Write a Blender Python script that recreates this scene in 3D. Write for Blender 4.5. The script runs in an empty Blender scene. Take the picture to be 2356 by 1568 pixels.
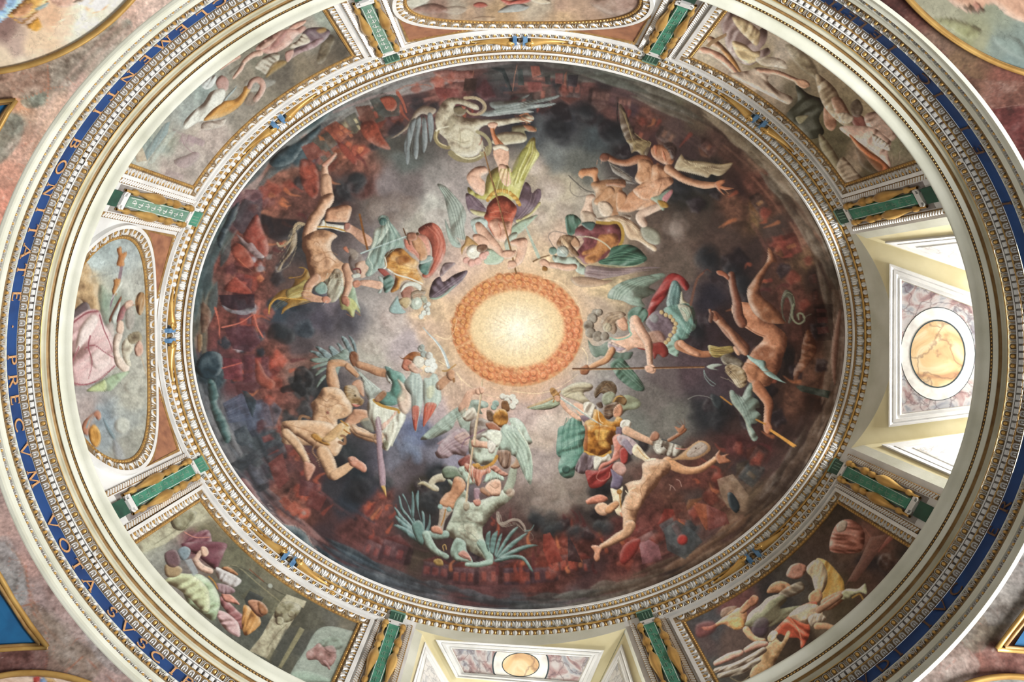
import bpy, math, random
import numpy as np
from mathutils import Matrix, Vector

sc = bpy.context.scene
COL = sc.collection
R = random.Random(7)

# ------------------------------------------------------------------ camera, light, exposure
U = 0.006            # one unit of the survey grid in metres
FL = 1571.0          # focal length in pixels of the 2356 px wide frame
HR = FL * U          # height of the dome rim above the lens
ZC = 1.6             # lens height above the floor
VPX, VPY = 1163.5, 685.0   # zenith point
CX, CY = 30.0, 86.0        # centre of the oval room seen from the lens, grid units
cam_d = bpy.data.cameras.new('camera')
cam = bpy.data.objects.new('camera', cam_d); COL.objects.link(cam)
cam.location = (-CX * U, -CY * U, ZC)
cam.rotation_euler = (math.pi, 0, 0)
cam_d.sensor_width = 36.0
cam_d.lens = FL / 2356 * 36.0
cam_d.shift_x = (1178 - VPX) / 2356
cam_d.shift_y = (VPY - 784) / 2356
cam_d.clip_start = 0.05
sc.camera = cam

w = bpy.data.worlds.new('sky'); sc.world = w; w.use_nodes = True
bg = w.node_tree.nodes['Background']
bg.inputs[0].default_value = (0.96, 0.98, 1.0, 1); bg.inputs[1].default_value = 0.34

def area(name, loc, direction, sx, sy, power, color):
    l = bpy.data.lights.new(name, 'AREA'); l.shape = 'RECTANGLE'; l.size = sx; l.size_y = sy
    l.energy = power; l.color = color
    o = bpy.data.objects.new(name, l); COL.objects.link(o); o.location = loc
    o.rotation_euler = Vector(direction).to_track_quat('-Z', 'Y').to_euler()
    return o
# daylight entering by the two drum windows (east bay and south bay)
LIGHT_R = area('daylight_window_right', (5.85, 0.15, 8.42), (-1, 0, 0.05), 1.1, .8, 430, (1.0, 0.98, 0.95))
LIGHT_B = area('daylight_window_bottom', (0.08, 4.98, 9.2), (0, -1, 0.03), 1.0, 1.4, 75, (1.0, 0.98, 0.95))
# added unseen area light, low on the right, to brighten the left frieze and wall
LIGHT_L = area('added_light_low_right', (8.6, 2.6, 2.2), (-1, -0.28, 0.72), 4.0, 3.0, 2200, (1.0, 0.985, 0.96))

sc.view_settings.view_transform = 'Standard'; sc.view_settings.look = 'None'
sc.view_settings.gamma = 1.0; sc.view_settings.use_curve_mapping = False
sc.view_settings.exposure = 0.0
sc.cycles.max_bounces = 5; sc.cycles.diffuse_bounces = 3; sc.cycles.glossy_bounces = 2
sc.cycles.sample_clamp_indirect = 4.0
sc.cycles.use_denoising = True

# ------------------------------------------------------------------ the oval plan and its projections
A0, B0 = 753.5, 632.8
def oval(t, d):
    x, y = A0 * math.cos(t), B0 * math.sin(t)
    nx, ny = B0 * math.cos(t), A0 * math.sin(t); l = math.hypot(nx, ny)
    return x + d * nx / l, y + d * ny / l
def onrm(t):
    nx, ny = B0 * math.cos(t), A0 * math.sin(t); l = math.hypot(nx, ny); return nx / l, ny / l
def zof(s): return ZC + HR / s
def W(x, y, s): return Vector((x * U, y * U, zof(s)))
def ring(t, d, s):
    x, y = oval(t, d); return W(x, y, s)
def speed(t, d=0.0):
    a = oval(t - 1e-4, d); b = oval(t + 1e-4, d); return math.hypot(a[0] - b[0], a[1] - b[1]) / 2e-4
def proj(v):
    s = HR / max(v[2] - ZC, 1e-3)
    return VPX + s * (v[0] / U + CX), VPY + s * (v[1] / U + CY)
def inframe(v, m=45):
    x, y = proj(v); return -m < x < 2356 + m and -m < y < 1568 + m
def prof(h):
    """lower cornice and architrave: apparent half width -> (offset, scale)"""
    if h <= 1169:
        k = (h - 1040) / 129; return -2 + 54 * k, 1.384 + .066 * k
    if h <= 1194:
        k = (h - 1169) / 25; return 52 - 2 * k, 1.451 + .036 * k
    return 50.0, h / 803.5
def even(d, pitch, t0=0.0, t1=2 * math.pi, closed=True):
    """parameters spaced evenly by arc length along the oval at offset d"""
    n = 1440
    ts = np.linspace(t0, t1, n + 1)
    nx, ny = B0 * np.cos(ts), A0 * np.sin(ts); l = np.hypot(nx, ny)
    x = A0 * np.cos(ts) + d * nx / l; y = B0 * np.sin(ts) + d * ny / l
    s = np.concatenate([[0], np.cumsum(np.hypot(np.diff(x), np.diff(y)))])
    k = max(1, round(s[-1] / pitch)); real = s[-1] / k
    pos = (np.arange(k) + .5) * real
    return list(np.interp(pos, s, ts)), real
def un_wall(px, py, d=44.0):
    dx, dy = px - VPX, py - VPY; lo, hi = 1.0, 1.7
    for _ in range(40):
        m = (lo + hi) / 2
        if ((dx / m - CX) / (A0 + d)) ** 2 + ((dy / m - CY) / (B0 + d)) ** 2 > 1: lo = m
        else: hi = m
    s = (lo + hi) / 2; x = dx / s - CX; y = dy / s - CY
    return math.atan2(y / (B0 + d), x / (A0 + d)), s
def spd(k): return 50 + 230 * k, 1.5655 + .17 * k      # the spandrel surface below the architrave
def un_spandrel(px, py):
    lo, hi = 0.0, 1.3; dx, dy = px - VPX, py - VPY
    for _ in range(40):
        m = (lo + hi) / 2; d, s = spd(m)
        if ((dx / s - CX) / (A0 + d)) ** 2 + ((dy / s - CY) / (B0 + d)) ** 2 > 1: lo = m
        else: hi = m
    d, s = spd(lo); return W(dx / s - CX, dy / s - CY, s)

# ------------------------------------------------------------------ materials
def lin(c):
    return tuple(((v / 255) / 12.92 if v <= 10 else (((v / 255) + .055) / 1.055) ** 2.4) for v in c)
def mat(name, rgb, rough=.75, metal=0.0, vary=.0, scale=6.0, dirt=None, bump=0.0, spec=None):
    m = bpy.data.materials.new(name); m.use_nodes = True
    nt = m.node_tree; b = nt.nodes['Principled BSDF']
    b.inputs['Roughness'].default_value = rough; b.inputs['Metallic'].default_value = metal
    if spec is not None: b.inputs['Specular IOR Level'].default_value = spec
    c = (*lin(rgb), 1)
    tc = nt.nodes.new('ShaderNodeTexCoord')
    n = nt.nodes.new('ShaderNodeTexNoise'); n.inputs['Scale'].default_value = scale; n.inputs['Detail'].default_value = 6
    nt.links.new(tc.outputs['Object'], n.inputs['Vector'])
    r = nt.nodes.new('ShaderNodeValToRGB')
    d = dirt if dirt else tuple(max(0, v * (1 - vary)) for v in rgb)
    r.color_ramp.elements[0].position = .3; r.color_ramp.elements[0].color = (*lin(d), 1)
    r.color_ramp.elements[1].position = .62; r.color_ramp.elements[1].color = c
    nt.links.new(n.outputs['Fac'], r.inputs['Fac']); nt.links.new(r.outputs['Color'], b.inputs['Base Color'])
    if bump:
        n2 = nt.nodes.new('ShaderNodeTexNoise'); n2.inputs['Scale'].default_value = 60; n2.inputs['Detail'].default_value = 4
        nt.links.new(tc.outputs['Object'], n2.inputs['Vector'])
        bp = nt.nodes.new('ShaderNodeBump'); bp.inputs['Strength'].default_value = bump; bp.inputs['Distance'].default_value = .01
        nt.links.new(n2.outputs['Fac'], bp.inputs['Height']); nt.links.new(bp.outputs['Normal'], b.inputs['Normal'])
    return m
M_STUCCO = mat('white_stucco', (226, 227, 226), .7, vary=.10, scale=3, bump=.15)
M_CREAM = mat('cream_plaster', (218, 220, 208), .8, dirt=(196, 198, 182), scale=2.2, bump=.12)
M_CREAM2 = mat('grey_cream_plaster', (200, 198, 178), .8, dirt=(170, 166, 142), scale=2.5)
M_GOLD = mat('gilding', (214, 176, 106), .36, metal=.5, dirt=(178, 136, 74), scale=5)
M_OCHRE = mat('worn_gilding', (164, 132, 82), .55, metal=.2, dirt=(130, 96, 56), scale=9)
M_RECESS = mat('ochre_ground', (142, 120, 88), .8, metal=.05, dirt=(100, 82, 60), scale=9)
M_DARKGOLD = mat('dark_gilding', (150, 112, 58), .5, metal=.3, dirt=(84, 60, 30), scale=14)
M_BLUE = mat('blue_frieze_ground', (26, 68, 128), .75, dirt=(18, 48, 98), scale=3, bump=.1)
M_SKYBLUE = mat('pale_blue_clasp', (104, 148, 190), .7, dirt=(70, 116, 164), scale=12)
M_LETTER = mat('faded_gilt_lettering', (214, 166, 116), .6, dirt=(190, 138, 92), scale=8)
M_LETTER_SHADE = mat('shade_toned_lettering', (116, 78, 48), .7, dirt=(60, 58, 60), scale=14)  # right-hand letters: dimmer light there put into a darker letter colour
M_GREEN = mat('green_marble_painting', (72, 142, 118), .7, dirt=(52, 112, 92), scale=7)
M_GREEN2 = mat('pale_green_marble_painting', (118, 152, 134), .7, dirt=(88, 128, 112), scale=7)
M_DKGREEN = mat('dark_green_panel', (40, 84, 68), .7, dirt=(28, 60, 50), scale=8)
M_SHADE = mat('blue_grey_leaf_ground', (128, 132, 134), .85, dirt=(96, 92, 84), scale=7)
M_GREY = mat('grey_violet_ground', (150, 146, 140), .85, dirt=(112, 104, 106), scale=6)
M_BROWNMARBLE = mat('brown_marble_ground', (160, 112, 84), .6, dirt=(126, 84, 66), scale=8)
M_OLIVE = mat('straw_plaster', (216, 208, 172), .85, dirt=(200, 190, 150), scale=2.4)
M_AZURE = mat('azure_panel_ground', (14, 92, 140), .7, dirt=(8, 72, 118), scale=6)
M_FLOOR = mat('pale_stone_floor', (190, 182, 170), .6, dirt=(168, 158, 146), scale=1.5)
M_DARKLINE = mat('dark_marble_line', (60, 74, 80), .5, vary=.1)
M_WMARBLE = mat('white_marble', (236, 236, 232), .35, dirt=(206, 204, 200), scale=9)
M_GLASS = mat('window_glass', (220, 232, 240), .1, vary=.02)

def veined(name, cols, scale, vein, rough=.4):
    m = bpy.data.materials.new(name); m.use_nodes = True; nt = m.node_tree; b = nt.nodes['Principled BSDF']
    b.inputs['Roughness'].default_value = rough
    tc = nt.nodes.new('ShaderNodeTexCoord'); n = nt.nodes.new('ShaderNodeTexNoise')
    n.inputs['Scale'].default_value = scale; n.inputs['Detail'].default_value = 8; n.inputs['Distortion'].default_value = 1.6
    nt.links.new(tc.outputs['Object'], n.inputs['Vector'])
    r = nt.nodes.new('ShaderNodeValToRGB'); cr = r.color_ramp
    while len(cr.elements) < len(cols): cr.elements.new(.5)
    for i, c in enumerate(cols):
        cr.elements[i].position = .3 + .4 * i / (len(cols) - 1); cr.elements[i].color = (*lin(c), 1)
    nt.links.new(n.outputs['Fac'], r.inputs['Fac'])
    v = nt.nodes.new('ShaderNodeTexVoronoi'); v.feature = 'DISTANCE_TO_EDGE'; v.inputs['Scale'].default_value = scale * 1.7
    n3 = nt.nodes.new('ShaderNodeTexNoise'); n3.inputs['Scale'].default_value = scale * 2; n3.inputs['Detail'].default_value = 5
    mx = nt.nodes.new('ShaderNodeMixRGB'); mx.inputs[0].default_value = .25
    nt.links.new(tc.outputs['Object'], n3.inputs['Vector'])
    nt.links.new(tc.outputs['Object'], mx.inputs[1]); nt.links.new(n3.outputs['Color'], mx.inputs[2])
    nt.links.new(mx.outputs[0], v.inputs['Vector'])
    cr2 = nt.nodes.new('ShaderNodeValToRGB'); cr2.color_ramp.elements[0].position = 0; cr2.color_ramp.elements[0].color = (1, 1, 1, 1)
    cr2.color_ramp.elements[1].position = .07; cr2.color_ramp.elements[1].color = (0, 0, 0, 1)
    nt.links.new(v.outputs['Distance'], cr2.inputs['Fac'])
    m2 = nt.nodes.new('ShaderNodeMixRGB'); m2.inputs[2].default_value = (*lin(vein), 1)
    sc_ = nt.nodes.new('ShaderNodeMath'); sc_.operation = 'MULTIPLY'; sc_.inputs[1].default_value = .6
    nt.links.new(cr2.outputs['Color'], sc_.inputs[0]); nt.links.new(sc_.outputs[0], m2.inputs[0])
    nt.links.new(r.outputs['Color'], m2.inputs[1]); nt.links.new(m2.outputs[0], b.inputs['Base Color'])
    return m
M_BRECCIA = veined('violet_breccia', [(116, 100, 106), (164, 138, 138), (192, 188, 188), (156, 160, 168), (126, 120, 130)], 3.2, (90, 70, 78))
M_YELLOW = veined('yellow_siena_marble', [(204, 160, 108), (224, 206, 172), (214, 184, 140), (190, 150, 116)], 2.4, (120, 92, 84))
M_GREYVEIN = veined('grey_veined_marble', [(170, 172, 176), (214, 212, 208), (190, 186, 188)], 4.0, (120, 122, 132))
M_REDMARBLE = veined('red_violet_breccia', [(140, 100, 104), (190, 150, 146), (150, 146, 156), (158, 104, 100)], 3.2, (230, 226, 222))

def fresco(name, grain=.06, crack=.28):
    """painted plaster: colours stored on the surface, with plaster grain and fine craquelure"""
    m = bpy.data.materials.new(name); m.use_nodes = True; nt = m.node_tree; b = nt.nodes['Principled BSDF']
    b.inputs['Roughness'].default_value = .85; b.inputs['Specular IOR Level'].default_value = .25
    at = nt.nodes.new('ShaderNodeAttribute'); at.attribute_name = 'paint'
    tc = nt.nodes.new('ShaderNodeTexCoord')
    n = nt.nodes.new('ShaderNodeTexNoise'); n.inputs['Scale'].default_value = 38; n.inputs['Detail'].default_value = 5
    nt.links.new(tc.outputs['Object'], n.inputs['Vector'])
    mr = nt.nodes.new('ShaderNodeMapRange'); mr.inputs[1].default_value = .3; mr.inputs[2].default_value = .7
    mr.inputs[3].default_value = 1 - grain * 1.5; mr.inputs[4].default_value = 1 + grain * 1.5
    nt.links.new(n.outputs['Fac'], mr.inputs[0])
    v = nt.nodes.new('ShaderNodeTexVoronoi'); v.feature = 'DISTANCE_TO_EDGE'; v.inputs['Scale'].default_value = 5
    n2 = nt.nodes.new('ShaderNodeTexNoise'); n2.inputs['Scale'].default_value = 6; n2.inputs['Detail'].default_value = 6
    nt.links.new(tc.outputs['Object'], n2.inputs['Vector'])
    ad = nt.nodes.new('ShaderNodeMixRGB'); ad.inputs[0].default_value = .35
    nt.links.new(tc.outputs['Object'], ad.inputs[1]); nt.links.new(n2.outputs['Color'], ad.inputs[2])
    nt.links.new(ad.outputs[0], v.inputs['Vector'])
    m3 = nt.nodes.new('ShaderNodeMapRange'); m3.inputs[1].default_value = 0; m3.inputs[2].default_value = .012
    m3.inputs[3].default_value = 1 - crack; m3.inputs[4].default_value = 1
    nt.links.new(v.outputs['Distance'], m3.inputs[0])
    mu = nt.nodes.new('ShaderNodeMath'); mu.operation = 'MULTIPLY'
    nt.links.new(mr.outputs[0], mu.inputs[0]); nt.links.new(m3.outputs[0], mu.inputs[1])
    mx = nt.nodes.new('ShaderNodeVectorMath'); mx.operation = 'SCALE'
    nt.links.new(at.outputs['Color'], mx.inputs[0]); nt.links.new(mu.outputs[0], mx.inputs['Scale'])
    nt.links.new(mx.outputs[0], b.inputs['Base Color'])
    return m
M_FRESCO = fresco('fresco')
M_FAUX = fresco('painted_marble', .16, .15)

# ------------------------------------------------------------------ object helpers
def tag(o, label=None, cat=None, group=None, kind=None):
    if label: o['label'] = label
    if cat: o['category'] = cat
    if group: o['group'] = group
    if kind: o['kind'] = kind
    return o
def empty(name, loc=(0, 0, 0)):
    o = bpy.data.objects.new(name, None); COL.objects.link(o); o.location = loc; o.empty_display_size = .2; return o
def link(name, me, parent=None, mats=None, mw=None):
    o = bpy.data.objects.new(name, me); COL.objects.link(o)
    if mats:
        for m in mats: me.materials.append(m)
    if parent is not None:
        o.parent = parent; pl = Matrix.Translation(-Vector(parent_loc(parent)))
        o.matrix_basis = pl @ (mw if mw is not None else Matrix())
    elif mw is not None: o.matrix_basis = mw
    return o
def parent_loc(p):
    v = Vector((0, 0, 0))
    while p is not None: v += p.location; p = p.parent
    return v
def mesh(name, vs, fs, mi=None, smooth=False):
    me = bpy.data.meshes.new(name); me.from_pydata([tuple(v) for v in vs], [], fs)
    if mi is not None: me.polygons.foreach_set('material_index', mi)
    if smooth: me.polygons.foreach_set('use_smooth', [True] * len(me.polygons))
    me.update(); return me
class B:
    """collects shapes into one mesh"""
    def __init__(s): s.v = []; s.f = []; s.m = []
    def quad(s, a, b, c, d, m=0):
        i = len(s.v); s.v += [a, b, c, d]; s.f.append((i, i + 1, i + 2, i + 3)); s.m.append(m)
    def box(s, x0, x1, y0, y1, z0, z1, m=0):
        i = len(s.v)
        s.v += [(x0, y0, z0), (x1, y0, z0), (x1, y1, z0), (x0, y1, z0), (x0, y0, z1), (x1, y0, z1), (x1, y1, z1), (x0, y1, z1)]
        for f in ((4, 5, 6, 7), (0, 1, 5, 4), (1, 2, 6, 5), (2, 3, 7, 6), (3, 0, 4, 7)): s.f.append(tuple(i + k for k in f)); s.m.append(m)
    def dome(s, cx, cy, rx, ry, h, m=0, n=8, z=0.0, a0=0):
        i = len(s.v)
        for k, (rr, hh) in enumerate(((1, 0), (.72, .68))):
            for j in range(n):
                a = a0 + 2 * math.pi * j / n; s.v.append((cx + rx * rr * math.cos(a), cy + ry * rr * math.sin(a), z + h * hh))
        s.v.append((cx, cy, z + h))
        for j in range(n):
            k = (j + 1) % n
            s.f.append((i + j, i + k, i + n + k, i + n + j)); s.m.append(m)
            s.f.append((i + n + j, i + n + k, i + 2 * n)); s.m.append(m)
    def strip(s, pts, w, h, m=0, z=0.0, taper=1.0):
        i = len(s.v); n = len(pts)
        for k, p in enumerate(pts):
            a = pts[max(0, k - 1)]; b = pts[min(n - 1, k + 1)]
            dx, dy = b[0] - a[0], b[1] - a[1]; l = math.hypot(dx, dy) or 1
            ww = w * (1 + (taper - 1) * k / (n - 1)) / 2
            nx, ny = -dy / l * ww, dx / l * ww
            s.v += [(p[0] + nx, p[1] + ny, z), (p[0], p[1], z + h), (p[0] - nx, p[1] - ny, z)]
        for k in range(n - 1):
            a = i + 3 * k
            s.f += [(a, a + 1, a + 4, a + 3), (a + 1, a + 2, a + 5, a + 4)]; s.m += [m, m]
    def tube(s, pts, rad, m=0, n=7):
        """pts world Vectors, rad number or list"""
        i = len(s.v); N = len(pts); rad = rad if isinstance(rad, (list, tuple)) else [rad] * N
        up = Vector((0, 0, 1))
        for k, p in enumerate(pts):
            t = (pts[min(N - 1, k + 1)] - pts[max(0, k - 1)]).normalized()
            a = t.cross(up); a = a.normalized() if a.length > 1e-4 else Vector((1, 0, 0)); b2 = t.cross(a).normalized()
            for j in range(n):
                q = 2 * math.pi * j / n; s.v.append(tuple(p + (a * math.cos(q) + b2 * math.sin(q)) * rad[k]))
        for k in range(N - 1):
            for j in range(n):
                s.f.append((i + k * n + j, i + k * n + (j + 1) % n, i + (k + 1) * n + (j + 1) % n, i + (k + 1) * n + j)); s.m.append(m)
        s.f.append(tuple(i + j for j in range(n))); s.m.append(m)
        s.f.append(tuple(i + (N - 1) * n + n - 1 - j for j in range(n))); s.m.append(m)
    def add(s, o, mw):
        i = len(s.v); s.v += [tuple(mw @ Vector(v)) for v in o.v]; s.f += [tuple(i + k for k in f) for f in o.f]; s.m += list(o.m)
    def mesh(s, name, mats, smooth=False):
        me = mesh(name, s.v, s.f, s.m, smooth)
        for m in mats: me.materials.append(m)
        return me
def sweep(name, profile, m, parent=None, t0=0.0, t1=2 * math.pi, n=360, smooth=False, closed=True, clip=True):
    """profile: list of (offset, scale) swept round the oval"""
    if t1 - t0 < 6.28: closed = False; n = max(2, int(n * (t1 - t0) / 6.283))
    vs = []; k = len(profile); cnt = n if closed else n + 1
    for i in range(cnt):
        t = t0 + (t1 - t0) * i / n
        for d, s in profile: vs.append(ring(t, d, s))
    fs = []
    for i in range(n):
        j = (i + 1) % cnt
        if clip and not (inframe(vs[i * k], 130) or inframe(vs[j * k], 130)): continue
        for q in range(k - 1): fs.append((i * k + q, i * k + q + 1, j * k + q + 1, j * k + q))
    o = link(name, mesh(name, vs, fs, smooth=smooth), parent, [m]); return o
def frame(t, d0, s0, d1, s1, lift=0.0):
    """local frame of a band: x along the ring, y across the band, z out of it (towards the room)"""
    p = ring(t, d0, s0); q = ring(t, d1, s1)
    T = (ring(t + 1e-3, d0, s0) - ring(t - 1e-3, d0, s0)).normalized()
    Bd = (q - p); L = Bd.length; Bd = Bd / L; T = (T - Bd * T.dot(Bd)).normalized()
    N = T.cross(Bd); view = Vector((cam.location.x, cam.location.y, ZC)) - p
    if N.dot(view) < 0: T = -T; N = T.cross(Bd)
    m = Matrix((T, Bd, N)).transposed().to_4x4() @ Matrix.Scale(U, 4)
    m.translation = p + N * lift * U
    return m, L / U
def pieces(name, me, parent, ts, band, limit=300, lift=0.0, test=None):
    d0, s0, d1, s1 = band; k = 0; rest = []
    fr = [(t, frame(t, d0, s0, d1, s1, lift)[0]) for t in ts]
    fr = [(t, m) for t, m in fr if inframe(m.translation, 30) and (test is None or test(t, m))]
    fr.sort(key=lambda a: (a[1].translation.x - cam.location.x) ** 2 + (a[1].translation.y - cam.location.y) ** 2)
    for t, m in fr[:limit]: link(name, me, parent, None, m)
    if len(fr) > limit:
        bb = B(); src = B(); src.v = [tuple(v.co) for v in me.vertices]; src.f = [tuple(p.vertices) for p in me.polygons]; src.m = [p.material_index for p in me.polygons]
        for t, m in fr[limit:]: bb.add(src, m)
        o = link(name + '_remainder', bb.mesh(name + '_remainder', list(me.materials)), parent); tag(o, kind='stuff')
def joined(name, src, mats, parent, ts, band, lift=0.0, test=None, label=None):
    d0, s0, d1, s1 = band; bb = B()
    for t in ts:
        m, L = frame(t, d0, s0, d1, s1, lift)
        if inframe(m.translation, 20) and (test is None or test(t, m)): bb.add(src, m)
    if bb.v:
        o = link(name, bb.mesh(name, mats), parent); tag(o, kind='stuff', label=label); return o
# ------------------------------------------------------------------ ornament pieces (local units: x along the ring, y across the band)
WH, GO, OC = 0, 1, 2
MATS3 = [M_STUCCO, M_GOLD, M_RECESS]
def arc_pts(cx, cy, rx, ry, a0, a1, n):
    return [(cx + rx * math.cos(math.radians(a0 + (a1 - a0) * i / n)), cy + ry * math.sin(math.radians(a0 + (a1 - a0) * i / n))) for i in range(n + 1)]
def p_egg_small(p, L):
    b = B(); b.dome(0, L * .5, p * .24, L * .4, 2.6, GO, 8); b.strip(arc_pts(0, L * .52, p * .36, L * .46, -200, 20, 7), 1.6, 1.6, WH)
    b.strip([(p * .5, L * .1), (p * .5, L * .9)], 1.5, 1.6, WH); return b
def p_leaf(p, L):
    b = B()
    b.dome(0, L * .55, p * .25, L * .5, 3.4, WH, 8)
    for x, a in ((-.30, .16), (.30, .16)): b.dome(p * x, L * .45, p * .17, L * .40, 2.6, WH, 6)
    b.strip([(0, L * .02), (0, L)], 1.2, 4.6, WH)
    b.strip([(-p * .12, L * .9), (-p * .22, L * .5), (-p * .40, L * .12)], 1.2, 4.0, WH)
    b.strip([(p * .12, L * .9), (p * .22, L * .5), (p * .40, L * .12)], 1.2, 4.0, WH)
    b.dome(p * .5, L * .45, p * .075, L * .40, 2.8, GO, 6); return b
def p_tongue(p, L):
    b = B(); b.dome(0, L * .58, p * .33, L * .52, 3.6, WH, 8); b.strip([(0, L * .15), (0, L * .9)], 1.0, 4.4, WH)
    b.dome(p * .5, L * .62, p * .12, L * .42, 2.4, GO, 6); return b
def p_ovolo(p, L):
    b = B(); b.strip(arc_pts(0, L * .1, p * .36, L * .82, 0, 180, 7), 2.4, 2.6, WH); b.dome(0, L * .38, p * .2, L * .3, 3.0, GO, 8)
    b.strip([(p * .5, L * .05), (p * .5, L * .85)], 2.2, 1.6, WH, taper=.4); return b
def p_frame_leaf(p, L):
    b = B(); b.strip(arc_pts(0, L * .12, p * .30, L * .72, -10, 190, 7), 3.4, 3.8, WH); b.dome(0, L * .3, p * .17, L * .26, 4.0, GO, 8)
    b.strip([(p * .5, L * .02), (p * .5, L * .9)], 3.0, 2.4, GO, taper=.3)
    b.strip([(p * .40, L * .9), (p * .46, L * .4)], 2.0, 2.4, WH); b.strip([(-p * .40, L * .9), (-p * .46, L * .4)], 2.0, 2.4, WH); return b
def p_big_egg(p, L):
    b = B(); b.dome(0, L * .48, p * .21, L * .36, 3.2, GO, 8)
    b.strip([(-p * .31, L * .98), (-p * .31, L * .3)] + arc_pts(0, L * .3, p * .31, L * .24, 180, 360, 5) + [(p * .31, L * .98)], 1.5, 2.8, WH)
    b.strip([(p * .44, L * .05), (p * .44, L * .95)], 1.0, 2.0, WH); b.strip([(-p * .44, L * .05), (-p * .44, L * .95)], 1.0, 2.0, WH)
    b.dome(p * .5, L * .5, p * .045, L * .4, 2.0, GO, 6); return b
def p_dentil(p, L):
    b = B(); b.box(-p * .34, p * .34, L * .06, L * .94, 0, 5.5, WH); b.box(-p * .22, p * .22, L * .25, L * .75, 5.5, 6.3, WH); return b
def p_low_tongue(p, L):
    b = B(); b.strip([(-p * .28, L * .9), (-p * .28, L * .35)] + arc_pts(0, L * .35, p * .28, L * .25, 180, 360, 5) + [(p * .28, L * .9)], 3.0, 2.8, WH)
    b.dome(0, L * .62, p * .12, L * .3, 2.6, WH, 6); b.strip([(p * .5, L * .15), (p * .5, L * .95)], 1.6, 1.6, OC); return b
def p_shell(p, L):
    b = B(); b.dome(0, L * .46, p * .16, L * .24, 3.6, GO, 8)
    b.strip(arc_pts(0, L * .42, p * .30, L * .38, 150, 390, 8), 2.4, 3.4, WH)
    b.strip(arc_pts(0, L * .42, p * .20, L * .26, 170, 370, 6), 1.4, 3.0, WH)
    b.strip([(p * .5, L * .95), (p * .5, L * .45)], 3.0, 2.8, GO, taper=.4); b.strip([(p * .5, L * .5), (p * .38, L * .08)], 1.6, 2.4, WH)
    b.strip([(-p * .5, L * .5), (-p * .38, L * .08)], 1.6, 2.4, WH); b.box(-p * .3, p * .3, L * .88, L * .98, 0, 1.6, OC); return b
def p_ball(p, L):
    b = B(); b.dome(0, L * .5, p * .18, L * .32, 3.4, GO, 8); b.strip(arc_pts(0, L * .5, p * .28, L * .44, 200, 520, 9), 1.5, 2.2, WH)
    b.strip([(p * .5, L * .1), (p * .5, L * .9)], 1.6, 1.8, WH, taper=.5); b.dome(p * .5, L * .8, p * .07, L * .14, 2.0, GO, 6); return b
def p_bead(p, L):
    b = B(); b.dome(0, L * .5, p * .36, L * .42, 2.4, GO, 6); return b
def p_rope(p, L):
    b = B(); b.strip([(-p * .45, L * .05), (-p * .1, L * .4), (p * .1, L * .6), (p * .45, L * .95)], p * .62, 2.4, WH); return b

def placed(fn, name, band, pitch, parent, mats=MATS3, lift=0.0, limit=300, stuff=False, test=None, smooth=False, t0=0.0, t1=2 * math.pi):
    d0, s0, d1, s1 = band; ts, real = even((d0 + d1) / 2, pitch, t0, t1)
    L = frame(1.0, *band)[1]
    if stuff: return joined(name, fn(real, L), mats, parent, ts, band, lift, test)
    pieces(name, fn(real, L).mesh(name, mats), parent, ts, band, limit, lift, test)

# ------------------------------------------------------------------ upper cornice under the painted dome
def S2(d, s0, s1, k): return s0 + (s1 - s0) * k
trim = empty('trim_1', (0, 0, zof(1.0)))
tag(trim, 'oval gilt and white egg and leaf cornice framing the painted dome', 'cornice', kind='structure')
sweep('rim_fillet', [(-1.5, .9985), (0.0, 1.0012), (2.2, 1.0014), (2.4, 1.0)], M_STUCCO, trim)
sweep('egg_band', [(2.2, .9995), (12.2, 1.003)], M_RECESS, trim)
sweep('fillet', [(12, 1.002), (12.2, 1.0055), (15.0, 1.006), (15.3, 1.0035)], M_STUCCO, trim)
sweep('gilt_strip', [(15.0, 1.0035), (21.2, 1.0045)], M_OCHRE, trim)
sweep('leaf_band', [(21, 1.0035), (34, 1.010)], M_SHADE, trim)
sweep('gilt_fillet', [(33.2, 1.009), (33.4, 1.0125), (35.6, 1.013), (36, 1.011)], M_GOLD, trim)
sweep('tongue_band', [(36, 1.010), (44.5, 1.017)], M_OCHRE, trim)
placed(p_egg_small, 'egg_row', (2.6, 1.0, 12, 1.003), 13, trim, stuff=True)
placed(p_leaf, 'acanthus_leaf', (20.6, 1.0035, 33.6, 1.010), 23, trim)
placed(p_tongue, 'tongue', (36.2, 1.011, 44.3, 1.0165), 18, trim)

# ------------------------------------------------------------------ lower cornice, frieze and architrave
low = empty('trim_2', (0, 0, zof(1.384)))
tag(low, 'broad cream cornice with gilt eggs and dentils projecting below the drum', 'cornice', kind='structure')
def pb(h, dn=0.0):
    d, s = prof(h); return (d - dn * .7, s + dn * .0008)
sweep('cornice_top', [(-1.5, 1.3825), (20, 1.378), (47, 1.372)], M_CREAM2, low)
sweep('cream_cyma', [(-1.5, 1.3825), (-3.2, 1.3845), pb(1043, 1.0), pb(1048, 1.5), pb(1055, -1.5), pb(1063, -3.0), pb(1070, -1.5), pb(1073.5, 1)], M_CREAM, low, smooth=True)
sweep('bead_band', [pb(1073.5, 1), pb(1074, -1.5), pb(1079.5, -1.5), pb(1080, 0)], M_RECESS, low)
sweep('cream_fascia', [pb(1080, 0), pb(1080.5, 1.5), pb(1092, 1.5), pb(1093, 0)], M_CREAM, low)
sweep('worn_gilt_strip', [pb(1093, 0), pb(1093.5, -3), pb(1100.5, -3)], M_OCHRE, low)
sweep('grey_cyma', [pb(1100.5, -3), pb(1101.5, 1), pb(1105, -1.5), pb(1110, -2), pb(1113.5, 1), pb(1114, 1)], M_CREAM2, low, smooth=True)
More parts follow.
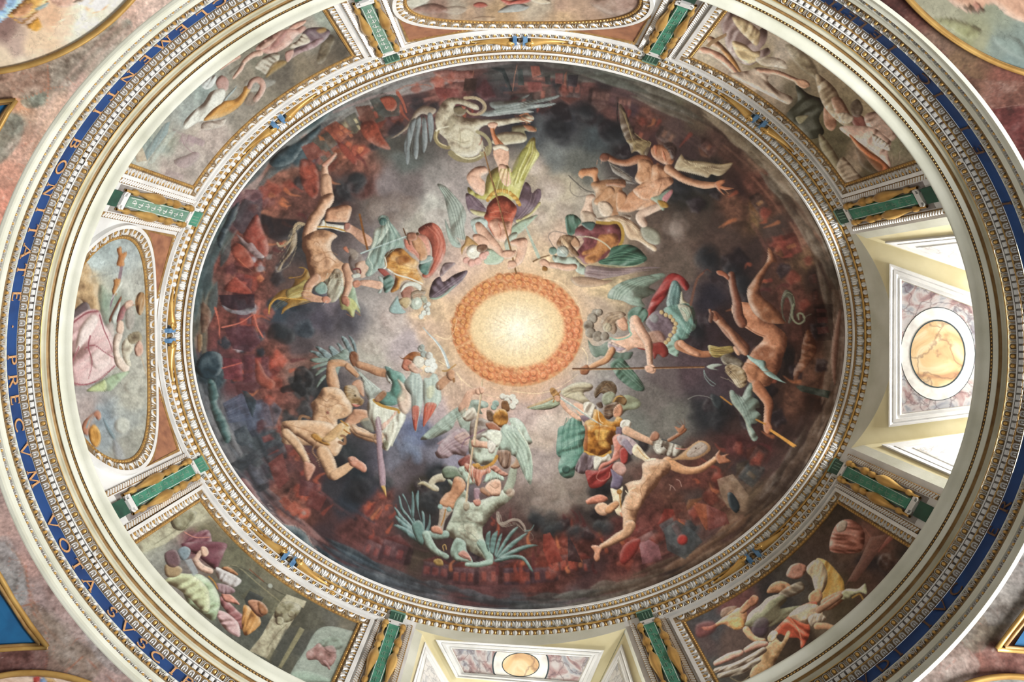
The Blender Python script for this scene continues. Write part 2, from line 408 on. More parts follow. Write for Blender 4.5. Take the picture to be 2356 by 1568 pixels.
sweep('gilt_fillet', [pb(1114, 1), pb(1114.3, 2.5), pb(1116, 2.5), pb(1116.3, 0)], M_GOLD, low)
sweep('egg_band', [pb(1116.3, -1), pb(1134.5, -1)], M_RECESS, low)
sweep('white_fillet', [pb(1134.5, -1), pb(1134.7, 2.5), pb(1137.6, 2.5), pb(1137.8, -2.5)], M_STUCCO, low)
sweep('dentil_band', [pb(1137.8, -2.5), pb(1149.6, -2.5)], M_GREY, low)
sweep('gilt_fillet', [pb(1149.6, -2), pb(1149.8, 1.5), pb(1151.6, 1.5), pb(1152, -1)], M_GOLD, low)
sweep('tongue_band', [pb(1152, -.5), pb(1169, -.5)], M_RECESS, low)
def band(h0, h1, dn=0.0):
    a = pb(h0, dn); b = pb(h1, dn); return (a[0], a[1], b[0], b[1])
placed(p_bead, 'bead_row', band(1074, 1079.6, -1.2), 6.2, low, stuff=True)
placed(p_big_egg, 'egg', band(1116.8, 1134.2, -.8), 15.6, low)
placed(p_dentil, 'dentil', band(1138.2, 1149.2, -2.2), 11.3, low)
placed(p_low_tongue, 'tongue', band(1152.4, 1168.6, -.4), 13.2, low)

fr = empty('trim_3', (0, 0, zof(1.469)))
tag(fr, 'blue inscribed frieze with gilt capitals running round the oval', 'frieze', kind='structure')
sweep('blue_ground', [(53, 1.450), (51.5, 1.470), (50, 1.488)], M_BLUE, fr)
ar = empty('trim_4', (0, 0, zof(1.53)))
tag(ar, 'architrave of white shells and gilt balls below the blue frieze', 'architrave', kind='structure')
sweep('cream_fillet', [(50, 1.4868), (48.4, 1.4876), (48.4, 1.4905), (50, 1.491)], M_CREAM, ar)
sweep('shell_band', [(50, 1.490), (50, 1.5145)], M_RECESS, ar)
sweep('cream_fascia', [(50, 1.5125), (47.6, 1.514), (48.6, 1.522), (47.6, 1.530), (50, 1.5305)], M_CREAM, ar, smooth=False)
sweep('ball_band', [(50, 1.530), (50, 1.5445)], M_GREY, ar)
sweep('outer_fascia', [(50, 1.5435), (46, 1.545), (48.5, 1.553), (46.5, 1.5645), (50, 1.5665), (56, 1.567)], M_CREAM, ar)
placed(p_shell, 'shell', (49.8, 1.4905, 49.8, 1.5135), 17.2, ar)
placed(p_ball, 'ball', (49.8, 1.5312, 49.8, 1.5438), 14.4, ar)

# inscription: serif capitals made of thick and thin strokes, unit box 0..w x 0..1
def stroke(b, x0, y0, x1, y1, w): 
    dx, dy = x1 - x0, y1 - y0; l = math.hypot(dx, dy); nx, ny = -dy / l * w / 2, dx / l * w / 2
    i = len(b.v)
    for z in (0, .06): b.v += [(x0 + nx, y0 + ny, z), (x1 + nx, y1 + ny, z), (x1 - nx, y1 - ny, z), (x0 - nx, y0 - ny, z)]
    for f in ((4, 5, 6, 7), (0, 1, 5, 4), (1, 2, 6, 5), (2, 3, 7, 6), (3, 0, 4, 7)): b.f.append(tuple(i + k for k in f)); b.m.append(0)
TK, TN = .13, .065
def curve(b, cx, cy, rx, ry, a0, a1, n=10, k=1.0):
    p = arc_pts(cx, cy, rx, ry, a0, a1, n)
    for i in range(n):
        a = math.radians(a0 + (a1 - a0) * (i + .5) / n); stroke(b, *p[i], *p[i + 1], TN + (TK - TN) * abs(math.cos(a)) * k)
def serif(b, x, y, w=.26): stroke(b, x - w / 2, y, x + w / 2, y, .05)
def glyph(c):
    b = B(); st = lambda *a: stroke(b, *a)
    if c == 'I': st(.2, 0, .2, 1, TK); serif(b, .2, .02); serif(b, .2, .98); w = .4
    elif c == 'T': st(.4, 0, .4, 1, TK); st(.02, .96, .78, .96, TN); st(.03, .80, .03, .98, .05); st(.77, .80, .77, .98, .05); serif(b, .4, .02); w = .8
    elif c == 'L': st(.15, 0, .15, 1, TK); st(.15, .03, .62, .03, TN); st(.61, 0, .61, .2, .05); serif(b, .15, .98); w = .65
    elif c == 'E':
        st(.15, 0, .15, 1, TK); st(.15, .03, .6, .03, TN); st(.15, .97, .58, .97, TN); st(.15, .52, .5, .52, TN); st(.6, 0, .6, .18, .05); st(.58, .82, .58, 1, .05); w = .65
    elif c == 'N': st(.12, 0, .12, 1, TN); st(.12, 1, .78, 0, TK); st(.78, 0, .78, 1, TN); serif(b, .12, .02, .24); serif(b, .78, .98, .24); serif(b, .06, .98, .18); w = .9
    elif c == 'M': st(.08, 0, .2, 1, TN); st(.2, 1, .52, 0, TK); st(.52, 0, .84, 1, TN); st(.84, 1, .96, 0, TK); serif(b, .08, .02, .22); serif(b, .96, .02, .24); w = 1.04
    elif c == 'A': st(.04, 0, .42, 1, TN); st(.42, 1, .8, 0, TK); st(.18, .36, .66, .36, TN * .9); serif(b, .04, .02, .24); serif(b, .8, .02, .26); w = .84
    elif c == 'V': st(.04, 1, .42, 0, TK); st(.42, 0, .8, 1, TN); serif(b, .04, .98, .26); serif(b, .8, .98, .24); w = .84
    elif c == 'O': curve(b, .48, .5, .43, .47, 0, 360, 18); w = .96
    elif c == 'C': curve(b, .5, .5, .43, .47, 45, 315, 14); st(.8, .74, .8, .92, .05); w = .86
    elif c == 'D': st(.12, 0, .12, 1, TK); curve(b, .3, .5, .5, .47, -90, 90, 10); st(.1, .03, .32, .03, TN); st(.1, .97, .32, .97, TN); w = .85
    elif c in 'PBR':
        st(.12, 0, .12, 1, TK); curve(b, .3, .74, .27, .23, -90, 90, 8); st(.1, .97, .32, .97, TN); st(.12, .51, .32, .51, TN); serif(b, .12, .02); w = .62
        if c == 'B': curve(b, .32, .27, .3, .24, -90, 90, 8); st(.1, .03, .34, .03, TN); w = .68
        if c == 'R': st(.3, .5, .72, 0, TK); w = .76
    elif c == 'S': curve(b, .32, .74, .22, .23, 30, 250, 9); curve(b, .32, .27, .25, .24, -150, 80, 9); st(.51, .76, .51, .9, .05); st(.08, .1, .08, .26, .05); w = .62
    elif c == '.': b.dome(.1, .5, .09, .09, .05, 0, 4); w = .2
    return b, w
FRIEZE = [('C', 501, 8), ('L', 458, 33), ('E', 410, 66), ('M', 369, 99), ('E', 326, 137), ('N', 288, 180), ('T', 250, 220), ('I', 214, 258),
    ('B', 165, 332), ('O', 130, 386), ('N', 104, 439), ('I', 84, 485), ('T', 71, 532), ('A', 52, 579), ('T', 41, 622), ('E', 31, 682), ('.', 22, 752),
    ('P', 21, 828), ('R', 24, 876), ('E', 29, 918), ('C', 40, 976), ('V', 54, 1034), ('M', 70, 1098), ('V', 117, 1197), ('O', 141, 1252),
    ('T', 172, 1296), ('A', 196, 1342), ('S', 254, 1402), ('V', 286, 1440), ('S', 324, 1473), ('C', 360, 1502), ('I', 392, 1540), ('P', 428, 1562),
    ('V', 1988, 1556), ('D', 2033, 1522), ('I', 2070, 1494), ('I', 2137, 1430), ('V', 2170, 1390), ('C', 2202, 1350), ('E', 2288, 1218), ('R', 2318, 1161),
    ('I', 2327, 470), ('E', 2270, 345), ('I', 2228, 298), ('I', 2165, 221), ('C', 2134, 184), ('I', 2062, 112), ('E', 2026, 80), ('L', 1990, 55), ('E', 1968, 38), ('T', 1944, 22), ('T', 1924, 8)]
GL = {}
for c, px, py in FRIEZE:
    if c not in GL:
        b, wd = glyph(c); me = b.mesh('letter', [M_LETTER]); GL[c] = (me, wd)
    me, wd = GL[c]; t, s_ = un_wall(px, py, 50.8)
    p = ring(t, 49.9, 1.4695); up = (ring(t, 51.2, 1.452) - ring(t, 49.6, 1.487)).normalized()
    nx, ny = onrm(t); N = Vector((-nx, -ny, 0)); N = (N - up * N.dot(up)).normalized(); X = up.cross(N)
    H = (ring(t, 51.5, 1.4535) - ring(t, 49.8, 1.4855)).length * .86
    m = Matrix((X, up, N)).transposed().to_4x4() @ Matrix.Diagonal((H * 1.25, H, H, 1)) @ Matrix.Translation((-wd / 2, -.5, 0)); 
    m = Matrix.Translation(p) @ m
    o = link('letter' if c != '.' else 'stop', me, fr, None, m)
    if px > 1900: o.material_slots[0].link = 'OBJECT'; o.material_slots[0].material = M_LETTER_SHADE

# ------------------------------------------------------------------ drum wall, window bays
T_L, T_TOP = math.radians(179), math.radians(270.2)
PIL = [math.radians(a) for a in (203.0, 154.75, 110.4, 68.9, 336.55, 25.7, 248.55, 292.15)]
PIL_NAME = ['left bay, upper side', 'left bay, lower side', 'bottom window, left side', 'bottom window, right side', 'right window, upper side',
            'right window, lower side', 'top oval painting, left side', 'top oval painting, right side']
NR = (math.radians(340.4), math.radians(21.4)); NB = (math.radians(72.6), math.radians(107.0))
def wallpart(name, t0, t1, s0, s1, m, parent=None, d=44.0, n=None, kind=None):
    n = n or max(4, int((t1 - t0) * 50)); vs = []
    for i in range(n + 1):
        t = t0 + (t1 - t0) * i / n; vs += [ring(t, d, s0), ring(t, d, s1)]
    fs = [(2 * i, 2 * i + 1, 2 * i + 3, 2 * i + 2) for i in range(n)]
    return link(name, mesh(name, vs, fs), parent, [m])
wl = [('wall_left', 107.0, 248.55), ('wall_top', 248.55, 292.15), ('wall_right', 292.15, 340.4), ('wall_bottom', 21.4, 72.6)]
wd_ = {'wall_left': 'white stucco drum wall between the left oval painting and its neighbours', 'wall_top': 'white stucco drum wall behind the oval painting at the top',
       'wall_right': 'drum wall between the top oval painting and the bright right window', 'wall_bottom': 'drum wall between the right window and the bottom window'}
WALLS = {}
for nm, a, b_ in wl:
    WALLS[nm] = tag(wallpart(nm, math.radians(a), math.radians(b_), 1.012, 1.377, M_STUCCO), wd_[nm], 'wall', kind='structure')
    if nm == 'wall_left': pass

def at(px, py, s): return W((px - VPX) / s - CX, (py - VPY) / s - CY, s)
EYE = Vector((-CX * U, -CY * U, ZC))
def on_plane(px, py, P, N):
    d = Vector(((px - VPX), (py - VPY), FL)); k = (P - EYE).dot(N) / d.dot(N); return EYE + d * k
def plane(p1, p2, p3):
    n = (p2 - p1).cross(p3 - p1).normalized()
    if n.dot(EYE - p1) < 0: n = -n
    return p1, n
def loft(name, loops, PL, lifts, m, parent, cap=False, label=None):
    vs = []; k = len(loops[0]); fs = []
    for lp, h in zip(loops, lifts):
        for x, y in lp: vs.append(on_plane(x, y, *PL) + PL[1] * h * U)
    for i in range(len(loops) - 1):
        for j in range(k):
            a, b_ = i * k + j, i * k + (j + 1) % k; fs.append((a, b_, b_ + k, a + k))
    if cap: fs.append(tuple(range((len(loops) - 1) * k, len(loops) * k)))
    o = link(name, mesh(name, vs, fs), parent, [m]); return tag(o, label)
def lerp_loop(a, b_, k): return [(p[0] + (q[0] - p[0]) * k, p[1] + (q[1] - p[1]) * k) for p, q in zip(a, b_)]
def moulding(name, outer, inner, PL, parent, h=5.0):
    ks = [0, .02, .16, .34, .38, .62, .68, .86, .9, 1.0]; hs = [0, h, h, h * .45, h * .8, h * .8, h * .3, h * .3, h * .6, -1.0]
    return loft(name, [lerp_loop(outer, inner, k) for k in ks], PL, hs, M_STUCCO, parent)
def niche(name, label, t0, t1, P1, P2, P3, P4, far, side):
    root = empty(name, P1); tag(root, label, 'window', kind='structure')
    PL = plane(P1, P2, P3)
    # curved white head of the opening, following the drum, down to the soffit
    n = 40; vs = []; fs = []; curve_ = []
    for i in range(n + 1):
        t = t0 + (t1 - t0) * i / n; a = ring(t, 44, 1.012); b0 = ring(t, 44, 1.03)
        x, y = b0.x, b0.y; z = PL[0].z + (-(x - PL[0].x) * PL[1].x - (y - PL[0].y) * PL[1].y) / PL[1].z
        vs += [a, Vector((x, y, z))]; curve_.append(vs[-1])
    for i in range(n): fs.append((2 * i, 2 * i + 1, 2 * i + 3, 2 * i + 2))
    link('white_head', mesh('white_head', vs, fs), root, [M_CREAM])
    F3 = P1 + (P3 - P1) * far; F4 = P2 + (P4 - P2) * far
    F4.z = PL[0].z + (-(F4.x - PL[0].x) * PL[1].x - (F4.y - PL[0].y) * PL[1].y) / PL[1].z
    e = (P1 - P3).normalized() * .5
    link('soffit', mesh('soffit', curve_ + [F4, F3], [tuple(range(len(curve_))) + (len(curve_), len(curve_) + 1)]), root, [M_OLIVE])
    zb = 8.47
    planes = []
    for Pc, F, tt, nm in ((P1, F3, t0, 'a'), (P2, F4, t1, 'b')):
        J = ring(tt, 44, 1.012); vs = [Vector((J.x, J.y, J.z)), Vector((J.x, J.y, zb)), Vector((Pc.x, Pc.y, zb)), Vector((Pc.x, Pc.y, J.z))]
        link('white_jamb', mesh('white_jamb', vs, [(0, 1, 2, 3)]), root, [M_CREAM])
        vs = [Vector((Pc.x, Pc.y, Pc.z + .05)), Vector((Pc.x, Pc.y, zb)), Vector((F.x, F.y, zb)), Vector((F.x, F.y, F.z + .05))]
        link('reveal', mesh('reveal', vs, [(0, 1, 2, 3)]), root, [M_OLIVE]); planes.append(plane(vs[0], vs[1], vs[2]))
    # window frame and glass at the outer end
    b = B(); z0 = F3.z; 
    for k in (0, .5, 1):
        p = F3.lerp(F4, k); b.tube([Vector((p.x, p.y, zb)), Vector((p.x, p.y, z0 + .05))], .035, 0, 4)
    for z in (z0 - .02, z0 - .3): b.tube([Vector((F3.x, F3.y, z)), Vector((F4.x, F4.y, z))], .03, 0, 4)
    link('window_frame', b.mesh('window_frame', [M_CREAM2]), root)
    return root, PL, planes
def ell(cx, cy, rx, ry, n=40): return [(cx + rx * math.cos(2 * math.pi * i / n), cy + ry * math.sin(2 * math.pi * i / n)) for i in range(n)]

win, PL, RV = niche('window_1', 'deep splayed window recess on the right with round yellow marble inlay', math.radians(-19.6), math.radians(21.4),
    at(1994, 548, 1.045), at(1987, 1023, 1.045), at(2211, 618, 1.16), at(2215, 992, 1.16), 2.0, 'r')
o1 = [(2049, 606), (2300, 696), (2300, 950), (2047, 982)]; o2 = [(2075, 645), (2300, 729), (2300, 923), (2075, 951)]
moulding('panel_moulding', o1, o2, PL, win, 6)
loft('marble_panel', [o2], PL, [.35], M_BRECCIA, win, cap=True)
loft('dark_ring', [ell(2158, 813.5, 86.5, 107.5), ell(2158, 813.5, 84, 105)], PL, [.6, .6], M_DARKLINE, win)
loft('white_ring', [ell(2158, 813.5, 85, 106), ell(2158, 813.5, 62, 76)], PL, [.8, .8], M_WMARBLE, win)
loft('dark_ring', [ell(2158, 813.5, 64.5, 78.5), ell(2158, 813.5, 61.5, 75.5)], PL, [1.2, 1.2], M_DARKLINE, win)
loft('yellow_roundel', [ell(2158, 813.5, 62.5, 76.5)], PL, [1.0], M_YELLOW, win, cap=True)
for pl, o_, i_ in ((RV[0], [(2037, 555), (2290, 530), (2290, 640)], [(2119, 569), (2290, 549), (2290, 631)]), (RV[1], [(2029, 1025.5), (2290, 990), (2290, 1139)], [(2110.7, 1031.6), (2290, 1004), (2290, 1112)])):
    moulding('reveal_moulding', o_, i_, pl, win, 4); loft('reveal_marble', [i_], pl, [.4], M_GREYVEIN, win, cap=True)

win2, PL, RV = niche('window_2', 'splayed window recess at the bottom with an oval yellow marble inlay', NB[0], NB[1],
    at(1437, 1456, 1.04), at(971, 1458, 1.04), at(1381, 1568, 1.0725), at(1035, 1568, 1.0725), 2.2, 'b')
o1 = [(1002, 1471), (1390, 1495), (1352, 1583), (1049, 1558)]; o2 = [(1040, 1491), (1356, 1511.5), (1329, 1567.5), (1068, 1545.5)]
moulding('panel_moulding', o1, o2, PL, win2, 5)
loft('marble_panel', [o2], PL, [.35], M_BRECCIA, win2, cap=True)
def topb(x): return 1491 + (x - 1040) * 20.5 / 316 + .8
def botb(x): return 1545.5 + (x - 1068) * 22 / 261 - .8
def clipell(rx, ry): return [(x, min(max(y, topb(x)), botb(x))) for x, y in ell(1198, 1529, rx, ry, 60)]
loft('dark_ring', [clipell(66, 66)], PL, [.4], M_DARKLINE, win2, cap=True)
loft('white_ring', [clipell(62.5, 62.5)], PL, [.7], M_WMARBLE, win2, cap=True)
loft('dark_ring', [ell(1198, 1528.5, 43.5, 28)], PL, [.9], M_DARKLINE, win2, cap=True)
loft('yellow_roundel', [ell(1198, 1528.5, 41.5, 26.2)], PL, [1.1], M_YELLOW, win2, cap=True)
for pl, o_, i_ in ((RV[1], [(976, 1477), (1047, 1598), (940, 1598)], [(981.5, 1510), (1032, 1598), (962, 1598)]), (RV[0], [(1432, 1482), (1468, 1598), (1370, 1598)], [(1420.7, 1525), (1443, 1598), (1383, 1598)])):
    moulding('reveal_moulding', o_, i_, pl, win2, 3); loft('reveal_marble', [i_], pl, [.4], M_GREYVEIN, win2, cap=True)

# ------------------------------------------------------------------ things on the drum wall
def hof(s): return 1571 * (1 - 1 / s)
def sof(h): return 1 / (1 - h / 1571)
def wp(t, a, h, lift=0.0, d=44.0):
    """point on the drum wall: a units along the ring from t, h units below the rim, lifted off the wall"""
    return ring(t + a / speed(t, d), d - lift, sof(h))
def wframe(t, a, h, ang, lift=0.0):
    """local frame at a wall point; x axis turned by ang from the ring direction towards 'down'"""
    p = wp(t, a, h, lift); tt = t + a / speed(t, 44)
    T = (ring(tt + 1e-3, 44, 1.1) - ring(tt - 1e-3, 44, 1.1)).normalized(); Dn = Vector((0, 0, -1))
    X = T * math.cos(ang) + Dn * math.sin(ang); Y = T * -math.sin(ang) + Dn * math.cos(ang)
    nx, ny = onrm(tt); N = Vector((-nx, -ny, 0))
    m = Matrix((X, Y, N)).transposed().to_4x4() @ Matrix.Scale(U, 4); m.translation = p; return m
def seen(v, lip=1030):
    """is this wall point above the cornice lip and inside the picture (with a margin)"""
    if not inframe(v, 25): return False
    s = HR / (v.z - ZC); x, y = proj(v); cx, cy = VPX + 1.384 * CX, VPY + 1.384 * CY
    return ((x - cx) / lip) ** 2 + ((y - cy) / (lip - 167)) ** 2 < 1.02
def wsweep(name, t, pts, prof_, m, parent, closed=False):
    """sweep a profile [(side, lift)] along wall points [(a, h)]"""
    n = len(pts); vs = []; k = len(prof_)
    for i, (a, h) in enumerate(pts):
        p0 = pts[(i - 1) % n] if (closed or i > 0) else pts[i]; p1 = pts[(i + 1) % n] if (closed or i < n - 1) else pts[i]
        def nrm(u, v): l = math.hypot(v[0] - u[0], v[1] - u[1]) or 1; return -(v[1] - u[1]) / l, (v[0] - u[0]) / l
        n1 = nrm(p0, (a, h)) if p0 != (a, h) else nrm((a, h), p1); n2 = nrm((a, h), p1) if p1 != (a, h) else n1
        mx, my = n1[0] + n2[0], n1[1] + n2[1]; l = math.hypot(mx, my) or 1; mx, my = mx / l, my / l
        c = max(.5, mx * n1[0] + my * n1[1])
        for sd, lf in prof_: vs.append(wp(t, a + mx * sd / c, h + my * sd / c, lf))
    fs = []
    for i in range(n if closed else n - 1):
        j = (i + 1) % n
        for q in range(k - 1): fs.append((i * k + q, i * k + q + 1, j * k + q + 1, j * k + q))
    return link(name, mesh(name, vs, fs), parent, [m])
def along(pts, pitch, closed=False):
    q = pts + [pts[0]] if closed else pts
    s = [0]
    for i in range(len(q) - 1): s.append(s[-1] + math.hypot(q[i + 1][0] - q[i][0], q[i + 1][1] - q[i][1]))
    n = max(1, round(s[-1] / pitch)); out = []; real = s[-1] / n
    for k in range(n):
        v = (k + .5) * real
        for i in range(len(q) - 1):
            if s[i + 1] >= v: break
        f = (v - s[i]) / (s[i + 1] - s[i]); a = q[i][0] + (q[i + 1][0] - q[i][0]) * f; h = q[i][1] + (q[i + 1][1] - q[i][1]) * f
        out.append((a, h, math.atan2(q[i + 1][1] - q[i][1], q[i + 1][0] - q[i][0])))
    return out, real
def wpieces(name, fn, t, pts, side, width, pitch, mats, parent, lift=0.0, stuff=False, closed=False, flip=False):
    pos, real = along(pts, pitch, closed); src = fn(real, width); me = None; bb = B()
    for a, h, ang in pos:
        nx, ny = -math.sin(ang), math.cos(ang)
        m = wframe(t, a + nx * side, h + ny * side, ang, lift)
        if flip: m = m @ Matrix.Diagonal((1, -1, 1, 1)) @ Matrix.Translation((0, -width, 0))
        if not seen(m.translation): continue
        if stuff: bb.add(src, m)
        else:
            if me is None: me = src.mesh(name, mats)
            link(name, me, parent, None, m)
    if stuff and bb.v: tag(link(name, bb.mesh(name, mats), parent), kind='stuff')

# ovolo bands with gilt balls above the pictures (not over the two windows)
ov = empty('trim_5', (0, 0, zof(1.04)))
tag(ov, 'small white arched moulding with gilt balls above the drum paintings', 'moulding', kind='structure')
for a, b_ in ((110.6, 203 + 45.3), (248.8, 291.9), (292.4, 336.3), (26.0, 68.6)):
    if a == 110.6: segs = [(112.2, 152.8), (156.7, 201.0), (205.0, 246.8)]
    elif a == 248.8: segs = [(250.3, 290.4)]
    elif a == 292.4: segs = [(293.9, 334.6)]
    else: segs = [(27.6, 67.2)]
    for u0, u1 in segs:
        u0, u1 = math.radians(u0), math.radians(u1)
        sweep('ovolo_band', [(44, 1.0285), (36, 1.030), (38.5, 1.0375), (37, 1.045), (36.5, 1.0478), (44, 1.0485)], M_RECESS, ov, u0, u1)
        sweep('white_fillet', [(38, 1.0438), (35, 1.0442), (35, 1.0478), (42.5, 1.0484)], M_STUCCO, ov, u0, u1)
        sweep('white_fillet', [(44, 1.0272), (34.5, 1.0280), (34.5, 1.0302), (37, 1.0305)], M_STUCCO, ov, u0, u1)
        placed(p_ovolo, 'arched_ovolo', (36.2, 1.0305, 38, 1.0436), 17, ov, t0=u0, t1=u1, limit=300)

def grid_paint(name, rows, parent, m=None):
    """rows: list of lists of world points; colours are taken later from the cartoon"""
    n, k = len(rows), len(rows[0]); V = np.array([[tuple(p) for p in r] for r in rows], dtype=np.float32).reshape(-1, 3)
    idx = np.arange(n * k).reshape(n, k); q = np.stack([idx[:-1, :-1], idx[1:, :-1], idx[1:, 1:], idx[:-1, 1:]], -1).reshape(-1, 4)
    return paint_mesh(name, V, q, parent, m or M_FRESCO)
PAINTED = []
def paint_mesh(name, V, Q, parent, m):
    me = bpy.data.meshes.new(name); me.vertices.add(len(V)); me.vertices.foreach_set('co', V.ravel())
    me.loops.add(Q.size); me.loops.foreach_set('vertex_index', Q.ravel().astype(np.int32))
    me.polygons.add(len(Q)); me.polygons.foreach_set('loop_start', np.arange(0, Q.size, 4, dtype=np.int32))
    me.polygons.foreach_set('loop_total', np.full(len(Q), 4, dtype=np.int32)); me.polygons.foreach_set('use_smooth', np.ones(len(Q), dtype=bool))
    me.update(calc_edges=True); 
    o = bpy.data.objects.new(name, me); COL.objects.link(o); me.materials.append(m)
    if parent is not None:
        o.parent = parent; o.location = -Vector(parent_loc(parent))
    PAINTED.append((me, V)); return o
def wall_grid(name, t, mask_or_range, parent, step=1.5, lift=.8):
    a0, a1, h0, h1 = mask_or_range; na = int((a1 - a0) / step) + 1; nh = int((h1 - h0) / step) + 1
    sp = speed(t, 44)
    aa = np.linspace(a0, a1, na); hh = np.linspace(h0, h1, nh)
    return aa, hh, t + aa / sp
def ring_np(T, d, S):
    nx, ny = B0 * np.cos(T), A0 * np.sin(T); l = np.hypot(nx, ny)
    return np.stack([(A0 * np.cos(T) + d * nx / l) * U, (B0 * np.sin(T) + d * ny / l) * U, ZC + HR / S + 0 * T], -1)

def picture_rect(t, a0, a1, h0, h1, parent):
    aa, hh, tt = wall_grid('p', t, (a0, a1, h0, h1), parent)
    Tn, Hn = np.meshgrid(tt, hh); V = ring_np(Tn, 43.0, 1 / (1 - Hn / 1571)).reshape(-1, 3).astype(np.float32)
    idx = np.arange(Tn.size).reshape(Tn.shape); q = np.stack([idx[:-1, :-1], idx[1:, :-1], idx[1:, 1:], idx[:-1, 1:]], -1).reshape(-1, 4)
    return paint_mesh('picture', V, q, parent, M_FRESCO)
def picture_oval(t, ra, rh, hc, parent):
    n = 150; g = np.linspace(-1, 1, n); X, Y = np.meshgrid(g, g)
    Rr = np.maximum(abs(X), abs(Y)); th = np.arctan2(Y, X); k = np.where(np.hypot(X, Y) > 0, Rr / np.maximum(np.hypot(X, Y), 1e-9), 0)
    Xa, Yh = X * k * ra, Y * k * rh; sp = speed(t, 44)
    V = ring_np(t + Xa / sp, 43.0, 1 / (1 - (hc + Yh) / 1571)).reshape(-1, 3).astype(np.float32)
    idx = np.arange(n * n).reshape(n, n); q = np.stack([idx[:-1, :-1], idx[1:, :-1], idx[1:, 1:], idx[:-1, 1:]], -1).reshape(-1, 4)
    return paint_mesh('picture', V, q, parent, M_FRESCO)

DIAG = [(0, 6, 'upper left', 'wall painting of running figures in pink and yellow robes, upper left of the dome'),
        (2, 1, 'lower left', 'wall painting with a columned hall and kneeling figures, lower left of the dome'),
        (7, 4, 'upper right', 'brown-toned wall painting of bent figures and flying drapery, upper right of the dome'),
        (5, 3, 'lower right', 'dark wall painting of bearded men round a red cloth, lower right of the dome')]
for i, j, nm, lab in DIAG:
    ta, tb = PIL[i], PIL[j]; tm = (ta + tb) / 2; sp = speed(tm, 44)
    # distance along the ring between the two pilasters
    xs = [oval(ta + (tb - ta) * k / 60, 44) for k in range(61)]; arc = sum(math.hypot(xs[k + 1][0] - xs[k][0], xs[k + 1][1] - xs[k][1]) for k in range(60))
    half = abs(arc) / 2 - 72; kx = sp * abs(tb - ta) / arc; hw = half * kx
    root = empty('framed_fresco', wp(tm, 0, 150)); tag(root, lab, 'painting', 'large rectangular paintings of the drum')
    picture_rect(tm, -hw, hw, hof(1.077), hof(1.44), root)
    path = [(-hw, 480), (-hw, hof(1.078)), (hw, hof(1.078)), (hw, 480)]
    dense = []
    for k in range(3):
        (x0, y0), (x1, y1) = path[k], path[k + 1]; n = 2 if k != 1 else 24
        dense += [(x0 + (x1 - x0) * q / n, y0 + (y1 - y0) * q / n) for q in range(n)]
    dense.append(path[-1])
    # profile side: negative = outwards for this winding
    wsweep('bead_rail', tm, dense, [(0, 0), (0, 3.0), (-6, 3.5), (-6.5, 1.5)], M_OCHRE, root)
    wsweep('leaf_rail', tm, dense, [(-6, 1.5), (-7, 3.5), (-15, 6), (-22, 7.5)], M_RECESS, root)
    wsweep('white_rail', tm, dense, [(-21.5, 6), (-21.5, 9.5), (-29, 9.5), (-29.5, 2)], M_STUCCO, root)
    for k in range(3):
        seg = [path[k], path[k + 1]]
        if k == 1: seg = [(-hw - 18, path[1][1]), (hw + 18, path[1][1])]
        wpieces('frame_leaf', p_frame_leaf, tm, seg, -22.5, 15, 26 if k == 1 else 22, MATS3, root, lift=5.0)
        wpieces('bead_row', p_bead, tm, seg, -6, 5.5, 8, MATS3, root, lift=3.0, stuff=True)
for t, ra, lab in ((T_L, 215, 'oval wall painting of a seated figure in pink robes, on the left'), (T_TOP, 225, 'oval wall painting cut by the upper edge, above the dome')):
    hc, rh = 262.0, 147.0
    root = empty('framed_fresco', wp(t, 0, 150)); tag(root, lab, 'painting', 'oval paintings of the drum')
    picture_oval(t, ra, rh, hc, root)
    path = [(ra * math.cos(math.radians(q)), hc + rh * math.sin(math.radians(q))) for q in range(0, 361, 4)][:-1]
    wsweep('bead_rail', t, path, [(0, 0), (0, 3.0), (-6, 3.5), (-6.5, 1.5)], M_OCHRE, root, closed=True)
    wsweep('leaf_rail', t, path, [(-6, 1.5), (-7, 3.5), (-14, 6), (-23, 7.5)], M_RECESS, root, closed=True)
    wsweep('white_rail', t, path, [(-22.5, 6), (-22.5, 9), (-30, 9), (-30.5, 0)], M_STUCCO, root, closed=True)
    # winding puts the outside on the negative side
    wpieces('frame_leaf', p_frame_leaf, t, path, -23, 16, 26, MATS3, root, lift=5, closed=True)
    wpieces('bead_row', p_bead, t, path, -6, 5.5, 8, MATS3, root, lift=3.0, stuff=True, closed=True)
    sp = speed(t, 44)
    for sg in (-1, 1):
        tp = PIL[1] if (t == T_L and sg < 0) else PIL[0] if t == T_L else PIL[6] if sg < 0 else PIL[7]
        lim = abs(tp - t) * sp - 47
        pts = [(sg * lim, 84), (sg * 96, 84)]
        for q in range(-60, -8, 8):
            a = (ra + 34) * math.cos(math.radians(q)); h = hc + (rh + 34) * math.sin(math.radians(q))
            if a > 96 and a < lim and h > 86: pts.append((sg * a, h))
        pts.append((sg * lim, 250))
        b = B(); n = len(pts)
        vs = [wp(t, a, h, 1.0) for a, h in pts]; o = link('brown_corner_panel', mesh('brown_corner_panel', vs, [tuple(range(n))]), root, [M_BROWNMARBLE])
        wsweep('gilt_rail', t, pts if sg < 0 else pts[::-1], [(0, 0), (0, 3), (6, 3), (6, 0)], M_OCHRE, root, closed=True)
        wpieces('gilt_block_row', p_bead, t, [(sg * 96, 84), (sg * lim, 84)], -7, 7, 9, MATS3, root, lift=2.0, stuff=True)

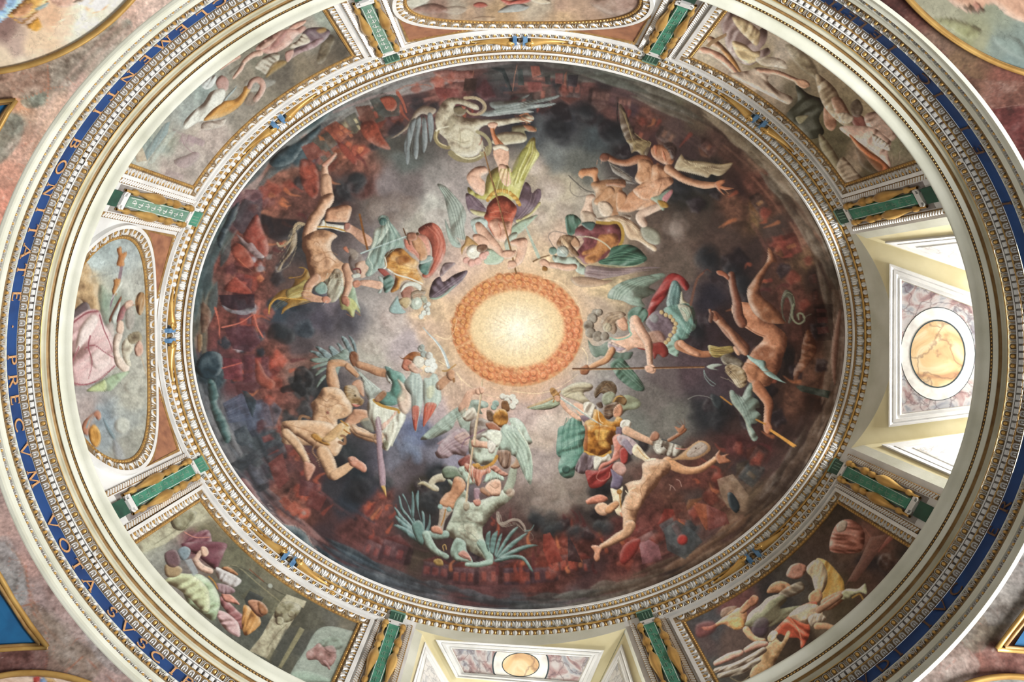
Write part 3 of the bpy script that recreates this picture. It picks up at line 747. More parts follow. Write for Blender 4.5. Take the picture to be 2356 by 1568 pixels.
# pilasters painted and modelled as green terms between gilt balusters
def lathe(b, t, a, prof_, m, n=9, lift=4.0):
    i = len(b.v); k = len(prof_); tt = t + a / speed(t, 44); T = (ring(tt + 1e-3, 44, 1.1) - ring(tt - 1e-3, 44, 1.1)).normalized()
    nx, ny = onrm(tt); N = Vector((-nx, -ny, 0))
    for h, r in prof_:
        c = wp(t, a, h, lift)
        for j in range(n):
            q = 2 * math.pi * j / n; b.v.append(tuple(c + (T * math.cos(q) + N * math.sin(q)) * r * U))
    for x in range(k - 1):
        for j in range(n): b.f.append((i + x * n + j, i + x * n + (j + 1) % n, i + (x + 1) * n + (j + 1) % n, i + (x + 1) * n + j)); b.m.append(m)
def wbox(b, t, a0, a1, h0, h1, l0, l1, m=0, a2=None, a3=None):
    """box on the wall; a2, a3 give the lower edge when it tapers"""
    a2 = a0 if a2 is None else a2; a3 = a1 if a3 is None else a3; i = len(b.v)
    b.v += [tuple(v) for v in (wp(t, a0, h0, l0), wp(t, a1, h0, l0), wp(t, a3, h1, l0), wp(t, a2, h1, l0), wp(t, a0, h0, l1), wp(t, a1, h0, l1), wp(t, a3, h1, l1), wp(t, a2, h1, l1))]
    for f in ((4, 5, 6, 7), (0, 1, 5, 4), (1, 2, 6, 5), (2, 3, 7, 6), (3, 0, 4, 7)): b.f.append(tuple(i + k for k in f)); b.m.append(m)
BAL = [(74, 2.5), (77, 7.5), (87, 8), (91, 3), (94, 6), (100, 6), (103, 2.6), (120, 2.4), (130, 4.5), (144, 9.2), (156, 9), (164, 3.2), (168, 7), (182, 7), (186, 3.2),
       (198, 6.5), (212, 10.4), (228, 11), (244, 9.4), (268, 5.4), (292, 2.8), (298, 6), (308, 6), (312, 2.6), (335, 2.6)]
for k, t in enumerate(PIL):
    root = empty('pilaster', wp(t, 0, 150))
    tag(root, 'green term between two gilt balusters beside the ' + PIL_NAME[k], 'pilaster', 'green and gilt pilasters of the drum')
    b = B(); wbox(b, t, -37, 37, hof(1.0185), 420, -1, 2.0); link('white_field', b.mesh('white_field', [M_STUCCO]), root)
    b = B(); wbox(b, t, -27, 27, 66, 350, 2, 2.6); link('grey_ground', b.mesh('grey_ground', [M_GREY]), root)
    gm = M_GREEN2 if k in (0, 6) else M_GREEN
    b = B(); wbox(b, t, -14, 14, 74, 352, 2, 9, 0, -11, 11) if False else wbox(b, t, -13.5, 13.5, 84, 318, 2, 10, 0, -11, 11)
    wbox(b, t, -12, -11, 90, 312, 10, 10.6, 1, -9.5, -8.5); wbox(b, t, 11, 12, 90, 312, 10, 10.6, 1, 8.5, 9.5)
    link('green_shaft', b.mesh('green_shaft', [gm, M_STUCCO]), root)
    b = B()
    for q in range(9):      # pale foliage painted down the shaft
        h = 104 + q * 23; sd = -1 if q % 2 else 1
        for (x0, y0, x1, y1) in ((0, h, sd * 6, h + 9), (sd * 6, h + 9, sd * 3, h + 14), (0, h + 6, -sd * 5, h + 2), (0, h, 0, h + 16)):
            l = math.hypot(x1 - x0, y1 - y0); ux, uy = -(y1 - y0) / l * .8, (x1 - x0) / l * .8; i = len(b.v)
            b.v += [tuple(v) for v in (wp(t, x0 + ux, y0 + uy, 10.7), wp(t, x1 + ux, y1 + uy, 10.7), wp(t, x1 - ux, y1 - uy, 10.7), wp(t, x0 - ux, y0 - uy, 10.7))]
            b.f.append((i, i + 1, i + 2, i + 3)); b.m.append(0)
    link('pale_foliage', b.mesh('pale_foliage', [M_GREEN2 if k not in (0, 6) else M_STUCCO]), root)
    b = B(); wbox(b, t, -16, 16, 30, 66, 2, 11); wbox(b, t, -10, -8, 34, 62, 11, 11.6, 1); wbox(b, t, -3, -1, 34, 62, 11, 11.6, 1); wbox(b, t, 4, 6, 34, 62, 11, 11.6, 1)
    wbox(b, t, -18, 18, 24, 30, 2, 12, 1); link('fluted_capital', b.mesh('fluted_capital', [M_DKGREEN if k > 1 else M_GREEN, M_GREEN2]), root)
    for h0 in (66, 322):
        b = B(); wbox(b, t, -17, 17, h0, h0 + 7, 2, 11); wbox(b, t, -9, 9, h0 + 7, h0 + 16, 2, 12)
        for sg in (-1, 1):
            pts = [wp(t, sg * (11 + 6 * math.cos(q * .7)), h0 + 9 + 6 * math.sin(q * .7), 10) for q in range(8)]
            b.tube(pts, 1.6 * U, 0, 5)
        link('white_scroll_collar', b.mesh('white_scroll_collar', [M_STUCCO]), root)
    b = B(); wbox(b, t, -15, 15, 342, 380, 2, 9); link('green_base', b.mesh('green_base', [M_DKGREEN]), root)
    for sg in (-1, 1):
        b = B(); lathe(b, t, sg * 19.5, BAL, 0, lift=7); o = link('gilt_baluster', b.mesh('gilt_baluster', [M_GOLD], smooth=True), root)
        wsweep('rope_rail', t, [(sg * 30, 54), (sg * 30, 372)], [(-1, 2), (0, 5), (9, 5), (10, 2)] if sg < 0 else [(-10, 2), (-9, 5), (0, 5), (1, 2)], M_OCHRE, root)
        wpieces('rope_row', p_rope, t, [(sg * 30, 56), (sg * 30, 370)], 0 if sg < 0 else -9, 9, 8, MATS3, root, lift=4.6, stuff=True)

# gilt scroll ornaments over the bays
def scroll(px, py, lab):
    t, _ = un_wall(px, py, 38); root = empty('scroll_ornament', ring(t, 36, 1.022)); tag(root, lab, 'ornament', 'gilt scroll ornaments under the cornice')
    for sg in (-1, 1):
        b = B(); pts = []; rad = []
        for q in range(15):
            f = q / 14; a = sg * (26 + 82 * f); h = hof(1.0225) + 4 * math.sin(f * 3.1) - 1; pts.append(wp(t, a, h, 15 - 6 * f)); rad.append((8.5 * (1 - f) ** 1.2 + 2.0) * U)
        b.tube(pts, rad, 0, 8); link('gilt_scroll', b.mesh('gilt_scroll', [M_GOLD], smooth=True), root)
        b = B(); pts = []
        for q in range(16):
            an = q * .75; r = 10.5 * (1 - q / 19); pts.append(wp(t, sg * (23 + r * math.cos(an)), hof(1.019) + r * math.sin(an) + 3, 19 + q * .2))
        b.tube(pts, [3.6 * U * (1 - q / 24) for q in range(16)], 0, 6); link('gilt_curl', b.mesh('gilt_curl', [M_GOLD], smooth=True), root)
        b = B(); wbox(b, t, sg * 7, sg * 19, hof(1.015), hof(1.0335), 4, 19, 0, sg * 7, sg * 16); link('blue_clasp', b.mesh('blue_clasp', [M_SKYBLUE]), root)
        m = wframe(t, sg * 122, hof(1.0335), 0, 6); b = B(); b.dome(0, 0, 6, 5, 6, 1, 8); b.dome(-5, 3, 3.5, 3.5, 5, 1, 6); b.dome(5, 3, 3.5, 3.5, 5, 1, 6); b.dome(0, 7, 3.5, 3.5, 5, 1, 6)
        link('gilt_flower', b.mesh('gilt_flower', MATS3), root, None, m)
    m = wframe(t, 0, hof(1.0155), 0, 10); b = B(); b.strip(arc_pts(0, 4, 8, 9, 180, 360, 8), 2.6, 4, 0); b.dome(0, 3, 5, 6, 5, 2, 8); b.strip([(0, 6), (0, 20)], 7, 2, 1)
    link('white_shell', b.mesh('white_shell', MATS3), root, None, m)
scroll(388, 771, 'gilt scroll with blue clasps at the left edge of the painted dome')
scroll(1196, 92, 'gilt scroll with blue clasps at the top of the painted dome')
scroll(627, 272, 'gilt scroll with blue clasps above the running figures, upper left')
scroll(658, 1290, 'gilt scroll with blue clasps beside the columned hall painting, lower left')
scroll(1760, 271, 'gilt scroll with blue clasps beside the brown painting, upper right')
scroll(1746, 1289, 'gilt scroll with blue clasps beside the red cloth painting, lower right')

# ------------------------------------------------------------------ painted dome
def dome_mesh():
    n = 760; g = np.linspace(-1, 1, n); X, Y = np.meshgrid(g, g)
    a = np.where(abs(X) > abs(Y), X, Y); a_ = np.where(a == 0, 1e-9, a)
    ph = np.where(abs(X) > abs(Y), (math.pi / 4) * (Y / np.where(X == 0, 1e-9, X)), (math.pi / 2) - (math.pi / 4) * (X / np.where(Y == 0, 1e-9, Y)))
    r = abs(a); cx, cy = a_ * np.cos(ph), a_ * np.sin(ph)
    R_ = np.clip(np.hypot(cx, cy), 0, 1)
    k = .90; cap = (np.sqrt(1 - (k * R_) ** 2) - math.sqrt(1 - k * k)) / (1 - math.sqrt(1 - k * k))
    z = ZC + HR * (1 + .2048 * cap)
    V = np.stack([cx * (A0 + 1.5) * U, cy * (B0 + 1.5) * U, z], -1).reshape(-1, 3).astype(np.float32)
    idx = np.arange(n * n).reshape(n, n); q = np.stack([idx[:-1, :-1], idx[1:, :-1], idx[1:, 1:], idx[:-1, 1:]], -1).reshape(-1, 4)
    o = paint_mesh('ceiling', V, q, None, M_FRESCO)
    return tag(o, 'oval dome painted with armoured angels casting demons down round a golden sun', 'ceiling', kind='structure')
DOME = dome_mesh()

# ------------------------------------------------------------------ marbled spandrels outside the architrave, roundels and blue panels
def spandrel(name, lab, a0, a1):
    n, k = int((a1 - a0) * 11), 110; T = np.radians(np.linspace(a0, a1, n)); K = np.linspace(0, 1.05, k)
    Tn, Kn = np.meshgrid(T, K); d, s = 50 + 230 * Kn, 1.5655 + .17 * Kn
    nx, ny = B0 * np.cos(Tn), A0 * np.sin(Tn); l = np.hypot(nx, ny)
    V = np.stack([(A0 * np.cos(Tn) + d * nx / l) * U, (B0 * np.sin(Tn) + d * ny / l) * U, ZC + HR / s], -1).reshape(-1, 3).astype(np.float32)
    idx = np.arange(Tn.size).reshape(Tn.shape); q = np.stack([idx[:-1, :-1], idx[1:, :-1], idx[1:, 1:], idx[:-1, 1:]], -1).reshape(-1, 4)
    o = paint_mesh(name, V, q, None, M_FAUX); return tag(o, lab, 'wall', kind='structure')
spandrel('wall_upper_left', 'mottled grey and pink marbled spandrel in the upper left corner', 180, 246)
spandrel('wall_upper_right', 'dark red marbled spandrel in the upper right corner', 294, 360)
spandrel('wall_lower_left', 'pink and grey marbled spandrel in the lower left corner', 114, 180)
spandrel('wall_lower_right', 'grey and brown marbled spandrel in the lower right corner', 0, 66)
def rim(name, pts, r, m, parent, lift=.03):
    b = B(); P = [un_spandrel(x, y) for x, y in pts]; P = [p + (EYE - p).normalized() * lift for p in P]
    b.tube(P, r * U, 0, 8); return link(name, b.mesh(name, [m], smooth=True), parent)
def circ(cx, cy, r, a0, a1, n=40): return [(cx + r * math.cos(math.radians(a0 + (a1 - a0) * i / n)), cy + r * math.sin(math.radians(a0 + (a1 - a0) * i / n))) for i in range(n + 1)]
def fit3(p, q, r):
    ax, ay = p; bx, by = q; cx, cy = r; d = 2 * (ax * (by - cy) + bx * (cy - ay) + cx * (ay - by))
    ux = ((ax * ax + ay * ay) * (by - cy) + (bx * bx + by * by) * (cy - ay) + (cx * cx + cy * cy) * (ay - by)) / d
    uy = ((ax * ax + ay * ay) * (cx - bx) + (bx * bx + by * by) * (ax - cx) + (cx * cx + cy * cy) * (bx - ax)) / d
    return ux, uy, math.hypot(ax - ux, ay - uy)
def plate(name, pts, m, parent, lift=.02):
    P = [un_spandrel(x, y) for x, y in pts]; P = [p + (EYE - p).normalized() * lift for p in P]
    c = sum(P, Vector()) / len(P)
    return link(name, mesh(name, P + [c], [(i, (i + 1) % len(P), len(P)) for i in range(len(P))]), parent, [m])
def roundel(three, a0, a1, lab, corner):
    cx, cy, r = fit3(*three); arc_ = circ(cx, cy, r, a0, a1); root = empty('roundel', un_spandrel(*arc_[20])); tag(root, lab, 'painting', 'round corner paintings with gilt rims')
    rim('gilt_rim', arc_, 3.6, M_GOLD, root, .05); rim('gilt_inner_rim', circ(cx, cy, r - 6, a0, a1), 1.6, M_OCHRE, root, .05)
    # the picture: a fan grid of points lying on the spandrel, painted from the cartoon
    n = 90; k = 50; rows = []
    for i in range(k):
        f = i / (k - 1); row = []
        for j in range(n + 1):
            a = math.radians(a0 + (a1 - a0) * j / n); rr = r - 5 - f * corner
            p = un_spandrel(cx + rr * math.cos(a), cy + rr * math.sin(a)); row.append(p + (EYE - p).normalized() * .03)
        rows.append(row)
    grid_paint('picture', rows, root)
    return cx, cy, r
RND = [roundel(((0, 165), (163, 112), (304, 0)), 20, 100, 'round painting with a gilt rim cut by the upper left corner', 190),
       roundel(((2091, 0), (2178, 79), (2356, 168)), 84, 166, 'round painting of a bare-shouldered figure, upper right corner', 210),
       roundel(((0, 1553), (82, 1546), (178, 1562)), 225, 305, 'round painting just showing in the lower left corner', 90),
       roundel(((2236, 1568), (2290, 1556), (2356, 1556)), 225, 300, 'round painting just showing in the lower right corner', 90)]
def blue_panel(lab, blue, edges, inner):
    root = empty('blue_panel', un_spandrel(*blue[0])); tag(root, lab, 'panel', 'azure panels with gilt frames')
    plate('azure_ground', blue, M_AZURE, root, .02)
    for e in edges: rim('gilt_frame', e, 3.2, M_GOLD, root, .04)
    for e in inner: rim('gilt_beading', e, 2.4, M_OCHRE, root, .04)
blue_panel('azure panel with gilt frame at the left edge, below the upper roundel', [(-30, 240), (20, 238), (8, 252), (-30, 300)],
    [[(-40, 236), (0, 234), (37, 230)], [(37, 230), (18, 258), (0, 291), (-30, 340)]], [[(-40, 241), (0, 239), (26, 236)], [(24, 240), (8, 262), (-8, 290)]])
blue_panel('azure panel with gilt frame at the left edge, near the lower left corner', [(-40, 1330), (0, 1366), (30, 1405), (84, 1477), (40, 1480), (-40, 1484)],
    [[(-40, 1260), (0, 1325), (30, 1378), (72, 1440), (109, 1488)], [(109, 1489), (60, 1490), (0, 1494), (-40, 1500)]],
    [[(-40, 1290), (0, 1349), (30, 1396), (60, 1443), (90, 1480)], [(90, 1482), (50, 1483), (0, 1486), (-40, 1491)]])
blue_panel('azure panel with gilt frame at the right edge, near the lower right corner', [(2400, 1400), (2356, 1450), (2334, 1483), (2400, 1492)],
    [[(2400, 1352), (2356, 1410), (2325, 1450), (2294, 1492)], [(2294, 1493), (2330, 1496), (2356, 1498), (2400, 1500)]],
    [[(2400, 1375), (2356, 1430), (2312, 1486)], [(2312, 1488), (2356, 1491), (2400, 1493)]])

# floor of the room below, seen by the light only
o = link('floor', mesh('floor', [(-14, -14, 0), (14, -14, 0), (14, 14, 0), (-14, 14, 0)], [(0, 1, 2, 3)]), None, [M_FLOOR])
tag(o, 'unseen pale stone floor of the room below the dome', 'floor', kind='structure')
# ------------------------------------------------------------------ painter: draws the fresco cartoons (survey frame of the photograph)
OX = OY = 120
CW, CH = 2356 + 240, 1568 + 240
CANVAS = np.zeros((CH, CW, 3), dtype=np.float32)
def hexc(c):
    if isinstance(c, str): return np.array([int(c[i:i + 2], 16) for i in (0, 2, 4)], dtype=np.float32) / 255
    return np.array(c, dtype=np.float32)
LATT = np.random.RandomState(5).rand(64, 64).astype(np.float32)
def boxblur(a, r):
    r = int(round(r))
    if r < 1: return a
    for ax in (0, 1):
        p = np.pad(a, [(r + 1, r) if k == ax else (0, 0) for k in range(a.ndim)], mode='edge'); c = np.cumsum(p, axis=ax, dtype=np.float64)
        n = a.shape[ax]; s1 = [slice(None)] * a.ndim; s0 = [slice(None)] * a.ndim; s1[ax] = slice(2 * r + 1, 2 * r + 1 + n); s0[ax] = slice(0, n)
        a = ((c[tuple(s1)] - c[tuple(s0)]) / (2 * r + 1)).astype(np.float32)
    return a
def blur(a, r): return boxblur(boxblur(a, r * .6), r * .6)
def noise(scale, octaves=4, seed=0, ax=1.0):
    g = np.random.RandomState(seed); out = np.zeros((CH, CW), np.float32); amp = 1.0; tot = 0
    for o in range(octaves):
        s = scale / 2 ** o; h, w_ = int(CH / (s * ax)) + 3, int(CW / s) + 3; n = g.rand(h, w_).astype(np.float32)
        ys = np.arange(CH) / (s * ax); xs = np.arange(CW) / s; yi = ys.astype(int); xi = xs.astype(int); fy = ys - yi; fx = xs - xi
        fy = (fy * fy * (3 - 2 * fy))[:, None]; fx = (fx * fx * (3 - 2 * fx))[None]
        v = (n[yi][:, xi] * (1 - fx) + n[yi][:, xi + 1] * fx) * (1 - fy) + (n[yi + 1][:, xi] * (1 - fx) + n[yi + 1][:, xi + 1] * fx) * fy
        out += v * amp; tot += amp; amp *= .55
    return out / tot - .5
N_BIG, N_MID, N_FINE, N_GR = noise(150, 4, 1), noise(46, 4, 2), noise(13, 3, 3), noise(4, 2, 4)
CTX = [0.0, 0.0, .2041 * 10]
def crop(x, y, k=2.041): CTX[:] = [x, y, k]
CROPS = dict(A=(430, 140), B=(870, 140), C=(1310, 140), D=(1520, 420), E=(430, 420), F=(800, 420), G=(1150, 420), H=(430, 700), I=(800, 700), J=(1200, 700), K=(1520, 700),
             L=(430, 980), M=(850, 980), N=(1250, 980), O=(1500, 980), Q=(850, 1100), R=(0, 0), S=(440, 0), T=(1460, 0), U=(1876, 0), V=(0, 1248), W=(440, 1248), X=(1460, 1248), Y=(1876, 1248),
             a=(0, 280), b=(0, 950), c=(1876, 300), d=(1876, 950))
def on(c): crop(*CROPS[c])
def pts_(s):
    v = np.array([float(x) for x in s.replace(',', ' ').split()], dtype=np.float64).reshape(-1, 2)
    return v * CTX[2] + np.array([CTX[0] + OX, CTX[1] + OY])
def smooth(P, closed=True, k=4):
    n = len(P)
    if n < 3: return P
    out = []
    for i in range(n if closed else n - 1):
        p0, p1, p2, p3 = (P[(i - 1) % n], P[i], P[(i + 1) % n], P[(i + 2) % n]) if closed else (P[max(i - 1, 0)], P[i], P[i + 1], P[min(i + 2, n - 1)])
        for j in range(k):
            t = j / k; out.append(.5 * (2 * p1 + (p2 - p0) * t + (2 * p0 - 5 * p1 + 4 * p2 - p3) * t * t + (3 * p1 - 3 * p2 + p3 - p0) * t ** 3))
    if not closed: out.append(P[-1])
    return np.array(out)
def raster(P, pad=6):
    x0, y0 = np.floor(P.min(0)).astype(int) - pad; x1, y1 = np.ceil(P.max(0)).astype(int) + pad
    x0, y0 = max(x0, 0), max(y0, 0); x1, y1 = min(x1, CW), min(y1, CH)
    if x1 - x0 < 2 or y1 - y0 < 2: return None
    m = np.zeros((y1 - y0, x1 - x0 + 1), np.float32); Q = np.roll(P, -1, 0); SS = 3
    xs1, ys1, xs2, ys2 = P[:, 0], P[:, 1], Q[:, 0], Q[:, 1]
    for r in range((y1 - y0) * SS):
        y = y0 + (r + .5) / SS; c = (ys1 <= y) != (ys2 <= y)
        if not c.any(): continue
        x = np.sort(xs1[c] + (y - ys1[c]) * (xs2[c] - xs1[c]) / (ys2[c] - ys1[c])) - x0
        row = m[r // SS]
        for a, b in zip(x[::2], x[1::2]):
            a = min(max(a, 0), x1 - x0 - .01); b = min(max(b, 0), x1 - x0 - .01); ia, ib = int(a), int(b)
            if ia == ib: row[ia] += (b - a) / SS
            else: row[ia] += (ia + 1 - a) / SS; row[ia + 1:ib] += 1 / SS; row[ib] += (b - ib) / SS
    return x0, y0, np.clip(m[:, :-1], 0, 1)
SUN = np.array([1190.0 + OX, 757.0 + OY])
def put(x0, y0, m, col):
    v = CANVAS[y0:y0 + m.shape[0], x0:x0 + m.shape[1]]; v *= (1 - m[..., None]); v += col * m[..., None]
def fill(P, col, puff=1.0, al=1.0, soft=0, drape=None, body=0.0, edge=.35, lit=None, grow=.6):
    """paint one rounded form: lighter on the side of the light, darker away from it and along its outline"""
    r = raster(P, 6 + int(soft * 2))
    if r is None: return
    x0, y0, m = r; hh, ww = m.shape
    if soft: m = blur(m, soft)
    size = math.sqrt(max(m.sum(), 1)); R1 = min(max(size * .16, 1.5), 16)
    bm = blur(m, R1); gy, gx = np.gradient(bm); c = P.mean(0)
    d = (SUN - c) if lit is None else np.array(lit, float); d = d / (np.linalg.norm(d) + 1e-6)
    puff = puff * .60; edge = edge * (.5 if size > 16 else .35); sh = -(gx * d[0] + gy * d[1]) * R1 * 1.6
    R2 = max(R1 * .35, 1.0); b2 = blur(m, R2); rimd = np.clip(1 - b2, 0, 1) * 1.6
    col = hexc(col); A = np.ones((hh, ww, 1), np.float32) * col
    k = sh * puff
    if drape:
        an, per, amp = drape; an = math.radians(an); Y, X = np.mgrid[y0:y0 + hh, x0:x0 + ww]
        u = (X * math.cos(an) + Y * math.sin(an)) / (per * 1.1) + N_MID[y0:y0 + hh, x0:x0 + ww] * 2.4 + 40; v = (-X * math.sin(an) + Y * math.cos(an)) / (per * 6.5) + 900
        ui = np.floor(u).astype(int); vi = np.floor(v).astype(int); fu = u - ui; fv = v - vi; fu = fu * fu * (3 - 2 * fu); fv = fv * fv * (3 - 2 * fv); LT = LATT
        val = (LT[vi % 64, ui % 64] * (1 - fu) + LT[vi % 64, (ui + 1) % 64] * fu) * (1 - fv) + (LT[(vi + 1) % 64, ui % 64] * (1 - fu) + LT[(vi + 1) % 64, (ui + 1) % 64] * fu) * fv
        k = k + amp * np.clip((val - .5) * 3.4, -1.2, 1.2)
    if body: k = k + body * (N_FINE[y0:y0 + hh, x0:x0 + ww] * 1.1 + N_MID[y0:y0 + hh, x0:x0 + ww] * 1.0)
    k = k[..., None]; light = np.clip(k, 0, 1); dark = np.clip(-k, 0, 1)
    hi = 1 - (1 - col) * .5
    A = A + (hi - A) * np.clip(light * 1.1, 0, .85); A = A * (1 - np.clip(dark * 1.05, 0, .7) * np.array([.80, .92, .98]))
    A = A * (1 - edge * np.clip(rimd, 0, 1)[..., None])
    A = A * (1 + .10 * N_GR[y0:y0 + hh, x0:x0 + ww][..., None])
    put(x0, y0, m * al, A)
def S(col, s, **kw): fill(smooth(pts_(s)), col, **kw)
def H(col, s, **kw): kw.setdefault('edge', .1); kw.setdefault('puff', .3); fill(pts_(s), col, **kw)      # hard-edged flat shape
def C(col, s, **kw):
    v = [float(x) for x in s.split()]
    for i in range(0, len(v), 3):
        a = np.linspace(0, 2 * math.pi, 18, endpoint=False); P = np.stack([v[i] + v[i + 2] * np.cos(a), v[i + 1] + v[i + 2] * np.sin(a)], -1) * CTX[2] + np.array([CTX[0] + OX, CTX[1] + OY])
        fill(P, col, **kw)
def path(P, rad):
    t = np.gradient(P, axis=0); t /= np.linalg.norm(t, axis=1)[:, None] + 1e-9; n = np.stack([-t[:, 1], t[:, 0]], -1); rad = np.asarray(rad)[:, None]
    a = np.linspace(0, math.pi, 7)[1:-1]; e = P[-1] + rad[-1] * (np.outer(np.cos(a), n[-1]) + np.outer(np.sin(a), t[-1])); s_ = P[0] + rad[0] * (np.outer(-np.cos(a), n[0]) - np.outer(np.sin(a), t[0]))
    return np.concatenate([P + n * rad, e, (P - n * rad)[::-1], s_])
def T(col, s, **kw):
    """limb: x y r triples"""
    v = np.array([float(x) for x in s.split()]).reshape(-1, 3); P = v[:, :2] * CTX[2] + np.array([CTX[0] + OX, CTX[1] + OY])
    Q = smooth(P, False, 5); r = np.interp(np.linspace(0, len(v) - 1, len(Q)), range(len(v)), v[:, 2]) * CTX[2]
    kw.setdefault('body', .28); fill(path(Q, r), col, **kw)
def K(col, w_, s, w2=None, al=1.0, cr=True, **kw):
    if w_ <= 1.05 and al == 1.0: al = .62; kw.setdefault('soft', .5)
    P = pts_(s); Q = smooth(P, False, 5) if cr else P; w2 = w_ if w2 is None else w2
    kw.setdefault('edge', .0); kw.setdefault('puff', .0)
    fill(path(Q, np.linspace(w_, w2, len(Q)) * .5 * CTX[2]), col, al=al, **kw)
def field(samples, region=None, power=4.2, base=None):
    """smooth background interpolated from colour notes 'x y rrggbb'"""
    v = samples.split(); X = np.array(v[0::3], float) + OX; Y = np.array(v[1::3], float) + OY; Cc = np.array([hexc(c) for c in v[2::3]])
    st = 6; gy, gx = np.mgrid[0:CH:st, 0:CW:st].astype(np.float32)
    wx = gx + N_MID[::st, ::st] * 46 + N_BIG[::st, ::st] * 26; wy = gy + noise(60, 3, 9)[::st, ::st] * 56
    num = np.zeros(gx.shape + (3,), np.float32); den = np.zeros(gx.shape, np.float32)
    for x, y, c in zip(X, Y, Cc):
        q = 1 / (((wx - x) ** 2 + (wy - y) ** 2) + 120) ** (power / 2); num += q[..., None] * c; den += q
    g = num / den[..., None]
    ys = np.minimum(np.arange(CH) / st, g.shape[0] - 1.001); xs = np.minimum(np.arange(CW) / st, g.shape[1] - 1.001); yi = ys.astype(int); xi = xs.astype(int); fy = (ys - yi)[:, None, None]; fx = (xs - xi)[None, :, None]
    return (g[yi][:, xi] * (1 - fx) + g[yi][:, xi + 1] * fx) * (1 - fy) + (g[yi + 1][:, xi] * (1 - fx) + g[yi + 1][:, xi + 1] * fx) * fy
def region(P): 
    r = raster(P, 2); m = np.zeros((CH, CW), np.float32)
    if r: m[r[1]:r[1] + r[2].shape[0], r[0]:r[0] + r[2].shape[1]] = r[2]
    return m
def ellp(cx, cy, rx, ry, n=90):
    a = np.linspace(0, 2 * math.pi, n, endpoint=False); return np.stack([cx + rx * np.cos(a) + OX, cy + ry * np.sin(a) + OY], -1)
def puffs(col, s, n=7, r=.5, al=.5, seed=1, soft=3):
    """soft smoke: clusters of rounded puffs along 'x y r' blobs"""
    g = np.random.RandomState(seed); v = [float(x) for x in s.split()]
    for i in range(0, len(v), 3):
        for k in range(n):
            a = g.rand() * 6.283; d = g.rand() ** .6 * v[i + 2] * .7; q = v[i + 2] * (r + .35 * g.rand())
            f = .85 + .3 * g.rand(); C(np.clip(hexc(col) * f, 0, 1), '%f %f %f' % (v[i] + d * math.cos(a), v[i + 1] + d * math.sin(a), q * .6), soft=soft * 1.5, al=al * .8, puff=1.0, edge=0)

def strands(cols, w_, A, Bs, n=8, al=.7, taper=.4):
    """n strokes interpolated between two guide lines: folds, feathers, hair"""
    P = smooth(pts_(A), False, 5); Q = smooth(pts_(Bs), False, 5); m = 14
    P = np.stack([np.interp(np.linspace(0, 1, m), np.linspace(0, 1, len(P)), P[:, k]) for k in (0, 1)], -1); Q = np.stack([np.interp(np.linspace(0, 1, m), np.linspace(0, 1, len(Q)), Q[:, k]) for k in (0, 1)], -1)
    cols = cols.split()
    for i in range(n):
        f = (i + .5) / n; L_ = P * (1 - f) + Q * f; L_ = L_ + np.sin(np.linspace(0, 3.1, m) + i)[:, None] * .5
        fill(path(L_, np.linspace(w_, w_ * taper, m) * .5 * CTX[2]), cols[i % len(cols)], al=al, soft=.5, puff=0, edge=0)
def patch(col, s, seed=3, soft=4, al=.8):
    g = np.random.RandomState(seed); v = [float(x) for x in s.split()]
    for i in range(0, len(v), 3):
        n = 11; P = np.array([(v[i] + v[i + 2] * (.55 + .75 * g.rand()) * math.cos(q / n * 6.283), v[i + 1] + v[i + 2] * (.55 + .75 * g.rand()) * math.sin(q / n * 6.283)) for q in range(n)]) * CTX[2] + np.array([CTX[0] + OX, CTX[1] + OY])
        fill(smooth(P), np.clip(hexc(col) * (.8 + .4 * g.rand()), 0, 1), soft=soft, al=al, puff=.5, edge=0, body=.6)
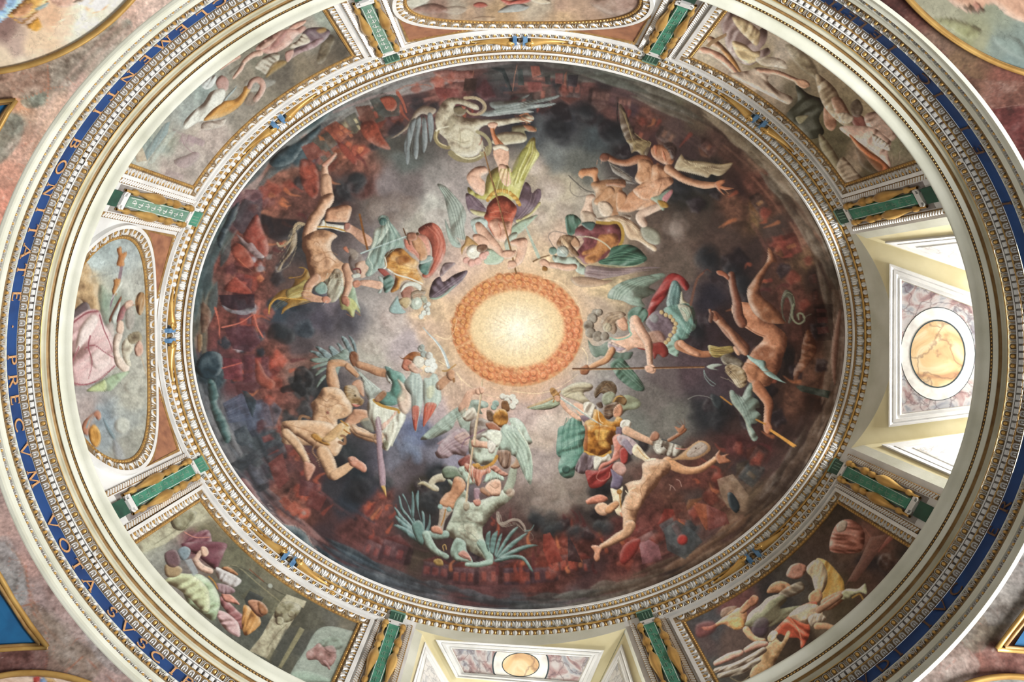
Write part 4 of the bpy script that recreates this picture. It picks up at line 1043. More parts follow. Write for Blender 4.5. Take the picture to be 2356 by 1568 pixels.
# ---- dome background
BG = field('''760 215 98908e 690 330 3a4a52 640 300 8a8684 520 520 4a5a5c 460 640 5a706e 465 700 6e5c4a 450 760 6a5f50 490 850 26343c 470 930 6c686c 500 1010 5a5c62 520 1080 3c4248
600 1170 96605c 660 1235 2c3a44 740 1300 6a4a4e 830 1340 54464c 900 1375 4c4a52 1000 1385 5a4c50 1190 1390 3e4046 1340 1385 50464a 1450 1370 6e5c50 1560 1330 2a2422 1660 1290 6a4c3c 1750 1230 1e1816 1800 1160 5a4838 1850 1080 4a3a30 1900 960 3c2e28
1935 800 4a3a32 1925 620 564438 1890 500 5c4c3e 1830 400 64503f 1760 330 70604c 1660 270 6e6250 1540 215 5e5846 1440 180 605c52 1330 160 4a4c48 1230 160 3c3638 1150 165 464444 1050 170 7a5a54 950 190 8c7c7a 860 215 96908c
520 600 a24032 560 545 b84834 600 480 c0603c 640 450 ae4630 570 640 ac4634 530 690 8a3a34 590 700 a84838 500 730 b44032 560 780 8c3c3a 640 830 b44a36 620 900 a84434 540 850 6c3438 560 960 4c5262 640 960 a85a4a 600 1020 3c4248 660 1050 8a3c38
500 790 7a3434 480 580 4a3c40 540 470 705058 580 420 9a8480 700 340 8a5444 660 400 a05038 740 310 a8503a 800 300 6e3c34 800 350 b4502e 830 380 9a4630 850 290 a44c38 900 260 54383a 880 240 9a5446 930 330 44403c 960 230 3e2e30
1000 200 a05044 1060 190 9a4a40 1000 170 464a4c 1100 210 34282c 1180 200 32343a 1210 210 8a4c42 1250 190 a05244 1280 190 26262a 1330 190 6a3a36 1380 200 2e2426 1430 210 50383a 1450 250 3a2a30 1400 260 5e3834 1480 270 7a3a2c 1540 300 4e3a38 1600 290 504034
700 560 3a3638 740 520 34343a 700 470 7a3c30 760 460 54322e 800 440 34383c 830 430 6e3630 700 720 3a3c46 640 720 303a46 660 640 56423e 730 740 4c4652 780 700 6a606a 800 760 7a7074 720 830 8e5a4c 700 790 4c4246 740 780 6a6064 680 860 7e5c54 750 850 4c4a50
750 930 34343a 690 990 5a3a3a 850 480 6e625e 900 430 7c7072 960 420 726666 880 560 80767a 960 520 aca49a 1010 480 b4b0aa 850 640 8e8684 830 700 a49a98 900 740 b4a6a2 850 800 b8b0a6 940 790 baaaae 1000 760 c8a892 1010 700 d8b48c 1000 820 d6b896 1020 870 d4b49e
960 900 b4a8aa 1000 950 b8a4a8 1060 910 ceac98 1130 900 d0a894 1200 900 caa08c 1280 900 b49a96 1330 860 a49a9a 1370 820 a09a96 1360 700 b49e8c 1400 900 90888a 1450 850 7a7274 1330 600 d2b48c 1380 650 c0a47c 1280 610 dcc096 1230 600 dcbc9c 1160 610 d8b89a 1090 620 d0b0a0
1050 640 c8aca4 1300 540 c8a896 1260 480 beae9e 1290 430 b4a692 1350 470 a89c90 1230 400 a49484 1280 350 6e7070 1240 300 4a4c50 1200 260 24242a 1300 280 2a2a30 1370 330 3e4448 1400 290 1e1e22 1340 380 60605c 1100 480 b0a4a0 1060 440 a09492 1000 420 8a8280 940 370 5c605e 900 330 4a4844
1440 330 1e1a1c 1500 330 3a2426 1580 340 3a2a2a 1640 330 4a322c 1680 370 4c3028 1620 400 22201e 1700 430 301e1c 1740 420 5e2e22 1760 470 7a3a26 1800 440 3e3026 1600 470 26221f 1600 510 443630 1560 540 5c4a42 1660 560 4a3630 1700 490 6e3a26 1740 500 9a6228 1780 520 3a2c28
1800 560 6a2a20 1840 560 7e4a34 1740 560 302220 1660 530 3a2c28 1640 620 4a3a38 1560 600 605048 1700 600 281c1c 1850 620 6a4426 1830 680 5e2c20 1880 640 2a1c18 1880 740 2a1614 1840 780 4e2820 1850 850 6a3c2a 1800 820 1a1414 1860 930 24140f 1820 920 6c3a28
1640 680 242028 1680 740 2a1c1c 1620 760 2e2226 1560 700 5a4e50 1600 860 4a3a40 1680 870 3c2e34 1640 900 3e343a 1540 880 5e5254 1500 920 68605e 1560 960 66625e 1460 980 6e6e6a 1620 950 26262a 1700 980 3a2a28 1760 940 241816 1800 1000 281a18 1840 1030 30221e
1740 1060 561e1c 1700 1010 4c2222 1780 1080 3c2a28 1720 1090 26262a 1660 1060 3e2c28 1620 1110 6e2a20 1650 1140 7a3a26 1700 1140 6e5240 1740 1150 5a4636 1600 1150 3e302e 1560 1180 6a3626 1520 1210 6e2822 1620 1190 7a3a2a 1580 1230 3e3e42 1650 1230 4e3634
1240 1000 c8b4a8 1300 960 c0aca2 1200 960 bca4a2 1240 1060 a89896 1300 1050 988a86 1290 1120 8e8078 1260 1150 7e706a 1320 1140 6e625c 1230 1170 645652 1270 1210 34302e 1220 1210 4a3634 1350 1190 302a2a 1400 1150 38322e 1330 1230 842e26 1270 1250 9a3628 1300 1270 8c3428 1350 1260 50241f
1400 1240 5e2e2c 1450 1260 8e2620 1500 1260 6a3a36 1430 1300 7a2e28 1360 1310 3a2628 1230 1280 7c3426 1200 1310 56282a 1240 1340 6e2c26 1140 1330 4e2e30 1080 1340 5c3436 1000 1310 3a282c 960 1290 40342c 900 1300 5e3434 860 1250 6a3a3a 820 1290 503438
1150 1250 4a2828 1100 1280 3a2c30 960 1210 2e2a2c 930 1160 40383c 980 1130 2c261e 1010 1090 1c2024 950 1080 50464c 920 1050 6c6a78 960 1010 687090 1000 1040 7c7888 1040 1060 888294 900 1090 645a60 870 1060 4e4a56 860 1120 34343e 880 1160 8a3a30 850 1190 7a3430
800 1150 262c36 760 1130 302e34 720 1150 4a2a2a 700 1110 5a2e2e 660 1100 8a463a 640 1140 8e4234 690 1180 a2442e 660 1090 4e3438 740 1220 3c2c30 800 1220 5e2e2c 780 1260 4a3034 600 1110 4a3a42 820 1090 1e242a 780 1040 2c3034 720 1010 40343a''')
DM = region(ellp(1193.5, 771.2, 753.5 + 6, 632.8 + 6)); 
RED = np.clip((BG[..., 0] - BG[..., 2] * 1.3) * 4, 0, 1)[..., None]; BG = BG * (1 - .42 * RED) + BG.mean(-1, keepdims=True) * .26 * RED; BG *= 1 + RED * (.8 * N_FINE + .7 * N_MID)[..., None]
tex = (1 + .22 * N_FINE + .30 * N_MID * (1 - .5 * DM))[..., None]
CANVAS[:] = BG * (1 + .22 * N_FINE + .22 * N_MID + .12 * N_GR)[..., None]
# streaks running round the rim like painted ground
crop(0, 0, 1)
g_ = np.random.RandomState(11)
for k in range(420):
    a = g_.rand() * 6.283; f = .80 + .19 * g_.rand(); L_ = .03 + .07 * g_.rand(); aa = a + np.linspace(-L_, L_, 6)
    P = np.stack([1193.5 + 753.5 * f * np.cos(aa) + OX, 771.2 + 632.8 * f * np.sin(aa) + OY], -1) + g_.randn(1, 2) * 2; x, y = P[3].astype(int)
    c = CANVAS[y, x] * (.62 + .85 * g_.rand()); fill(path(P, np.linspace(3.5, .8, 6) * (.5 + g_.rand())), c, al=.5, soft=1, puff=0, edge=0)
GRD = '0 4a3830 20 46362c 35 3a2c26 45 6a4c3a 60 5a4234 70 4c4038 80 4a4644 90 3e4248 100 4a4c54 110 4e5058 120 3c4650 128 2c3a44 135 8a5c58 145 46424a 155 5c5a5e 165 68686e 172 2c3840 180 6a5c4c 188 46565a 197 3c4a50 205 5a6462 215 4a5a60 222 707070 230 4a5a64 237 8c8a88 250 908a8a 258 8a706c 265 4a484a 275 46403e 285 4a4c46 295 565048 305 66584a 315 70604e 325 6a5a4c 335 5c4c40 345 4c4036 360 4a3830'.split()
GA = np.array(GRD[0::2], float); GC = np.array([hexc(c) for c in GRD[1::2]])
for k in range(300):
    a = g_.rand() * 360; L_ = 2 + 5 * g_.rand(); f = .935 + .075 * g_.rand() ** .7; aa = np.radians(a + np.linspace(-L_, L_, 7)); c = np.array([np.interp(a, GA, GC[:, q]) for q in range(3)]) * (.72 + .5 * g_.rand())
    P = np.stack([1193.5 + 753.5 * f * np.cos(aa) + OX, 771.2 + 632.8 * f * np.sin(aa) + OY], -1); fill(path(P, np.array([1, 4, 7, 8, 7, 4, 1]) * (.7 + .8 * g_.rand())), c, al=.8, soft=2, puff=.3, edge=.1, body=.4)
# burning town: blocks, gables and lit openings all round
def town(px, py, w_, h_, an, wall, glow, win=2, roof=True):
    a = math.radians(an); ux, uy = math.cos(a), math.sin(a); vx, vy = -uy, ux
    q = lambda x, y: (px + ux * x + vx * y, py + uy * x + vy * y)
    def poly(c, l, **kw): fill(np.array([q(*p) for p in l]) + OX, c, puff=.3, edge=.15, al=.72, soft=1, body=.5, **kw)
    poly(wall, [(-w_ / 2, 0), (w_ / 2, 0), (w_ / 2, -h_), (-w_ / 2, -h_)])
    poly(hexc(wall) * .6, [(w_ * .5, 0), (w_ * .72, -h_ * .1), (w_ * .72, -h_ * .9), (w_ / 2, -h_)])
    if roof: poly(hexc(glow) * .75, [(-w_ * .6, -h_), (0, -h_ * 1.45), (w_ * .6, -h_)])
    for i in range(win):
        x = -w_ / 2 + (i + .5) * w_ / win; poly(glow, [(x - w_ * .12, -h_ * .2), (x + w_ * .12, -h_ * .2), (x + w_ * .12, -h_ * .7), (x - w_ * .12, -h_ * .7)])
for s in '''760 305 44 40 145 8a4232 c8603a 3;800 270 40 30 150 5c5248 a89a78 3;730 345 50 44 140 50524e a04a36 2;700 385 36 30 135 94503e b4502e 1;860 250 34 34 160 4a4a42 b84a34 1;905 235 30 40 165 6e3a34 b4503c 2
590 445 44 34 120 6a4046 8e4a48 2;560 500 50 56 115 4a3c42 56484e 2;545 590 40 44 105 7e3634 c04c34 1;540 650 46 40 100 6e3034 c85040 1;545 740 70 34 92 54303c b8402e 1;560 850 60 60 90 5e2c34 a83c34 3;565 960 66 60 78 464c60 5c6478 2
600 1030 60 54 70 343c44 7a3432 2;575 1095 60 34 65 3c3f48 50505c 3;690 1150 30 26 40 8c3c2e c04a30 1;670 1180 28 22 40 8c3c2e c04a30 1;850 1280 40 36 25 5c3c40 8c3c38 2;900 1290 60 44 18 4a2e34 7a3434 2;1000 1330 60 36 8 4a3036 783430 3
1065 1345 50 40 4 4c3036 8a3a30 3;1125 1345 44 44 0 663838 9c463a 2;1190 1345 60 40 -2 40303a 84382c 4;1250 1340 50 36 -4 44303a 8e3a2c 2;1300 1320 56 44 -8 4e2c2c a4402e 3;1350 1320 30 34 -10 3a2628 843028 1;1500 1265 44 40 -28 6e5050 7e3430 2
1570 1240 60 56 -30 42444a b03428 1;1620 1195 50 40 -38 5c3430 a05a32 1;1700 1150 50 50 -50 72584a 5a2420 1;1745 1105 44 44 -52 3c3c3c 564638 1;1760 1060 36 34 -58 4a3430 6e3a2e 2;1480 300 40 30 205 5e3834 a0503a 1;1545 300 36 34 212 56423c 7a5444 2
1440 225 30 24 190 5e403c 8a5a50 3;1385 205 40 36 187 48302e 6a4a44 4;1315 185 46 40 184 3e3434 8a4a40 3;1250 200 40 44 182 50403c ac5a48 1;1205 215 40 50 180 3e3a3a 7e463c 1;1640 330 34 28 222 4c302c 7e4a36 1;1840 560 40 44 250 6e2e24 8e5430 1
1880 640 22 14 262 301c18 4a2620 3;1884 680 22 14 264 2a1714 54281e 3;1890 720 20 14 268 2a1412 50241c 2;1892 760 20 16 270 26120f 50261e 2;1760 460 34 30 236 3a2a26 8e5a30 1'''.replace('\n', ';').split(';'):
    v = s.split(); town(*[float(x) for x in v[:5]], v[5], v[6], int(v[7]))
patch('2c282c', '740 545 30 720 520 22 770 520 26 735 600 26 690 560 14 650 610 16 640 640 18 600 590 10 560 560 9 880 250 16 910 300 20 840 290 12 690 420 16 815 420 26 780 450 22 870 330 22 960 240 18 1000 250 14', 3)
patch('26303a', '640 700 22 650 760 20 700 760 24 690 700 26 520 790 16 540 870 10 490 840 16 470 870 14 500 830 12 600 770 12 560 800 14 600 810 12', 4)
patch('34383c', '680 880 20 700 900 24 740 900 26 720 860 18 700 950 24 660 960 16 640 1000 14 770 960 22 590 1060 14 630 1090 16 560 1060 18 520 1010 14', 5)
patch('5a3034', '600 860 22 570 890 26 550 850 20 560 770 20 600 760 14 530 620 16 540 520 14 600 980 14 780 330 12 720 370 14 1120 210 22 1180 240 18 1090 260 12 1050 240 12', 6)
patch('b4442e', '640 880 16 620 720 14 585 720 12 600 540 22 585 480 12 620 440 24 660 430 16 590 640 16 560 690 14 640 830 22 620 920 12 650 990 14 680 1040 14 830 350 20 860 300 12 700 320 14 690 1130 16 700 1180 14 730 1120 12 850 1170 16 880 1140 12 1010 190 16 1040 180 12 960 205 12', 7, 3, .6)
patch('d07848', '625 450 8 590 475 7 610 540 8 655 560 7 600 640 8 590 760 6 700 325 9 830 345 8 1010 175 6', 8, 2, .6)
patch('241c20', '1250 250 22 1290 260 26 1350 270 22 1400 300 26 1440 350 22 1560 420 24 1600 470 22 1650 440 20 1690 600 30 1650 640 22 1720 680 26 1620 740 22 1600 800 18 1700 820 20 1760 900 26 1720 960 24 1640 930 22 1790 960 22 1830 860 20 1880 760 22 1890 840 18 1800 620 18 1480 1020 20 1440 1050 16 1400 1120 18 1380 1180 20 1350 1230 18 1300 1210 18 1240 1200 20 1020 1090 20 1000 1140 26 970 1120 20 1060 1230 18 1100 1270 16', 9)
patch('8a3426', '1790 560 20 1760 490 14 1830 640 18 1850 700 14 1860 600 12 1740 1060 16 1700 1030 14 1640 1140 20 1600 1180 16 1560 1200 16 1450 1250 22 1440 1290 20 1510 1240 14 1290 1240 22 1320 1290 20 1250 1290 18 1270 1320 14 1200 1330 16 1650 1100 12 1480 280 12 1300 210 12', 10, 3, .6)
patch('8a8280', '620 590 8 600 575 7 640 620 8 560 705 9 585 715 8 545 690 7 700 1180 6', 11, 1.5, .7)
patch('c0aca8', '960 560 24 1010 500 26 900 740 30 860 800 26 940 690 24 1250 990 26 1210 960 22 1290 1000 24 1260 440 26 1300 480 22 1240 500 20 1320 560 18', 12, 8, .35)
# flames and embers
for k in range(260):
    t_ = g_.rand() * 6.283; side = 1 if math.cos(t_) < .2 else .55; f = .62 + .26 * g_.rand()
    if math.cos(t_) > .35 and g_.rand() < .5: continue
    x = 1193 + 753 * f * math.cos(t_); y = 771 + 632 * f * math.sin(t_); v = CANVAS[int(y + OY), int(x + OX)]
    if v[0] < v[2] * 1.35: continue
    d = np.array([x - 1190, y - 757.]); d /= np.linalg.norm(d); L_ = 12 + 26 * g_.rand(); n = np.array([-d[1], d[0]]) * (g_.rand() - .5) * 14
    P = np.array([[x, y] + d * L_ * .5, [x, y] + n * .5, [x, y] - d * L_ * .6 - n]) + OX
    c = [hexc('c8502e'), hexc('a43a2a'), hexc('d8703c'), hexc('5c2426')][g_.randint(4)] * (.55 + .45 * side); fill(path(smooth(P, False), np.interp(np.linspace(0, 1, 9), [0, 1], [5, .8])), c, al=.6, soft=1.2, puff=.4, edge=0)
puffs('2a2c30', '710 545 34 735 600 30 820 420 26 760 480 22 745 900 36 770 940 24 690 975 30 1010 1110 32 990 1160 34 880 1110 26 1235 1185 26 1270 1210 30 1320 1225 24 1390 1210 26', 9, .6, .55, 3)
puffs('3c3a44', '800 740 50 720 690 40 660 760 30 1000 1010 24', 8, .7, .35, 4, 5)
puffs('1c1c20', '1290 300 40 1340 260 30 1420 310 36 1560 440 34 1620 420 30 1640 600 40 1700 640 34 1600 770 30 1740 900 30 1660 960 34 1400 1080 24 1380 1120 26 780 1060 40 820 1130 34 1450 1010 18', 9, .7, .5, 5, 4)
puffs('8c7c76', '1260 1130 26 1300 1160 24 1320 1110 30 1240 1160 22 1500 560 24 1560 520 30 870 480 40 930 470 34 900 520 30', 7, .8, .35, 6, 3)
puffs('c4b2aa', '1270 430 30 1240 380 26 960 560 30 1250 990 34 1310 1010 28', 7, .9, .3, 7, 4)
puffs('6c7690', '935 1030 26 900 1010 18 960 1050 20', 7, .7, .45, 8, 2)
puffs('9a8e96', '560 585 12 580 600 14 600 615 14 548 800 12 560 705 16 580 712 14', 8, .6, .6, 9, 1)
puffs('2c3c44', '690 360 34 650 375 20 480 850 30 500 870 24 655 1235 26', 8, .8, .6, 10, 2)
# ruins, boulders and pools of the painted shore
def HS(col, s, **kw): kw.setdefault('al', .8); kw.setdefault('soft', .8); kw.setdefault('body', .5); H(col, s, **kw)
on('L'); S('8c5c5c', '60 60 70 62 84 84 96 98 110 110 124 116 140 136 148 146 130 142 100 122 84 102 70 80', al=.8, body=.6); S('34464f', '80 84 92 94 100 104 110 111 122 113 134 121 140 132 150 146 160 158 146 158 130 144 110 124 92 106 82 94', al=.9, body=.5); K('b09c98', .8, '92 88 102 104 112 111 124 113 136 122 142 134 158 152', al=.7); HS('34383f', '48 43 106 12 110 22 60 50'); HS('74342f', '92 42 108 30 116 60 104 72 98 60'); HS('94402f', '104 84 112 78 120 88 112 96'); HS('a4452f', '112 92 122 84 130 96 120 102'); HS('5c3034', '128 60 150 66 146 80 126 78'); HS('6c2f2c', '140 70 158 80 150 96 134 90'); K('a0584a', 1, '118 70 112 84', .4); K('a0584a', 1, '124 72 116 88', .4)
on('H'); HS('4c5268', '40 112 62 100 74 112 78 122 72 130 48 134'); HS('2c3840', '62 97 68 98 78 108 78 114 74 128'); strands('6c7286 343a4c', 1, '42 112 60 102', '48 132 72 124', 5, .6); HS('343c44', '53 143 66 136 76 156 62 160 56 156'); S('24343e', '10 70 16 58 26 53 38 56 41 68 36 80 22 84 12 78', body=.6); HS('502830', '64 58 77 56 77 88 64 88'); HS('78303a', '40 60 62 62 63 86 42 84'); K('b45044', 1.4, '40 72 62 66'); HS('4e2a34', '42 27 76 24 84 42 72 54 52 50'); K('c8604a', 2.4, '32 4 36 20 38 44', .8); K('cc6450', 1.8, '40 26 60 21 74 12', 1); K('c86450', 1.8, '76 12 80 26 86 37'); S('a8472f', '78 62 84 68 90 80 100 88 96 96 84 92 78 84', al=.7, soft=2); S('14191c', '94 24 104 22 120 30 122 40 112 46 100 40 90 38', al=.6, soft=3); S('1c1d20', '122 74 132 70 144 82 140 96 130 104 122 98 108 100 106 94 120 88', al=.75, soft=1.5, body=.8)
S('7c5a48', '16 0 22 0 28 10 26 22 20 32 16 28', al=.8, body=.8); S('946a40', '12 36 17 34 18 44 15 54 12 50', al=.8); S('3a5c5c', '24 86 32 88 36 104 34 112 44 130 50 150 44 156 34 136 26 112', al=.8, drape=(70, 5, .2))
on('E'); HS('44363e', '62 20 80 10 86 20 84 34 74 50 62 58 52 48'); S('9c3c2e', '64 58 78 36 84 46 92 70 90 84 78 78 68 68', body=.7, al=.85); S('a8452f', '50 74 56 68 66 74 76 92 66 96 54 86', body=.7, al=.85); K('d47c54', .8, '58 86 64 92 74 100', .4); S('968488', '56 58 62 62 68 68 74 68 80 76 88 84 80 85 72 79 62 68', body=1, al=.85); S('a8402f', '42 120 54 107 60 110 74 124 60 125', al=.85, body=.6); HS('2a1c26', '36 127 76 126 77 142 60 144 40 140'); S('84848e', '40 138 50 143 60 144 70 141 78 142 68 149 54 148 44 144', body=1, al=.8); S('1e1a1e', '84 36 100 40 128 44 122 60 104 66 88 58', al=.8, soft=3); S('28323c', '50 30 60 22 52 44 44 60 38 74 34 64 42 46', al=.8, drape=(110, 5, .2)); HS('6a464c', '66 8 80 8 86 16 76 22 64 18')
on('A'); S('2c3c44', '94 112 104 102 120 92 134 84 150 72 148 82 130 100 122 112 112 118 100 120 94 117', body=.6, al=.9); S('3c4c50', '128 74 158 55 160 62 142 78 126 86', al=.8); S('8c8a88', '110 92 124 82 140 76 132 86 116 96', al=.6, soft=1); HS('843c30', '129 97 143 91 156 106 138 114'); HS('4c4c46', '140 90 159 80 171 94 157 103'); HS('a85a30', '148 84 154 86 156 90 150 90'); HS('984630', '154 76 168 68 186 80 173 93'); HS('54524a', '178 64 190 58 198 74 189 82'); HS('c8b890', '188 66 191 65 194 70 191 71 '); HS('c0b088', '191 73 194 72 197 77 194 78'); HS('6a3c30', '190 52 206 50 214 66 200 74')
for q in ('171 73 175 72 178 76 174 78', '176 78 180 76 183 80 179 82', '170 80 174 79 177 83 173 85', '182 83 186 82 188 85 185 87'): HS('b8603c', q)
HS('3c3e3a', '206 44 220 36 240 40 240 62 222 64 212 56'); S('a4442c', '218 42 230 40 237 48 234 56 226 56 222 50', al=.9); K('9c8080', 3, '166 58 190 48 214 40 240 34', al=.5); S('b4482c', '196 72 210 68 220 84 230 100 214 96 200 86', al=.75, soft=2, body=1); S('94382a', '170 92 180 96 192 112 190 118 176 104', al=.8, soft=1.5); S('a83e2a', '128 112 144 116 150 140 144 156 130 140', al=.7, soft=2, body=1)
on('B'); HS('202628', '127 8 142 8 148 22 152 36 146 30 140 14'); K('b07058', .8, '157 5 154 18 152 34', al=.8); HS('2c3434', '158 10 163 9 165 28 158 28'); HS('a05040', '172 6 182 6 184 16 174 19'); HS('7c3c38', '168 24 184 24 186 34 170 36'); HS('2c2e2e', '188 18 194 16 195 27 189 27'); HS('6e3c38', '200 14 209 14 208 26 200 26'); HS('221c22', '214 16 226 16 224 30 214 28'); HS('844838', '210 16 213 12 212 28 209 28'); S('8c4a40', '62 13 76 10 90 11 108 12 104 22 86 24 72 20', al=.7, body=.8); K('a45a48', 2, '60 20 80 19 102 22', 1, al=.7); K('b8704c', .8, '108 12 106 18', .3); HS('34241f', '98 20 112 20 110 34 96 34'); HS('7c3430', '64 30 90 32 92 40 72 46 66 38'); K('b86048', 1, '20 34 34 28 52 27 60 29'); K('a4503c', 4, '22 36 28 46 32 58', 2)
on('N'); HS('3c4044', '136 116 150 106 170 118 180 130 160 150 140 140'); C('9c2822', '157 128 6', soft=1); HS('94482c', '170 86 184 88 194 100 184 118 178 108'); HS('6e3430', '184 88 206 98 210 110 186 118'); HS('7c6452', '196 60 214 54 232 78 226 96 208 92 200 76'); S('24292e', '208 76 214 76 222 90 218 98 210 90'); HS('5c342c', '144 86 160 86 166 106 150 104'); HS('7e5058', '108 132 120 128 130 134 134 150 112 156'); S('882420', '90 136 100 128 110 128 104 144 92 156 86 150', al=.8); HS('883024', '0 122 8 120 16 136 22 152 6 156 0 140'); HS('2a2024', '28 122 36 136 44 154 28 152')
on('K'); 
for q in ('176 5 186 5 188 9 177 10', '176 15 188 14 189 21 177 21', '176 26 189 25 190 32 178 34'): HS('5c2a26', q)
HS('150d0d', '172 0 194 0 196 40 176 42', al=.4); S('8a4c2c', '166 28 174 40 176 54 170 64 158 78 152 90 150 76 158 60 160 44', al=.6, body=1, drape=(110, 6, .35)); S('6c4438', '192 54 200 10 204 10 200 60 196 92', al=.7); HS('1a2420', '152 92 158 91 192 98 190 106 158 98')
CC = CANVAS; YY, XX = np.mgrid[0:CH, 0:CW]; RD = np.clip((CC[..., 0] - CC[..., 2] * 1.35) * 5, 0, 1) * (((XX - SUN[0]) / 1.2) ** 2 + (YY - SUN[1]) ** 2 > 200 ** 2); RD = RD[..., None]
CANVAS[:] = CC * (1 - .16 * RD) + CC.mean(-1, keepdims=True) * .14 * RD
# ---- golden sun with cherub heads
crop(0, 0, 1)
for f, c, al in ((1.45, 'd4b4a0', .2), (1.25, 'dcb898', .3), (1.1, 'deb48c', .4)): fill(ellp(1190, 757, 151 * f, 131 * f), c, soft=16, al=al, puff=0, edge=0)
fill(ellp(1191, 758, 151, 131), 'd8a070', soft=1, puff=.1, edge=.15)
for k in range(46):
    a = k / 46 * 6.283; al = .35
    fill(path(np.array([[1191 + 146 * math.cos(a), 758 + 127 * math.sin(a)], [1191 + 112 * math.cos(a + .05), 758 + 92 * math.sin(a + .05)]]) + OX, np.array([3.5, 1.5])), 'c8683e', al=al, soft=1, puff=0, edge=0)
for row, (rx, ry, n, r) in enumerate(((139, 119, 44, 6.6), (124, 104, 38, 6.0), (112, 92, 30, 5.0))):
    for k in range(n):
        a = (k + .5 * row + g_.rand() * .3) / n * 6.283; x, y = 1190 + rx * math.cos(a), 757 + ry * math.sin(a)
        rr = r * (.9 + .5 * g_.rand()); x += g_.randn() * 2.2; y += g_.randn() * 2.2; red = .5 - .5 * math.cos(a - 3.6); base = hexc('e8a860') * (1 - red) + hexc('e29a70') * red
        fill(ellp(x, y, rr * 1.5, rr * 1.25, 16), hexc('bc6234') * (1 - red) + hexc('c4603c') * red, al=.55, soft=1, puff=.2, edge=0)
        fill(ellp(x, y, rr * .9, rr, 16), np.clip(base * 1.02, 0, 1), puff=1.0, edge=.5, al=.7, soft=.5)
        fill(ellp(x, y + rr * .25, rr * .35, rr * .22, 8), 'b4683c', al=.5, soft=.6, puff=0, edge=0)
        fill(path(np.array([[x - rr, y - rr * .4], [x - rr * 1.9, y - rr * 1.1]]) + OX, np.array([1.2, .4])), 'f0c898', al=.6, puff=0, edge=0)
fill(ellp(1190, 756, 108, 88), 'e6c69a', soft=6, puff=0, edge=0)
for f, c in ((.9, 'eaceA4'.lower()), (.72, 'eed6b2'), (.55, 'f0dec2'), (.36, 'f6ecd2'), (.2, 'f8f2e2')): fill(ellp(1192, 757, 108 * f, 90 * f), c, soft=9, puff=0, edge=0, al=.8)
for k in range(40):
    a = g_.rand() * 6.283; r0 = 20 + 20 * g_.rand(); r1 = r0 + 20 + 46 * g_.rand()
    fill(path(np.array([[1190 + r0 * math.cos(a), 757 + r0 * .85 * math.sin(a)], [1190 + r1 * math.cos(a + .03), 757 + r1 * .85 * math.sin(a + .03)]]) + OX, np.array([1.4, .5])), 'fbf2d8' if k % 3 else 'e0b880', al=.22, soft=.8, puff=0, edge=0)
for s in '1000 770 1030 780 1046 760 1052 730;1010 830 1040 850 1060 870 1062 900;1044 850 1070 880 1110 905 1150 915;1250 640 1290 650 1320 680 1340 720;1180 900 1240 905 1290 890 1330 860;1340 800 1352 820 1350 850'.split(';'): K('f4dcb4', 2.2, s, .8, al=.7)
# ================================================================== figures of the dome
SK, SKP, SKT, SKD, ST = 'd2a384', 'd8aa92', 'c08c66', '9a6244', 'bcb09a'
def feathers(col, s, **kw):
    for l in s.split(';'): S(col, l, edge=.5, body=.2, **kw)
def foot(col, s): S(col, s, body=.2)
def eyes(col, s):
    for l in s.split(';'): K(col, .5, l, al=.8)
# ---- top: grey winged demon struck by the spear angel
on('B')
S('968474', '66 55 57 51 50 51 42 57 36 68 30 76 20 84 13 88 22 85 33 77 42 66 50 60 60 62')
feathers('7c8286', '37 68 33 80 30 92 30 105 33 118 36 110 36 98 40 82 43 66;44 64 41 82 40 95 41 108 44 111 46 100 46 86 49 66;50 64 50 82 50 98 52 104 55 97 56 86 54 66;56 60 57 78 59 92 62 84 63 72 61 60', drape=(0, 5, .18))
S('868c8c', '126 48 132 46 150 45 165 40 171 38 168 41 158 47 180 44 203 39 202 42 188 46 165 50 200 48 190 52 168 55 176 58 150 60 125 63 112 60 124 56 132 55 127 52', drape=(78, 6, .2))
K('a89478', 3.4, '98 42 110 42 119 47 121 54 115 60 105 60 100 56', 2.4); K('d2c4a6', 1, '104 43 112 44 118 49 118 55 112 59')
S('8a8266', '128 92 138 86 150 80 152 74 166 72 178 75 178 80 170 80 165 79 168 86 166 91 150 94 138 96', puff=1.2, body=.3)
S('b4a88e', '136 82 150 80 162 81 168 87 164 92 150 94 138 95 128 92', body=.3); S(SKD, '164 73 172 73 178 77 178 80 170 79')
S(ST, '68 56 72 48 80 42 90 42 100 45 112 50 114 55 108 55 96 50 88 49 86 56 92 60 98 64 110 65 120 66 135 66 150 65 160 63 166 60 174 62 176 66 170 70 164 69 150 71 136 74 128 72 118 74 113 80 116 86 119 94 116 102 108 108 96 109 86 104 80 97 78 90 74 86 68 80 65 72 65 62', body=.75, puff=1.3)
S('d2c8b0', '92 78 102 76 108 82 106 94 98 98 90 92', body=.5, al=.7, soft=2, edge=0); S('8e8268', '82 62 90 64 86 76 78 84 76 74', al=.45, soft=2, edge=0)
S('6e604a', '86 52 95 51 100 55 97 61 90 62 86 58', body=.3); S('a05a48', '94 51 99 52 97 55', edge=0); K('7c7058', .8, '84 62 90 66 94 70')
for q in ('160 62 167 60 174 64', '162 64 168 66 175 67', '160 66 166 68 172 71'): K(SKD, 1.4, q, .7)
K('8c7c58', 5, '67 79 65 86 68 93 74 97 80 98', 4); K('c8b890', 1.2, '67 79 66 87 70 93 77 96'); K('dcd4c0', 2.4, '66 79 70 76 76 75 80 74', .8)
K('8c7e5e', 6.5, '82 104 90 110 102 112 112 110 120 104 124 98', 5); K('e0d6ba', 1.1, '88 105 98 110 108 110 118 105'); K('9a8e6e', 4, '112 80 120 84 126 92 126 102 122 106 116 104', 3.4); K('b8ac8a', 1, '119 96 122 99 121 104 117 103')
